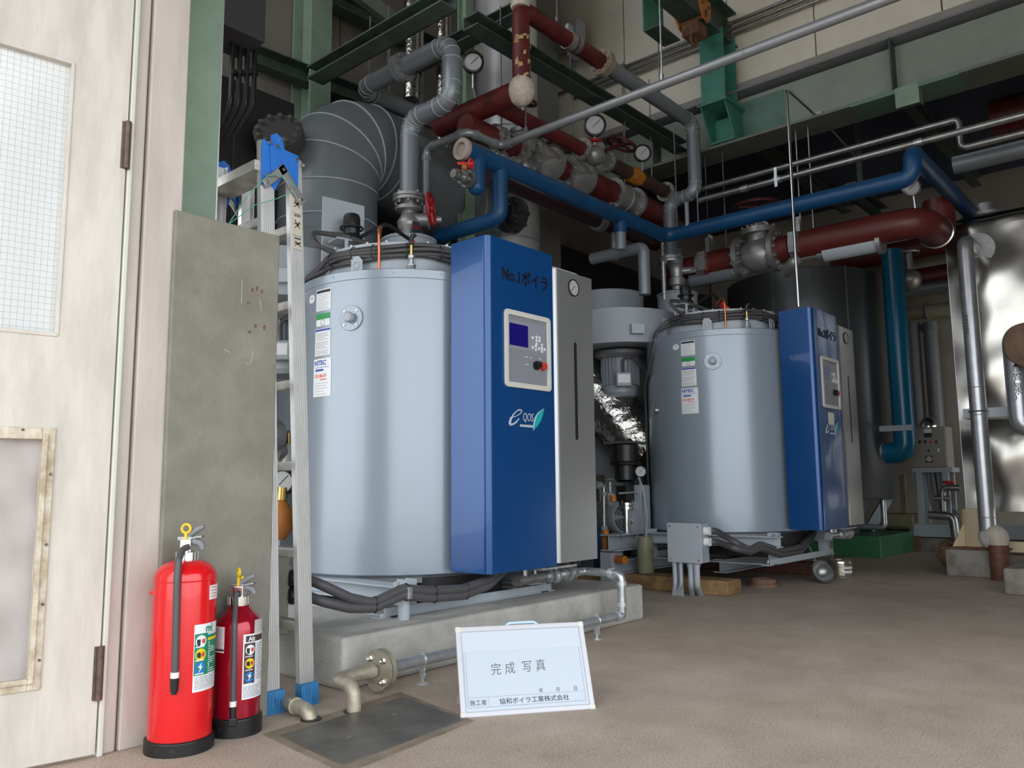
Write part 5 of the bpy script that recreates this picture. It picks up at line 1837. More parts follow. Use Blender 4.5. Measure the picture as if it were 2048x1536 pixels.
# angle post
ap = onZ(1664, 1135)
apz = zat(ap.x, ap.y, 1074)
an = T('slotted_angle_post', 'perforated steel angle post under the drain pipe of the farther boiler', 'post', ap)
m = MB()
aw = .055
for s_ in (0, 1):
    def L_(u0, u1, z0, z1):
        if s_ == 0: m.bx(ap.x, ap.x + .003, ap.y + u0, ap.y + u1, z0, z1)
        else: m.bx(ap.x + u0, ap.x + u1, ap.y - .003, ap.y, z0, z1)
    L_(0, aw * .32, 0, apz)
    L_(aw * .68, aw, 0, apz)
    for k in range(9): L_(aw * .32, aw * .68, apz * k / 8.5, apz * k / 8.5 + .016)
m.build('angle', 'galv', an, 0)
# ladle
lc = onZ(1645, 1150, .06)
la = T('soup_ladle', 'worn steel ladle leaning against the rust-brown sleeper', 'ladle', (lc.x, lc.y, 0))
mb = MB()
ax_ = V((-.45, -.75, .48)).normalized()
x_, y_, _ = frame(ax_)
prof = [(.002, -.07), (.035, -.064), (.06, -.045), (.078, -.015), (.082, .01), (.078, .01), (.073, -.012), (.056, -.04), (.03, -.058), (.002, -.063)]
mb.lathe([(a * 1.12, b * 1.12) for a, b in prof], lc + V((0, 0, .025)), ax_, 32)
mb.build('bowl', 'steel', la, 50)
h0 = onP(1629, 1118, lc, (1, 1, 0))
h1 = onY(1612, 1085, lc.y + .12)
MB().pipe([h0 + V((.0, .0, -.01)), lerp(h0, h1, .5) + V((0, 0, .01)), h1], [.013, .011, .013], 8).build('handle', 'galv', la)
# tin can
tc = onZ(1682, 1156)
tr_ = 21 / FPX * (tc - EYE).length
th = zat(tc.x, tc.y, 1119)
cn = T('tin_can', 'open gold-coloured tin can on the floor beside the ladle', 'can', tc)
prof = [(.01, .0), (tr_, .0), (tr_ + .003, .004), (tr_, .008)]
for k in range(8):
    prof += [(tr_, th * (.18 + k * .085)), (tr_ + .0022, th * (.21 + k * .085)), (tr_, th * (.24 + k * .085))]
prof += [(tr_, th - .008), (tr_ + .003, th - .004), (tr_, th), (tr_ - .004, th - .002), (tr_ - .004, .01), (.01, .008)]
MB().lathe(prof, tc, n=40).build('can_body', 'tin', cn, 30)
MB().patch(tc, tr_ + .0026, radians(215), radians(262), th * .55, th * .66, .001).patch(tc, tr_ + .0026, radians(205), radians(262), th * .32, th * .45, .001).build('paper_band', 'white', cn, 30)

# ================================================================== NEARER BOILER: hoses, drain line, plinth pipe
jn = V((onY(575, 1158, 2.86).x, 2.86, .4))
j1 = T('wall_gland_box', 'grey steel box with two black glands behind the ladder', 'box', (jn.x - .1, 2.9, PZ))
z1_ = onY(575, 1100, 2.86).z
MB().bx(jn.x - .30, jn.x - .03, 2.80, 3.2, PZ + .001, z1_).build('box_body', 'mortar', j1, 0, .006)
for i, py in enumerate((1158, 1192)):
    s = onX(578, py, jn.x - .03)
    MB().lathe([(.028, -.002), (.034, .006), (.034, .03), (.030, .045), (.028, .08)], s, (1, -.25, 0), 20).build('gland', 'black', j1)
    st = s + V((.06, -.015, 0))
    pts = [st, onY(640, 1168 + 34 * i, 2.70), onY(700, 1196 + 20 * i, 2.68), onY(745, 1206 + 10 * i, 2.67), onY(775, 1192 + 12 * i, 2.67), onY(805, 1177 + 13 * i, 2.67), onY(860, 1182 + 14 * i, 2.67), onY(925, 1178 + 13 * i, 2.68), onY(975, 1160 + 12 * i, 2.70), onY(1000 + 10 * i, 1140, 2.74)]
    hs = MB().pipe(pts, .0205, 14, .10, 6).build('flexible_conduit', 'rubber', j1, 60)
    tie = MB()
    for k in (3, 5, 6, 7):
        tie.torus(lerp(pts[k], pts[k + 1], .12), pts[k + 1] - pts[k - 1], .0222, .0022, 18, 5)
    each(tie, 'cable_tie', 'black', hs)
p = onY(815, 1188, 2.66)
MB().bx(p.x - .012, p.x + .012, 2.64, 2.70, p.z - .02, p.z + .03).build('saddle', 'galv', j1, 0, .003)
p = onY(808, 1212, 2.72)
MB().cyl((p.x, 2.72, PZ), (p.x, 2.72, p.z + .03), .026, n=16).build('hose_post', 'greylit', j1)

YP = 2.43
FXP = onY(752, 1333, YP).x
dr = T('drain_line', 'galvanised drain line with flange along the front of the plinth', 'pipe', (2.8, 2.5, .09))
zl_ = .09
E1 = V((onY(1244, 1215, YP).x, YP, zl_))
vz = F1.z - .045
vy = F1.y - .67
D = [V((1.80, 2.315, -.06)), V((1.80, 2.315, zl_ + .0)), V((1.80, YP, zl_)), V((FXP - .01, YP, zl_))]
MB().pipe(D, .0245, 18, .055, 8).build('rusty_bend', mat('weathered_pipe', (.44, .39, .30), .5, .5, var=.2, vscale=25), dr, 50)
MB().cyl((FXP + .01, YP, zl_), E1, .021, n=18).build('plinth_pipe', mat('zinc_pipe', (.40, .42, .45), .4, .6, var=.15, vscale=20), dr)
zv = zat(E1.x, E1.y, 1152)
P = [E1 - V((.04, 0, 0)), E1, V((E1.x, E1.y, zv)), V((E1.x, vy, zv + .02)), V((F1.x + .62, vy, vz))]
P = [E1 - V((.04, 0, 0)), E1, V((E1.x, E1.y, vz)), V((E1.x, vy, vz)), V((F1.x + .60, vy, vz))]
MB().pipe(P, .022, 16, .035, 6).build('riser', 'galv', dr)
m = MB()
for p_, d_ in ((E1 - V((.05, 0, 0)), dX_), (E1 + V((0, 0, .045)), V((0, 0, 1))), (V((E1.x, E1.y, vz - .06)), V((0, 0, 1))), (V((E1.x, E1.y + .05, vz)), V((0, 1, 0)))):
    m.cyl(p_, p_ + d_ * .022, .028, n=18)
m.build('elbow_collar', 'galvline', dr)
m = MB().cyl((FXP, YP, zl_), (FXP + .018, YP, zl_), .074, n=36).cyl((FXP + .022, YP, zl_), (FXP + .04, YP, zl_), .074, n=36)
m.build('flange', mat('weathered_flange', (.42, .38, .29), .45, .5, var=.15, vscale=25), dr)
m = MB()
for k in range(4):
    a = pi / 4 + k * pi / 2
    p = V((FXP, YP + .053 * cos(a), zl_ + .053 * sin(a)))
    m.cyl(p + V((-.014, 0, 0)), p, .0125, n=6).cyl(p + V((-.018, 0, 0)), p + V((.05, 0, 0)), .006, n=8).cyl(p - V((.001, 0, 0)), p + V((.001, 0, 0)), .016, n=14)
m.build('flange_bolt', 'chrome', dr)
for px, py in ((845, 1363), (1193, 1275)):
    x = onY(px, py - 45, YP).x
    m = MB().cyl((x, YP, 0), (x, YP, .004), .024, n=16).cyl((x, YP, 0), (x, YP, .03), .006, n=8)
    m.bx(x - .002, x + .002, YP - .015, YP + .015, .025, zl_ - .018)
    m.torus((x, YP, zl_), (1, 0, 0), .0235, .003, 20, 6)
    m.bx(x - .004, x + .004, YP - .008, YP + .008, zl_ + .02, zl_ + .036).sph((x - .004, YP - .015, zl_ - .035), .005, 8, 6).sph((x - .004, YP - .015, zl_ - .052), .005, 8, 6)
    m.build('pipe_stand', 'galvline', dr)

# pit cover with the two stub holes
pc = T('pit_cover', 'worn steel pit cover plate flush in the floor by the ladder', 'plate', (1.7, 2.0, 0))
MB().prism([(onZ(*q).x, onZ(*q).y) for q in ((560, 1474), (807, 1396), (928, 1442), (686, 1534))], (0, 0, -.01), (1, 0, 0), (0, 1, 0), (0, 0, .016)).build('cover_plate', 'plate', pc, 0, .002)
MB().prism([(onZ(*q).x, onZ(*q).y) for q in ((525, 1470), (800, 1385), (950, 1443), (690, 1550))], (0, 0, -.01), (1, 0, 0), (0, 1, 0), (0, 0, .0125)).build('rim_strip', mat('pit_rim', (.30, .24, .18), .7, .1, col2=(.20, .16, .12), vscale=8), pc, 0)
MB().cyl((1.80, 2.315, .0035), (1.80, 2.315, .0045), .036, n=28).build('hole', 'black', pc)
s2_ = onZ(622, 1441)
MB().cyl((s2_.x, s2_.y, .0035), (s2_.x, s2_.y, .0068), .034, n=28).build('hole', 'black', pc)
m = MB()
for px, py in ((790, 1430), (700, 1475)):
    q = onZ(px, py, .006)
    m.sph(q, .012, 12, 6, (1.3, 1, .25))
m.build('rivet', 'steel', pc)
q = [onZ(540, 1385, .03), onZ(592, 1412, .035), s2_ + V((.0, .01, .03)), s2_ - V((0, .0, .06))]
st2 = T('stub_pipe', 'short corroded pipe dipping into the pit beside the ladder foot', 'pipe', s2_)
MB().pipe(q, .0235, 16, .04, 6).build('pipe_run', 'weathered_pipe' if 'weathered_pipe' in M else MATS['weathered_pipe'], st2, 50)
c = lerp(q[0], q[1], .93)
MB().cyl(c, c + (q[1] - q[0]).normalized() * .02, .027, n=18).build('weld_ring', MATS['weathered_flange'], st2)

# ================================================================== WHITEBOARD
B0, B1 = onZ(922, 1437), onZ(1191, 1418)
bu = (B1 - B0).normalized()
bn = V((-bu.y, bu.x, 0))
tilt = radians(26)
bv_ = V((0, 0, 1)) * cos(tilt) + bn * sin(tilt)
bo = bu.cross(bv_).normalized()
if bo.dot(EYE - B0) < 0: bo = -bo
BW, BH = (B1 - B0).length, .302
wbd = T('whiteboard', 'white construction sign board leaning on the floor before the plinth', 'sign', (B0 + B1) / 2)


def bp_(u, v, o=0): return B0 + bu * u + bv_ * v + bo * o


def bbox_(mb, u0, u1, v0, v1, o0, o1): return mb.ob(bp_((u0 + u1) / 2, (v0 + v1) / 2, (o0 + o1) / 2), bu * (u1 - u0) / 2, bv_ * (v1 - v0) / 2, bo * (o1 - o0) / 2)


bbox_(MB(), .006, BW - .006, .006, BH - .006, -.012, -.002).build('writing_face', 'board', wbd, 0)
for (u0, u1, v0, v1) in ((.012, BW - .012, 0, .018), (.012, BW - .012, BH - .018, BH), (0, .018, .012, BH - .012), (BW - .018, BW, .012, BH - .012)):
    m = bbox_(MB(), u0, u1, v0, v1, -.016, .003)
    m.build('frame_bar', 'boardframe', wbd, 0, .003)
for u in (.009, BW - .009):
    for v in (.009, BH - .009):
        bbox_(MB(), u - .0105, u + .0105, v - .0105, v + .0105, -.017, .0045).build('corner_cap', 'offwhite', wbd, 0, .005)
bbox_(MB(), .022, BW - .022, BH * .71, BH - .022, -.002, -.0012).build('blank_sheet', 'boardsheet', wbd, 0)
m = MB()
for (u0, u1, v0, v1) in ((.028, .0292, .03, BH * .71), (BW - .0292, BW - .028, .03, BH * .71), (.028, BW - .028, .030, .0315), (.028, BW - .028, .062, .0631), (.098, .0992, .030, .062), (.0215, .0223, .03, BH * .7)):
    bbox_(m, u0, u1, v0, v1, -.002, -.0014)
m.build('ruled_line', 'inkgrey', wbd, 0)
txt('handwriting', '完 成  写 真', .043, 'marker', wbd, bp_(.113, .136, -.0018), bu + bv_ * .03, bv_, .0003, sx=.90, off=-.0002, shear=.05)
for s_, u in (('年', .275), ('月', .335), ('日', .398)):
    txt('date_lettering', s_, .016, 'ink', wbd, bp_(u, .067, -.0018), bu, bv_, .0003)
txt('lettering', '施工者', .0195, 'ink', wbd, bp_(.033, .039, -.0018), bu, bv_, .0003)
txt('company_lettering', '協和ボイラ工業株式会社', .0205, 'ink', wbd, bp_(.134, .038, -.0018), bu, bv_, .0003, sx=1.09, off=.00012)
hp_ = [bp_(.178, BH - .004, -.006), bp_(.195, BH + .008, -.006), bp_(.285, BH + .009, -.006), bp_(.302, BH - .004, -.006)]
MB().pipe(hp_, .005, 10, .012).build('handle', mat('pale_blue_handle', (.50, .66, .85), .4), wbd)
lgm = MB()
for u in (.02, BW - .03):
    lgm.bar(bp_(u, BH * .45, -.014), V((bp_(u, .0).x, bp_(u, .0).y, 0)) + bn * .19, .012, .006)
lgm.build('back_leg', 'offwhite', wbd, 0)

# ================================================================== LADDER
ld_ = T('step_ladder', 'folded aluminium step ladder with blue hinge plates and feet', 'ladder', (1.68, 2.7, 0))
NY0, FY0 = 2.585, 3.03
f1 = onY(545, 1432, NY0 - .06)
f2 = onY(615, 1406, NY0 - .06)
ft1 = V((f1.x, NY0 - .06, 0))
t1 = onY(534, 283, NY0 + .02)
t2_ = onY(590, 318, NY0 + .02)
ft2 = V((f2.x, NY0 - .06, 0))
TZ = t1.z
GLX = .058


def rail(p0, p1, name='rail', face=-1):
    """grooved channel rail: back web with ribs, flanges at the edges"""
    p0, p1 = V(p0), V(p1)
    d = (p1 - p0).normalized()
    ux = (V((1, 0, 0)) - d * d.x).normalized()
    uy = d.cross(ux).normalized()
    prof = [(-.029, 0), (-.029, .024), (-.026, .024), (-.026, .004), (.026, .004), (.026, .024), (.029, .024), (.029, 0)]
    for gx in (.020, .012, .004, -.004, -.012, -.020):
        prof += [(gx + .0026, 0), (gx + .0016, -.0026), (gx - .0016, -.0026), (gx - .0026, 0)]
    a = [p0 + ux * x + uy * y * -face for x, y in prof]
    b = [p1 + ux * x + uy * y * -face for x, y in prof]
    n = len(prof)
    return MB().add(a + b, [list(range(n)), list(range(n, 2 * n))[::-1]] + [(i, (i + 1) % n, n + (i + 1) % n, n + i) for i in range(n)]).build(name, 'alu', ld_, 0)


far = V((0, .50, 0))
ftop = V((0, .36, 0))
legs = [(ft1, t1, -1), (ft2, t2_, -1), (ft1 + far, t1 + ftop, 1), (ft2 + far, t2_ + ftop, 1)]
for a, b, fc in legs:
    d = (b - a).normalized()
    rail(a + d * .05, b, 'rail', fc)
    ux = V((1, 0, 0))
    ft = MB()
    ft.ob(a + d * .035, ux * .036, V((0, .021, 0)), d * .04)
    for k in range(5): ft.ob(a + d * .03 + ux * (-.026 + k * .013) + V((0, -.022 if fc < 0 else .022, 0)), ux * .0035, V((0, .002, 0)), d * .034)
    ft.cyl(a + d * .05 + V((0, -.022, 0)), a + d * .05 + V((0, -.027, 0)), .006, n=10)
    ft.build('foot', 'bluefoot', ld_, 0, .003)
for s_, (A0_, A1_, B0_, B1_) in enumerate(((ft1, t1, ft1 + far, t1 + ftop), (ft2, t2_, ft2 + far, t2_ + ftop))):
    for k in range(6):
        py = (1250, 1105, 932, 770, 612, 462)[k]
        z = zat(ft2.x, NY0, py)
        t = z / TZ
        if t > .97: continue
        a, b = lerp(A0_, A1_, t), lerp(B0_, B1_, t)
        a.z = b.z = z
        MB().ob((a + b) / 2, V((.024, 0, 0)), V((0, abs(b.y - a.y) / 2 - .004, 0)), V((0, 0, .017))).build('rung', 'alumdirty', ld_, 0, .004)
a, b = t1 + V((.02, 0, -.10)), t1 + ftop + V((.02, 0, -.10))
MB().ob((a + b) / 2 + V((-.01, 0, 0)), V((.055, 0, 0)), V((0, .175, 0)), V((0, 0, .02))).build('top_step', 'alumdirty', ld_, 0, .003)
for yy, sg in ((0, -1), (.36, 1)):
    o_ = V((0, yy, 0))
    pl1 = MB().prism([(-.026, .03), (.052, .02), (.060, -.10), (.034, -.155), (.006, -.135), (-.026, -.15)], t1 + o_ + V((0, sg * .006, -.03)), (1, 0, 0), (0, 0, 1), (0, sg * .004, 0))
    pl1.build('hinge_plate', 'blueplastic', ld_, 0, .001)
    c = (t1 + t2_) / 2 + o_
    w2 = t2_.x - t1.x
    pl2 = MB().prism([(-.034, .055), (-.01, .07), (.016, .055), (.026, .015), (.088, .01), (.090, -.12), (.07, -.115), (.03, -.08), (-.03, -.085), (-.036, .0)], c + V((-.02, sg * .011, -.015)), (1, 0, 0), (0, 0, 1), (0, sg * .004, 0))
    pl2.build('hinge_plate', 'blueplastic', ld_, 0, .001)
    k0 = c + V((-.004, sg * .02, -.085))
    for e in (V((-.066, 0, -.066)), V((.084, 0, -.095))):
        MB().bar(k0 - e.normalized() * .018, k0 + e + e.normalized() * .016, .006, .034, (e.z, 0, -e.x)).build('folding_link', 'steel', ld_, 0, .002)
    rv = MB()
    for q in (k0, k0 + V((-.066, 0, -.066)), k0 + V((.084, 0, -.095)), c + V((-.01, 0, .035)), t1 + o_ + V((0, 0, -.01)), t1 + o_ + V((.03, 0, -.015)), t1 + o_ + V((-.01, 0, -.14)), t2_ + o_ + V((.03, 0, -.02)), t2_ + o_ + V((-.005, 0, -.01))):
        rv.cyl(V((q.x, k0.y + sg * .002, q.z)) if q in (k0,) else V((q.x, (t1 + o_).y + sg * .012, q.z)), V((q.x, k0.y + sg * .008, q.z)), .007, n=12)
    rv.build('rivet', 'chrome', ld_)
# warning stickers on the near rail
dd_ = (t2_ - ft2).normalized()
for (ya, yb_) in ((388, 425), (426, 470), (474, 498)):
    za, zb2 = zat(t2_.x, NY0, yb_), zat(t2_.x, NY0, ya)
    pa_, pb_ = lerp(ft2, t2_, za / t2_.z), lerp(ft2, t2_, zb2 / t2_.z)
    off = V((0, -.0036, 0))
    sk = MB().ob((pa_ + pb_) / 2 + off, V((.021, 0, 0)), V((0, .0005, 0)), (pb_ - pa_) / 2 * .98).build('warning_sticker', mat('aged_label', (.50, .46, .36), .6), ld_, 0)
    m = MB()
    cc = (pa_ + pb_) / 2 + off + V((0, -.0008, 0))
    L_ = (pb_ - pa_).length
    for (u0, v0, u1, v1) in ((-.012, -.2, .012, .15), (-.010, .2, .004, -.1), (.002, .05, .015, -.25), (-.014, .02, .014, .06)):
        m.bar(cc + V((u0, 0, v0 * L_)), cc + V((u1, 0, v1 * L_)), .0006, .0035, (0, 1, 0) if False else (0, 0, 1))
    for v in (.38, .44, -.36, -.42):
        m.ob(cc + V((0, 0, v * L_)), V((.014, 0, 0)), V((0, .0003, 0)), V((0, 0, .0012)))
    m.build('pictogram', 'ink', sk, 0)
# green cord
cd_ = T('green_cord', 'thin green cord tied round the ladder top to the panel', 'cord', t1)
e0 = onY(457, 437, PY0 + .03)
e0.z = pz + .004
pA = V((t2_.x - .02, NY0 - .02, t2_.z - .13))
pB = onY(590, 381, NY0 - .03)
m = MB().pipe([e0, onY(500, 385, NY0 - .015), onY(535, 352, NY0 - .02), onY(556, 349, NY0 - .015), pA], .0016, 6, .02)
m.pipe([e0, onY(510, 410, NY0 - .02), onY(552, 398, NY0 - .02), pB], .0016, 6, .02)
m.build('cord', 'cord', cd_)

# things glimpsed between panel and ladder
gt = onY(560, 866, 4.1)
gb = T('pump_group', 'silver valve and gauge group seen through the ladder gap', 'valve', (gt.x, 4.1, 0))
a = onY(556, 872, 4.1)
m = MB().cyl(a - V((.06, .0, 0)), a, .09, n=24).bolts(a, (.6, -.8, 0), .07, 6, .012, .02)
m.cyl(onY(552, 905, 4.1), onY(575, 902, 4.1), .045, n=14)
m.cyl(onY(577, 925, 4.1), onY(577, 888, 4.1), .055, n=16)
m.build('valve_body', 'castgrey', gb)
MB().cyl(onY(577, 887, 4.1), onY(577, 866, 4.1), .02, n=10).build('brass_stem', 'brass', gb)
gz_ = onY(564, 964, 4.0)
gauge('dial', gz_, (-.8, -.6, 0), .075, gb)
m = MB().lathe([(.03, .0), (.07, -.06), (.075, -.16), (.03, -.22)], onY(561, 1000, 4.0), n=18)
m.build('orange_float', 'orange', gb)
MB().cyl(onY(565, 975, 4.0), onY(563, 1000, 4.0), .03, n=12).build('brass_body', 'brass', gb)
MB().bx(gt.x + .05, gt.x + .2, 4.15, 4.3, .1, 1.1).bx(gt.x - .3, gt.x - .1, 4.2, 4.3, .1, .6).build('stand', 'greylit', gb, 0)

# ================================================================== FIRE EXTINGUISHERS
def extinguisher(c, px, ys, r, rs, m, label, kind):
    """ys: image rows of foot top, body foot, shoulder, neck, collar top, head top, ring top"""
    E = T('fire_extinguisher', label, 'extinguisher', c)
    z = [zat(c.x, c.y, y) for y in ys]
    zf, zs, zn, zc_, zh, zr = z
    body = [(.02, .012), (r, .012), (r, zs - .01)]
    for k in range(1, 10):
        t = k / 9 * pi / 2
        body.append((rs + (r - rs) * cos(t), zs - .01 + (zn - zs + .01) * sin(t) * (1 if kind == 1 else 1)))
    if kind == 2:
        body = [(.02, .012), (r, .012), (r, zs - .015), (r * .97, zs), (r * .85, zs + (zn - zs) * .33), (r * .62, zs + (zn - zs) * .6), (rs * 1.12, zs + (zn - zs) * .82), (rs, zn), (.01, zn + .003)]
    B = MB().lathe(body, c, n=56).build('cylinder', m, E, 40)
    if kind == 1: MB().torus(c + V((0, 0, zs - .012)), (0, 0, 1), r - .0005, .0022, 56, 6).build('seam', m, B)
    MB().lathe([(r * .96, 0), (r + .008, 0), (r + .008, zf * .93), (r + .003, zf), (r - .002, zf)], c, n=56).build('base_ring', 'black', E, 40, .002)
    hl = MB()
    for a in (205, 232): 
        d = V((cos(radians(a)), sin(radians(a)), 0))
        hl.cyl(c + d * (r + .0075) + V((0, 0, zf * .5)), c + d * (r + .0085) + V((0, 0, zf * .5)), .005, n=10)
    hl.build('drain_hole', 'ink', E)
    ck = MB().lathe([(rs + .004, zn - .004), (rs + .004, zc_), (rs - .004, zc_ + .002), (.01, zc_ + .002)], c, n=36)
    for k in range(18):
        t = 2 * pi * k / 18
        d = V((cos(t), sin(t), 0))
        ck.ob(c + d * (rs + .004) + V((0, 0, (zn + zc_) / 2)), d * .003, V((-d.y, d.x, 0)) * .0028, V((0, 0, (zc_ - zn) / 2)))
    ck.build('collar', 'chrome', E, 40)
    # valve head, levers, safety ring
    vt = V((-.66, .75, 0))      # image left
    vr = -vt
    fr = V((-.75, -.66, 0))
    H0 = c + V((0, 0, zc_))
    hh = zh - zc_
    MB().bx(-.5, .5, -.5, .5, 0, 1)
    MB().ob(H0 + V((0, 0, hh * .42)), vt * .017, fr * .016, V((0, 0, hh * .42))).build('valve_block', 'chrome', E, 0, .003)
    lv = MB().ob(H0 + vr * .022 + V((0, 0, hh * .95)), vr * .026 + V((0, 0, .004)), fr * .011, V((0, 0, .0035)))
    lv.ob(H0 + vt * .005 + V((0, 0, hh * .9)), vt * .022, fr * .012, V((0, 0, hh * .14)))
    lv.build('head_cap', 'steel', E, 0, .002)
    MB().pipe([H0 + vr * .0 + V((0, 0, hh * 1.05)), H0 + vr * .026 + V((0, 0, hh * 1.45)), H0 + vr * .05 + V((0, 0, hh * 1.72))], [.011, .010, .007], 10, .02).build('upper_lever', 'midgrey', E)
    MB().pipe([H0 + vr * .018 + V((0, 0, hh * .75)), H0 + vr * .042 + V((0, 0, hh * .55)), H0 + vr * .048 + V((0, 0, hh * .15))], [.011, .011, .009], 10, .015).build('lower_lever', 'midgrey', E)
    rg = MB().torus(c + V((0, 0, zr - .018)) + fr * .012, (.95, -.3, 0) if kind == 2 else (-.75, -.66, 0), .013, .0042, 24, 8)
    rg.ob(c + V((0, 0, zr - .045)) + fr * .012, vt * .004, fr * .003, V((0, 0, .016)))
    rg.sph(c + V((0, 0, (zh + zr) / 2 - .012)) + vr * .008, .009, 10, 6, (.8, .8, 1.2))
    rg.build('safety_pin', 'yellow', E)
    return E, B


# nearer, larger one
c1 = onZ(358, 1496)
E1_, Bd1 = extinguisher(c1, 358, (1468, 1150, 1119, 1104, 1074, 1045), .0905, .026, 'red', 'larger bright red fire extinguisher with the green and white label', 1)


def face_ang(c, r, px, py):
    """angle on a drum at c where the sight line through the pixel meets it"""
    d = ray(px, py)
    o = EYE - c
    A = d.x * d.x + d.y * d.y
    B = 2 * (o.x * d.x + o.y * d.y)
    Cc = o.x * o.x + o.y * o.y - r * r
    q = B * B - 4 * A * Cc
    if q < 0: q = 0
    t = (-B - sqrt(q)) / 2 / A
    p = o + d * t
    return atan2(p.y, p.x) % (2 * pi), p.z + c.z


def hose(E, B, c, r, pts, rr, band):
    P = []
    for (px, py, k) in pts:
        a, z = face_ang(c, r + k, px, py)
        P.append(c + V((cos(a) * (r + k), sin(a) * (r + k), z)))
    MB().pipe(P, rr, 14, .03, 5).build('hose', 'rubber', E, 50)
    i = len(P) - 2
    d = (P[-1] - P[-2]).normalized()
    b0 = lerp(P[-2], P[-1], band)
    MB().cyl(b0, b0 + d * .016, rr * 1.22, n=18).build('hose_band', 'white', E)
    e0 = b0 + d * .016
    MB().cyl(e0, P[-1], rr * 1.25, rr * 1.1, n=16).cyl(P[-1], P[-1] + d * .008, rr * .8, n=12).build('nozzle', 'black', E)


zh1 = zat(c1.x, c1.y, 1096)
hose(E1_, Bd1, c1, .0905, [(376, 1094, -.06), (366, 1098, -.045), (357, 1120, -.0), (354, 1160, .013), (352, 1250, .012), (350, 1340, .012), (348, 1383, .012)], .0098, .1)
al, _ = face_ang(c1, .0905, 315, 1183)
d = V((cos(al - .9), sin(al - .9), 0))
dl_ = V((-.66, .75, 0))
MB().ob(c1 + dl_ * .094 + V((0, 0, zat(c1.x, c1.y, 1184))), dl_ * .012, V((.75, .66, 0)) * .008, V((0, 0, .006))).build('hook', 'red', E1_, 0, .002)


def label(E, c, r, pxs, pys, m, name='label', slope=0):
    a0, _ = face_ang(c, r, pxs[0], pys[0])
    a1, _ = face_ang(c, r, pxs[1], pys[0])
    if pxs[1] > 9000: a1 = a0 + pxs[1] - 10000
    z1, z0 = pys[2], pys[1]
    o = MB().patch(c, r + .0004, a0, a1, z0, z1, .0006, 14).build(name, m, E, 30)
    return o, a0, a1, z0, z1


def zl(c, r, px, py):
    return face_ang(c, r, px, py)[1] - c.z


def disc_on(c, r, a, z, rad, m, par, name, lift):
    mb = MB()
    cc = c + V((cos(a) * (r + lift), sin(a) * (r + lift), z))
    k = 22
    vs = [cc]
    for i in range(k):
        t = 2 * pi * i / k
        an = a + rad * cos(t) / r
        vs.append(c + V((cos(an) * (r + lift), sin(an) * (r + lift), z + rad * sin(t))))
    mb.add(vs, [(0, 1 + i, 1 + (i + 1) % k) for i in range(k)])
    return mb.build(name, m, par, 0)


def shape_on(c, r, a, z, poly, sc, m, par, name, lift):
    vs = []
    for x, y in poly:
        an = a + x * sc / r
        vs.append(c + V((cos(an) * (r + lift), sin(an) * (r + lift), z + y * sc)))
    return MB().add(vs, [list(range(len(vs)))]).build(name, m, par, 0)


BOLT = [(.25, .9), (-.5, .1), (-.05, .1), (-.3, -.75), (.5, .25), (.08, .25)]
BIN = [(-.75, .35), (-.1, .35), (-.18, -.75), (-.66, -.75)]
FLAME = [(.15, .1), (.28, .38), (.4, .2), (.55, .48), (.62, .18), (.85, .25), (.72, .0), (.85, -.25), (.6, -.25), (.5, -.55), (.38, -.25), (.15, -.3), (.28, -.08)]
CAN = [(-.55, .2), (-.35, .55), (.0, .2), (.0, -.5), (-.55, -.5)]
FIRE2 = [(.1, .45), (.3, .2), (.35, .5), (.65, .1), (.7, -.35), (.15, -.35)]


def pictos(E, B, c, r, ax, zs, rad, par):
    for z, base, kind in zip(zs, ('white', 'extyellow', 'extblue'), 'wyb'):
        o = disc_on(c, r, ax, z, rad, base, par, 'pictogram', .0016)
        if kind == 'w':
            shape_on(c, r, ax, z, BIN, rad, 'ink', par, 'pictogram', .002)
            shape_on(c, r, ax, z, FLAME, rad, 'rstick', par, 'pictogram', .002)
        if kind == 'y':
            shape_on(c, r, ax, z, CAN, rad, 'ink', par, 'pictogram', .002)
            shape_on(c, r, ax, z, FIRE2, rad, 'rstick', par, 'pictogram', .002)
        if kind == 'b':
            shape_on(c, r, ax, z, BOLT, rad, 'white', par, 'pictogram', .002)


def tlines(c, r, a0, a1, z0, z1, n, h, m, par, seed=1, gap=.25):
    mb = MB()
    rr = random.Random(seed)
    for i in range(n):
        z = z1 - (z1 - z0) * (i + .5) / n
        a = a0
        end = a1 - rr.uniform(0, .3) * (a1 - a0)
        while a < end:
            l = rr.uniform(.05, .16) * (a1 - a0)
            mb.patch(c, r + .0016, a, min(end, a + l), z, z + h, .0002, 1)
            a += l + .03 * (a1 - a0)
    mb.build('print', m, par, 0)


r1 = .0905
a0, zb0 = face_ang(c1, r1, 384, 1386)
zt0 = zl(c1, r1, 392, 1250)
zb0 = zb0 - c1.z + 0
wA = 1.25
L0 = MB().patch(c1, r1 + .0004, a0, a0 + wA, zb0, zt0, .0006, 16).build('label', 'white', Bd1, 30)
hL = zt0 - zb0
zz_ = lambda f: zb0 + hL * f
MB().patch(c1, r1 + .0011, a0 + .02, a0 + wA - .02, zz_(.24), zz_(.86), .0003, 14).build('green_field', 'extgreen', Bd1, 30)
curved_txt('lettering', 'mi', .03, 'extgreen', Bd1, c1, r1 + .0012, a0 + .40, zz_(.88), 1.0, .001)
pictos(E1_, Bd1, c1, r1, a0 + .24, (zz_(.745), zz_(.545), zz_(.345)), .0175, Bd1)
for i, s in enumerate('123'):
    curved_txt('lettering', s, .017, 'white', Bd1, c1, r1 + .0016, a0 + .52, zz_(.66 - .165 * i), 1)
tlines(c1, r1, a0 + .5, a0 + 1.1, zz_(.80), zz_(.85), 1, .006, 'white', Bd1, 4)
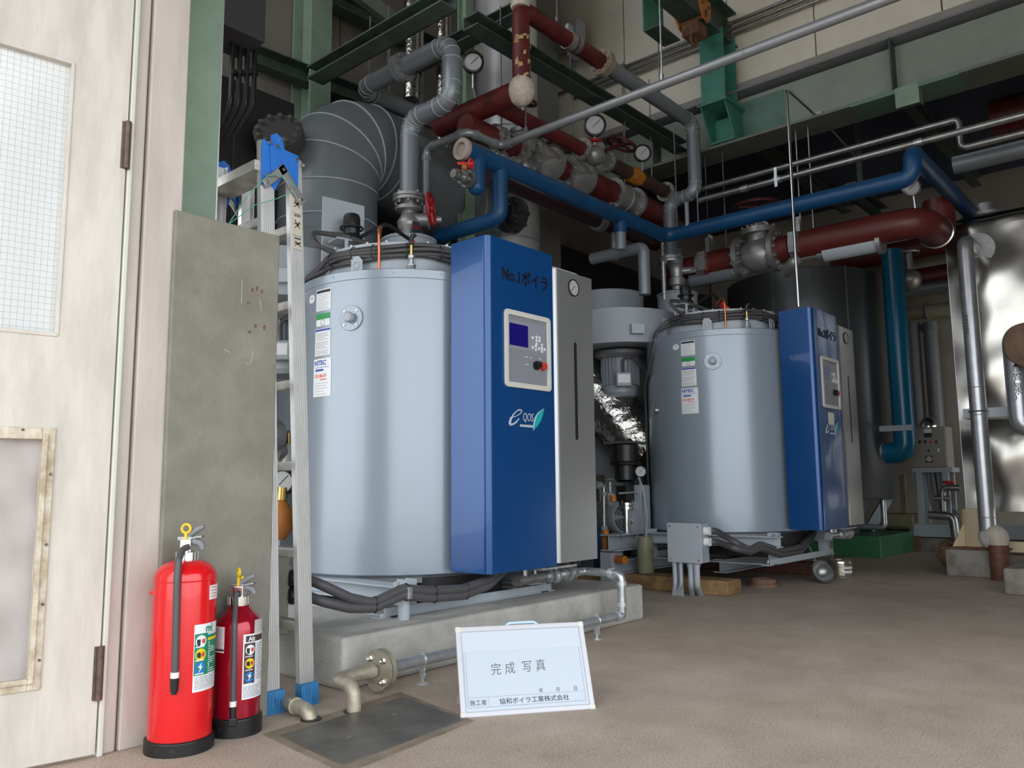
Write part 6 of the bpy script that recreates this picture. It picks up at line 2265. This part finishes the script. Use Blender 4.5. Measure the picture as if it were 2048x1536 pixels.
MB().patch(c1, r1 + .0015, a0 + .5, a0 + 1.1, zz_(.74), zz_(.78), .0003, 6).build('yellow_band', 'extyellow', Bd1, 30)
for i in range(3):
    tlines(c1, r1, a0 + .54, a0 + .95, zz_(.55 - .165 * i), zz_(.65 - .165 * i), 3, .0025, 'white', Bd1, i)
    tlines(c1, r1, a0 + .06, a0 + .42, zz_(.648 - .2 * i), zz_(.66 - .2 * i), 1, .004, 'white', Bd1, i + 9)
tlines(c1, r1, a0 + .06, a0 + 1.1, zz_(.03), zz_(.22), 7, .002, 'inkgrey', Bd1, 21)
a2, _ = face_ang(c1, r1, 419, 1180)
MB().patch(c1, r1 + .0004, a2, a2 + .8, zl(c1, r1, 425, 1198), zl(c1, r1, 425, 1170), .0005, 8).build('small_label', 'white', Bd1, 30)
tlines(c1, r1, a2 + .05, a2 + .5, zl(c1, r1, 425, 1196), zl(c1, r1, 425, 1172), 4, .002, 'rstick', Bd1, 5)

# smaller one behind
c2 = onZ(470, 1463)
E2_, Bd2 = extinguisher(c2, 470, (1426, 1245, 1207, 1192, 1168, 1133), .0735, .030, 'crimson', 'smaller dark crimson fire extinguisher with tall black base ring', 2)
r2 = .0735
hose(E2_, Bd2, c2, r2, [(474, 1186, -.05), (472, 1190, -.045), (471, 1212, -.03), (469, 1250, .012), (468, 1320, .011), (466, 1398, .010), (465, 1442, .012)], .0085, .1)
m = MB()
a_, zc2 = face_ang(c2, r2 + .012, 465, 1444)
MB().ob(c2 + V((cos(a_), sin(a_), 0)) * (r2 + .012) + V((0, 0, zc2 - c2.z)), V((-sin(a_), cos(a_), 0)) * .013, V((cos(a_), sin(a_), 0)) * .010, V((0, 0, .012))).build('nozzle_clip', 'black', E2_, 0, .003)
a0, _ = face_ang(c2, r2, 483, 1400)
zb0, zt0 = zl(c2, r2, 484, 1400), zl(c2, r2, 484, 1270)
hL = zt0 - zb0
zz_ = lambda f: zb0 + hL * f
MB().patch(c2, r2 + .0004, a0, a0 + 1.2, zb0, zt0, .0006, 16).build('label', 'white', Bd2, 30)
MB().patch(c2, r2 + .0011, a0 + .05, a0 + .56, zz_(.235), zz_(.86), .0003, 8).build('brown_field', mat('label_brown', (.06, .035, .035), .5), Bd2, 30)
MB().patch(c2, r2 + .0011, a0 + .1, a0 + 1.1, zz_(.88), zz_(.975), .0003, 8).build('title_band', mat('label_brown', (.06, .035, .035), .5), Bd2, 30)
curved_txt('lettering', 'Alt', .019, 'white', Bd2, c2, r2 + .0016, a0 + .22, zz_(.893), 1.0, .0004)
pictos(E2_, Bd2, c2, r2, a0 + .31, (zz_(.755), zz_(.545), zz_(.335)), .0155, Bd2)
for i in range(3): tlines(c2, r2, a0 + .1, a0 + .5, zz_(.64 - .21 * i), zz_(.655 - .21 * i), 1, .003, 'white', Bd2, i + 40)
tlines(c2, r2, a0 + .62, a0 + 1.1, zz_(.26), zz_(.84), 16, .003, 'inkgrey', Bd2, 31)
tlines(c2, r2, a0 + .05, a0 + 1.1, zz_(.02), zz_(.2), 8, .002, 'inkgrey', Bd2, 32)
aL, _ = face_ang(c2, r2, 449, 1275)
MB().patch(c2, r2 + .0004, aL - .6, aL, zl(c2, r2, 447, 1306), zl(c2, r2, 447, 1254), .0006, 8).build('small_label', 'white', Bd2, 30)
tlines(c2, r2, aL - .55, aL - .06, zl(c2, r2, 447, 1300), zl(c2, r2, 447, 1258), 9, .002, 'inkgrey', Bd2, 8)
MB().patch(c2, r2 + .0012, aL - .6, aL, zl(c2, r2, 447, 1303), zl(c2, r2, 447, 1299), .0003, 6).build('dark_band', mat('label_brown', (.06, .035, .035), .5), Bd2, 30)
aR, _ = face_ang(c2, r2, 509, 1255)
MB().patch(c2, r2 + .0004, aR, aR + .6, zl(c2, r2, 509, 1276), zl(c2, r2, 509, 1240), .0006, 8).build('side_label', mat('grey_label', (.5, .48, .47), .5), Bd2, 30)

# ================================================================== RIGHT SIDE
# dark round tank
TC = V((9.4, 3.62, 0))
tzt, tzb = zat(8.75, 3.05, 531), zat(8.75, 3.05, 1000)
TR = .87
dt_ = T('round_tank', 'big dark round sheet-clad tank behind the farther boiler', 'tank', TC)
MB().lathe([(.05, tzb), (TR - .01, tzb), (TR, tzb + .02), (TR, tzt - .01), (TR - .02, tzt), (.05, tzt + .08)], TC, n=72).build('tank_shell', 'darktank', dt_, 30)
for a in (206, 232, 180):
    d = V((cos(radians(a)), sin(radians(a)), 0))
    MB().ob(TC + d * (TR + .002) + V((0, 0, (tzt + tzb) / 2)), V((-d.y, d.x, 0)) * .006, d * .004, V((0, 0, (tzt - tzb) / 2))).build('clad_seam', 'midgrey', dt_, 0)
for a in (200, 235, 290, 20, 110):
    d = V((cos(radians(a)), sin(radians(a)), 0))
    MB().bar(TC + d * (TR - .3) + V((0, 0, .24)), TC + d * (TR - .08) + V((0, 0, tzb + .03)), .22, .1).build('leg', 'duct', dt_, 0)
gpx = onZ(1763, 1117)
gzt = zat(gpx.x, gpx.y, 1073)
tag(MB().bx(gpx.x, gpx.x + 2.0, gpx.y, gpx.y + 1.9, 0, gzt).build('painted_plinth', 'epoxy', None, 0, .006), 'green painted plinth under the dark round tank', 'plinth')
# teal down pipe
tx = 9.3
ty = onX(1797, 700, tx).y
tz_ = zat(tx, ty, 905)
tlp = T('blue_downpipe', 'glossy teal-blue vertical pipe beside the dark round tank', 'pipe', (tx, ty, tz_))
MB().pipe([(tx, ty, 3.3), (tx, ty, tz_), (tx, ty + .4, tz_)], .112, 24, .13, 8).build('pipe_run', 'tealpipe', tlp, 50)
MB().cyl((tx, ty + .2, tz_), (tx, ty + .25, tz_), .15, n=24).build('flange', 'galv', tlp)
zb2 = zat(tx, ty, 857)
MB().bx(tx - .13, tx - .115, ty - .12, ty + .3, zb2 - .03, zb2 + .03).build('pipe_bracket', 'greylit', tlp, 0)
# thin drain pipe below the dark tank
a = onZ(1765, 1000, .75)
p = onX(1766, 1000, 8.9)
tag(MB().pipe([p, V((p.x, p.y, zat(p.x, p.y, 1055))), V((p.x, p.y + .35, zat(p.x, p.y, 1055)))], .03, 12, .05).build('tank_drain', 'galv', None), 'thin galvanised drain pipe below the dark round tank', 'pipe')

# silver rectangular tank with dented cladding
SX = 7.72
sy1 = onX(1908, 700, SX).y
sy0 = sy1 - 2.6
sz0, sz1 = zat(SX, sy1, 1022), zat(SX, sy1, 438)
sk_ = T('silver_tank', 'tall shiny tank clad in dented silver sheet at the right edge', 'tank', (SX + .8, sy1 - 1.2, 0))
mb = MB()
nu, nv = 70, 70
rq = random.Random(11)
dents = [(rq.uniform(0, .5), rq.uniform(0, 1), rq.uniform(.03, .11), rq.uniform(-.04, .04)) for _ in range(40)] + [(.02, t, .07, -.03) for t in (.12, .25, .38, .5, .62)] + [(.3, .4, .25, .035), (.2, .15, .2, -.03)]
vs = []
for j in range(nv + 1):
    for i in range(nu + 1):
        u, v = i / nu, j / nv
        dx = .017 * sin(pi * v * 7 + 2.2 * u + .6 * sin(5 * u)) * (1 - .6 * v) + .008 * sin(9 * u + 4 * v) + .006 * sin(23 * u + 9 * v) * sin(17 * v) + .004 * sin(41 * u - 13 * v) * sin(29 * v + 7 * u)
        for (a, b, s_, h_) in dents:
            dx += h_ * math.exp(-((u - a) ** 2 + ((v - b) * .9) ** 2) / (2 * s_ * s_)) * .6
        edge = min(u * 14, 1) * min(v * 14, 1)
        corner = 0
        rr = .05
        if v > 1 - rr: corner = rr * 2.6 * (1 - sqrt(max(0, 1 - ((v - 1 + rr) / rr) ** 2)))
        vs.append((SX + dx * edge + corner, sy1 - u * 2.6, sz0 + (sz1 - sz0) * v))
mb.add(vs, [(j * (nu + 1) + i, j * (nu + 1) + i + 1, (j + 1) * (nu + 1) + i + 1, (j + 1) * (nu + 1) + i) for j in range(nv) for i in range(nu)])
o = mb.build('front_sheet', 'tanksheet', sk_, 80)
MB().bx(SX + .14, SX + 1.8, sy0, sy1 - .001, sz0 + .005, sz1).build('tank_body', 'tanksheet', sk_, 0, .01)
MB().bx(SX + .0, SX + .15, sy1 - .012, sy1 + .003, sz0, sz1 - .12).build('corner_edge', 'galvline', sk_, 0)
q = onX(1945, 430, SX + .5)
MB().lathe([(.16, -.1), (.16, .06), (.2, .07), (.2, .1), (.1, .11), (.1, .2)], V((SX + .5, q.y - .1, sz1)), n=28).build('top_hatch', 'castgrey', sk_)
# cream leg on concrete pad
lg_ = onZ(1945, 1130, .16)
LX, LY = 7.62, onX(1948, 1060, 7.62).y
pzt = zat(LX - .2, LY, 1100)
pad = MB().bx(7.40, 8.0, onX(1985, 1120, 7.4).y, onX(1891, 1120, 7.4).y, 0, pzt).build('concrete_pad', 'oldconc', None, 0, .01)
tag(pad, 'worn concrete pad under the cream tank leg', 'pad')
m = MB().cyl((LX + .12, LY, pzt + .008), (LX + .12, LY, sz0 + .02), .118, n=36)
m.build('leg', 'cream', sk_)
MB().bx(LX - .1, LX + .38, LY - .26, LY + .24, pzt, pzt + .012).build('base_plate', 'rust', sk_, 0)
for a in (130, 205, 280):
    d = V((cos(radians(a)), sin(radians(a)), 0))
    MB().prism([(.11, 0), (.22, 0), (.11, .2)], V((LX + .12, LY, pzt + .012)), d, (0, 0, 1), V((-d.y, d.x, 0)) * .012).build('gusset', 'cream', sk_, 0)
z0, z1 = zat(7.7, onX(2030, 1090, 7.7).y, 1104), zat(7.7, onX(2030, 1090, 7.7).y, 1083)
MB().bx(7.66, 7.74, onX(2100, 1090, 7.7).y - .6, LY - .1, z0, z1).build('tie_bar', 'cream', sk_, 0)
bag = onZ(1910, 1092, .08)
bgm = MB()
rq = random.Random(2)
rings = []
for j in range(9):
    t = j / 8
    ring = []
    for k in range(20):
        a = 2 * pi * k / 20
        r = .15 * (sin(pi * (.12 + .8 * t)) ** .5) + rq.uniform(-.014, .014)
        ring.append(V((8.15 + r * cos(a) * .8, onX(1912, 1080, 8.15).y + r * sin(a) * 1.1, .0 + .24 * t + rq.uniform(-.008, .008))))
    rings.append(ring)
tag(bgm.rings(rings).build('paper_sack', 'jute', None, 30), 'crumpled brown sack behind the cream tank leg', 'bag')
# vertical silver pipe in front of the tank
vx = 7.36
vy0 = onX(1955, 800, vx).y
zt_, zb_ = zat(vx, vy0, 482), zat(vx, vy0, 1078)
vp = T('tank_pipe', 'long silver vertical pipe bracketed in front of the dented tank', 'pipe', (vx, vy0, 0))
MB().pipe([(SX + .05, vy0, zt_), (vx, vy0, zt_), (vx, vy0, zb_)], .062, 20, .09, 8).build('pipe_run', mat('silver_jacket', (.46, .46, .48), .32, .7, var=.08, vscale=10), vp, 50)
MB().cyl((SX - .03, vy0 - .02, zt_), (SX + .02, vy0 - .02, zt_), .14, n=28).build('wall_flange', 'castgrey', vp)
m = MB()
for py in (775, 830, 1035): m.torus((vx, vy0, zat(vx, vy0, py)), (0, 0, 1), .063, .003, 24, 6)
each(m, 'jacket_seam', 'galv', vp)
zk = zat(vx, vy0, 823)
MB().bx(vx + .03, SX + .02, vy0 - .25, vy0 + .12, zk - .05, zk + .03).build('pipe_bracket', 'greylit', vp, 0, .004)
MB().torus((vx, vy0, zk), (0, 0, 1), .066, .006, 24, 6).build('u_bolt', 'steel', vp)
m = MB()
rq = random.Random(5)
for k in range(6):
    zz0 = zat(vx, vy0, 668 - k * 6.5)
    for (u, v, w_, h_) in ((0, .0, .02, .004), (.0, .012, .022, .003), (-.006, .005, .003, .014), (.007, .006, .003, .012)):
        m.ob(V((vx, vy0, zz0 + v)) + V((-.93, .30, 0)) * .0632 + V((.3, .93, 0)) * u, V((.3, .93, 0)) * w_ / 2, V((.93, -.3, 0)) * .0008, V((0, 0, h_ / 2)))
m.build('stencil_print', 'ink', vp, 0)
# lower brown part with torn white elbow
bx2 = onZ(2003, 1160)
zj = zat(bx2.x, bx2.y, 1095)
MB().pipe([V((vx, vy0, zb_ + .06)), V((vx, vy0, zb_ - .02)), V((bx2.x, bx2.y, zj + .12)), V((bx2.x, bx2.y, zj))], [.066, .074, .078, .068], 20, .08, 6).build('wrapped_elbow', mat('dusty_wrap', (.52, .44, .34), .8, col2=(.40, .40, .40), vscale=9, bump=.3, bscale=50), vp, 50)
MB().cyl((bx2.x, bx2.y, 0), (bx2.x, bx2.y, zj + .02), .072, n=22).build('brown_foot', 'brownpaint', vp)
# second pipe at the frame edge
wx = 7.2
wy = onX(2035, 780, wx).y
zt_, zb_ = zat(wx, wy, 668), zat(wx, wy, 855)
wp = T('supply_pipe', 'silver pipe with arrow and black characters at the right edge', 'pipe', (wx, wy, zb_))
MB().pipe([(wx + .0, wy - .8, zt_), (wx, wy, zt_), (wx, wy, zb_), (wx, wy - .8, zb_)], .078, 20, .09, 8).build('pipe_run', MATS['silver_jacket'], wp, 50)
nrm = V((-.96, -.22, 0)).normalized()
tdir = V((-nrm.y, nrm.x, 0))
tdir = -tdir if tdir.dot(r_) < 0 else tdir
c = V((wx, wy, 0)) + nrm * .0785
for i, s in enumerate('給水管(原水)'):
    z = zat(wx, wy, 742 + i * 9.6)
    txt('lettering', s, .056, 'ink', wp, c + tdir * -.028 + V((0, 0, z)), tdir, (0, 0, 1), .0015)
z = zat(wx, wy, 718)
MB().prism([(-.012, -.07), (.012, -.07), (.012, .0), (.028, .0), (0, .06), (-.028, .0), (-.012, .0)], c + V((0, 0, z)), tdir, (0, 0, 1), nrm * .002).build('arrow', 'ink', wp, 0)
dkd = onX(2056, 690, 7.05)
hw_ = T('brown_disc', 'brown round disc hanging at the right edge by the supply pipe', 'disc', dkd)
MB().cyl(dkd, dkd + V((-.02, -.01, 0)), .17, n=36).build('disc_plate', 'wood', hw_)
# second concrete block at the right edge
q0 = onZ(2018, 1185)
tag(MB().bx(q0.x - .15, q0.x + .5, q0.y - .8, q0.y, 0, zat(q0.x, q0.y, 1132)).build('concrete_block', 'oldconc', None, 0, .02), 'pale concrete block at the right edge of the floor', 'block')
# control box on a stand
kx = 9.9
ka, kb = onX(1819, 856, kx), onX(1893, 935, kx)
kb_ = T('control_box', 'beige electrical control box on a steel stand', 'cabinet', (kx, (ka.y + kb.y) / 2, 0))
MB().bx(kx, kx + .28, kb.y - .02, ka.y, kb.z, ka.z).build('box_body', 'panelbeige', kb_, 0, .006)
MB().bx(kx - .012, kx, kb.y - .01, ka.y - .01, kb.z + .01, ka.z - .01).build('door', 'panelbeige', kb_, 0, .004)
fxx = kx - .013


def kbx(px0, px1, py0, py1, m, name, d=.012):
    a, b = onX(px0, py0, fxx), onX(px1, py1, fxx)
    return MB().bx(fxx - d, fxx + .001, b.y, a.y, b.z, a.z).build(name, m, kb_, 0, .002)


kbx(1848, 1863, 858, 866, 'white', 'meter_face')
kbx(1848, 1864, 866, 874, 'black', 'meter')
for px in (1837, 1848, 1859, 1870):
    kbx(px, px + 5, 881, 886, 'rstick' if px == 1859 else 'black', 'lamp')
kbx(1855, 1859, 899, 903, 'black', 'key_switch')
kbx(1851, 1866, 912, 925, 'black', 'timer')
a = onX(1859, 918, fxx)
MB().cyl(a, a + V((-.018, 0, 0)), .032, n=18).build('timer_dial', mat('ivory', (.55, .5, .36), .5), kb_)
kbx(1875, 1879, 897, 904, 'white', 'tag')
a = onX(1856, 850, kx + .1)
MB().lathe([(.02, 0), (.1, .0), (.1, .03), (.06, .1), (.02, .12)], V((kx + .12, a.y, ka.z)), n=24).build('dome_lamp', 'chrome', kb_)
zb3 = zat(kx, ka.y, 1047)
for yy in (ka.y - .06, kb.y + .02):
    MB().bx(kx, kx + .05, yy - .03, yy + .03, zb3, kb.z).build('stand_leg', 'greylit', kb_, 0)
    MB().bx(kx + .25, kx + .3, yy - .03, yy + .03, zb3, kb.z).build('stand_leg', 'greylit', kb_, 0)
MB().bx(kx - .02, kx + .3, kb.y - .06, ka.y - .0, kb.z - .05, kb.z).build('stand_top', 'greylit', kb_, 0)
m = MB()
for i in range(4):
    y0 = ka.y - .13 - .05 * i
    m.pipe([(kx + .1, y0, kb.z), (kx + .1, y0 - .02, kb.z - .4), (kx + .08, y0 - .12 - .03 * i, zb3 + .05)], .02, 8, .2)
m.build('conduit_tube', 'midgrey', kb_)
MB().bx(kx - .06, kx + .4, ka.y - 1.4, ka.y + .03, zb3 - .14, zb3).build('base_channel', 'greylit', kb_, 0)
tag(MB().bx(kx - .04, kx + .6, ka.y - 1.6, ka.y + .12, 0, zb3 - .15).build('concrete_block', 'oldconc', None, 0, .01), 'dark concrete block below the control box stand', 'plinth')
pp_ = T('looped_pipes', 'grey looped pipes with red valve wheel below the control box', 'pipe', onX(1880, 1010, kx - .2))


def kp_(px, py, x=kx - .3): return onX(px, py, x)


MB().pipe([kp_(1858, 1030), kp_(1906, 1033), kp_(1912, 1075), V((kp_(1912, 1075).x, kp_(1912, 1075).y, 0))], .045, 14, .06).build('pipe_run', 'steel', pp_)
MB().pipe([kp_(1870, 997), kp_(1900, 997)], .034, 12).pipe([kp_(1886, 1022), kp_(1885, 975), kp_(1920, 976)], .034, 12, .06).build('pipe_run', 'steel', pp_)
MB().torus(kp_(1897, 965), (.2, 0, 1), .05, .01).cyl(kp_(1897, 965), kp_(1897, 978), .012, n=8).build('valve_wheel', 'redplastic', pp_)
# platform scale
sx_ = 9.9
sp_ = onX(1793, 1040, sx_)
scl = T('platform_scale', 'old olive platform scale on a dark block, right of the green plinth', 'scale', (sx_, sp_.y, 0))
zp0, zp1 = zat(sx_, sp_.y, 1060), zat(sx_, sp_.y, 1028)
MB().bx(sx_ - .1, sx_ + .4, sp_.y - .25, sp_.y + .25, 0, zp0 * .75).build('block', 'wood', scl, 0, .01)
MB().bx(sx_ - .08, sx_ + .36, sp_.y - .2, sp_.y + .22, zp0 + .04, zp1).build('platform', mat('olive_paint', (.20, .18, .10), .5, var=.2), scl, 0, .012)
for yy in (-.17, .19):
    MB().bx(sx_ - .07, sx_ - .02, sp_.y + yy - .02, sp_.y + yy + .02, zp0 * .75, zp0 + .05).build('foot', MATS['olive_paint'], scl, 0)
    MB().bx(sx_ + .30, sx_ + .34, sp_.y + yy - .02, sp_.y + yy + .02, zp0 * .75, zp0 + .05).build('foot', MATS['olive_paint'], scl, 0)
MB().bx(sx_ + .3, sx_ + .36, sp_.y - .03, sp_.y + .03, zp1, zp1 + .45).build('column', MATS['olive_paint'], scl, 0)
# pipes on the annex wall
an_ = 11.1
a = onX(1760, 636, an_)
hz_ = T('cream_wall_pipe', 'cream horizontal pipe on the far annex wall', 'pipe', a)
MB().cyl(step(a, 'Y', 1700, 645), step(a, 'Y', 1950, 622), .085, n=18).build('pipe_run', mat('dull_cream', (.34, .31, .22), .5), hz_)
p = step(a, 'Y', 1855, 632)
MB().torus(p, (0, 1, 0), .095, .02, 20, 8).build('clamp', 'duct', hz_)
for i, (px, lab) in enumerate(((1832, 'grey riser pipe on the annex wall, left of the pair'), (1868, 'grey riser pipe on the annex wall, right of the pair'))):
    b = onX(px, 760, an_ - .1)
    t = T('wall_riser', lab, 'pipe', b)
    MB().cyl((an_ - .1, b.y, .6), (an_ - .1, b.y, zat(an_ - .1, b.y, 645)), .085, n=18).build('pipe_run', 'midgrey', t)
    MB().cyl((an_ - .1, b.y, zat(an_ - .1, b.y, 662)), (an_ - .1, b.y, zat(an_ - .1, b.y, 650)), .1, n=18).build('collar', 'duct', t)
rz = onX(1700, 560, 11.0)
rp = T('red_wall_pipe', 'dim red pipes high on the far annex wall', 'pipe', rz)
for py in (505, 565):
    a = onX(1790, py, 11.0)
    MB().cyl((11.0, a.y + .8, a.z), (11.0, a.y - 2.2, a.z), .13, n=18).build('pipe_run', 'redpipe2', rp)
m = MB()
a = onX(1820, 560, 10.8)
m.sph(a, .14, 14, 8).cyl(a, a + V((0, 0, .35)), .05, n=12).torus(a + V((0, 0, .35)), (0, 0, 1), .12, .02)
m.build('valve', 'castgrey', rp)
a = onX(1790, 590, 11.0)
MB().cyl((10.9, a.y + .4, a.z), (10.9, a.y - 1.5, a.z), .08, n=14).build('pipe_run', 'duct', rp)
# dark rafters under the annex roof
for i, (pa, pb) in enumerate((((1470, 268), (1700, 402)), ((1690, 380), (1760, 425)), ((1800, 200), (2000, 330)))):
    a = onX(*pa, 7.4 + .2 * i)
    b = step(a, 'X', *pb)
    chan_beam('annex_rafter', ('dark green rafter under the annex roof, near the bright siphon tube', 'short dark rafter above the red-brown elbow', 'dark rafter under the annex roof above the silver tubes')[i], a, b, .12, .1, 'dgreen')
    MB().bar(lerp(a, b, .5), V((*lerp(a, b, .5)[:2], 4.62)), .05, .05).build('hanger', 'dgreen', [o for o in bpy.data.objects if o.name.startswith('annex_rafter')][-1], 0)
ar = onX(2040, 190, 8.6)
tag(MB().cyl((9.0, ar.y - 1.5, ar.z), (9.0, ar.y + .3, ar.z), .18, n=20).build('roof_pipe', 'redpipe2', None), 'red pipe under the annex roof at the upper right corner', 'pipe')
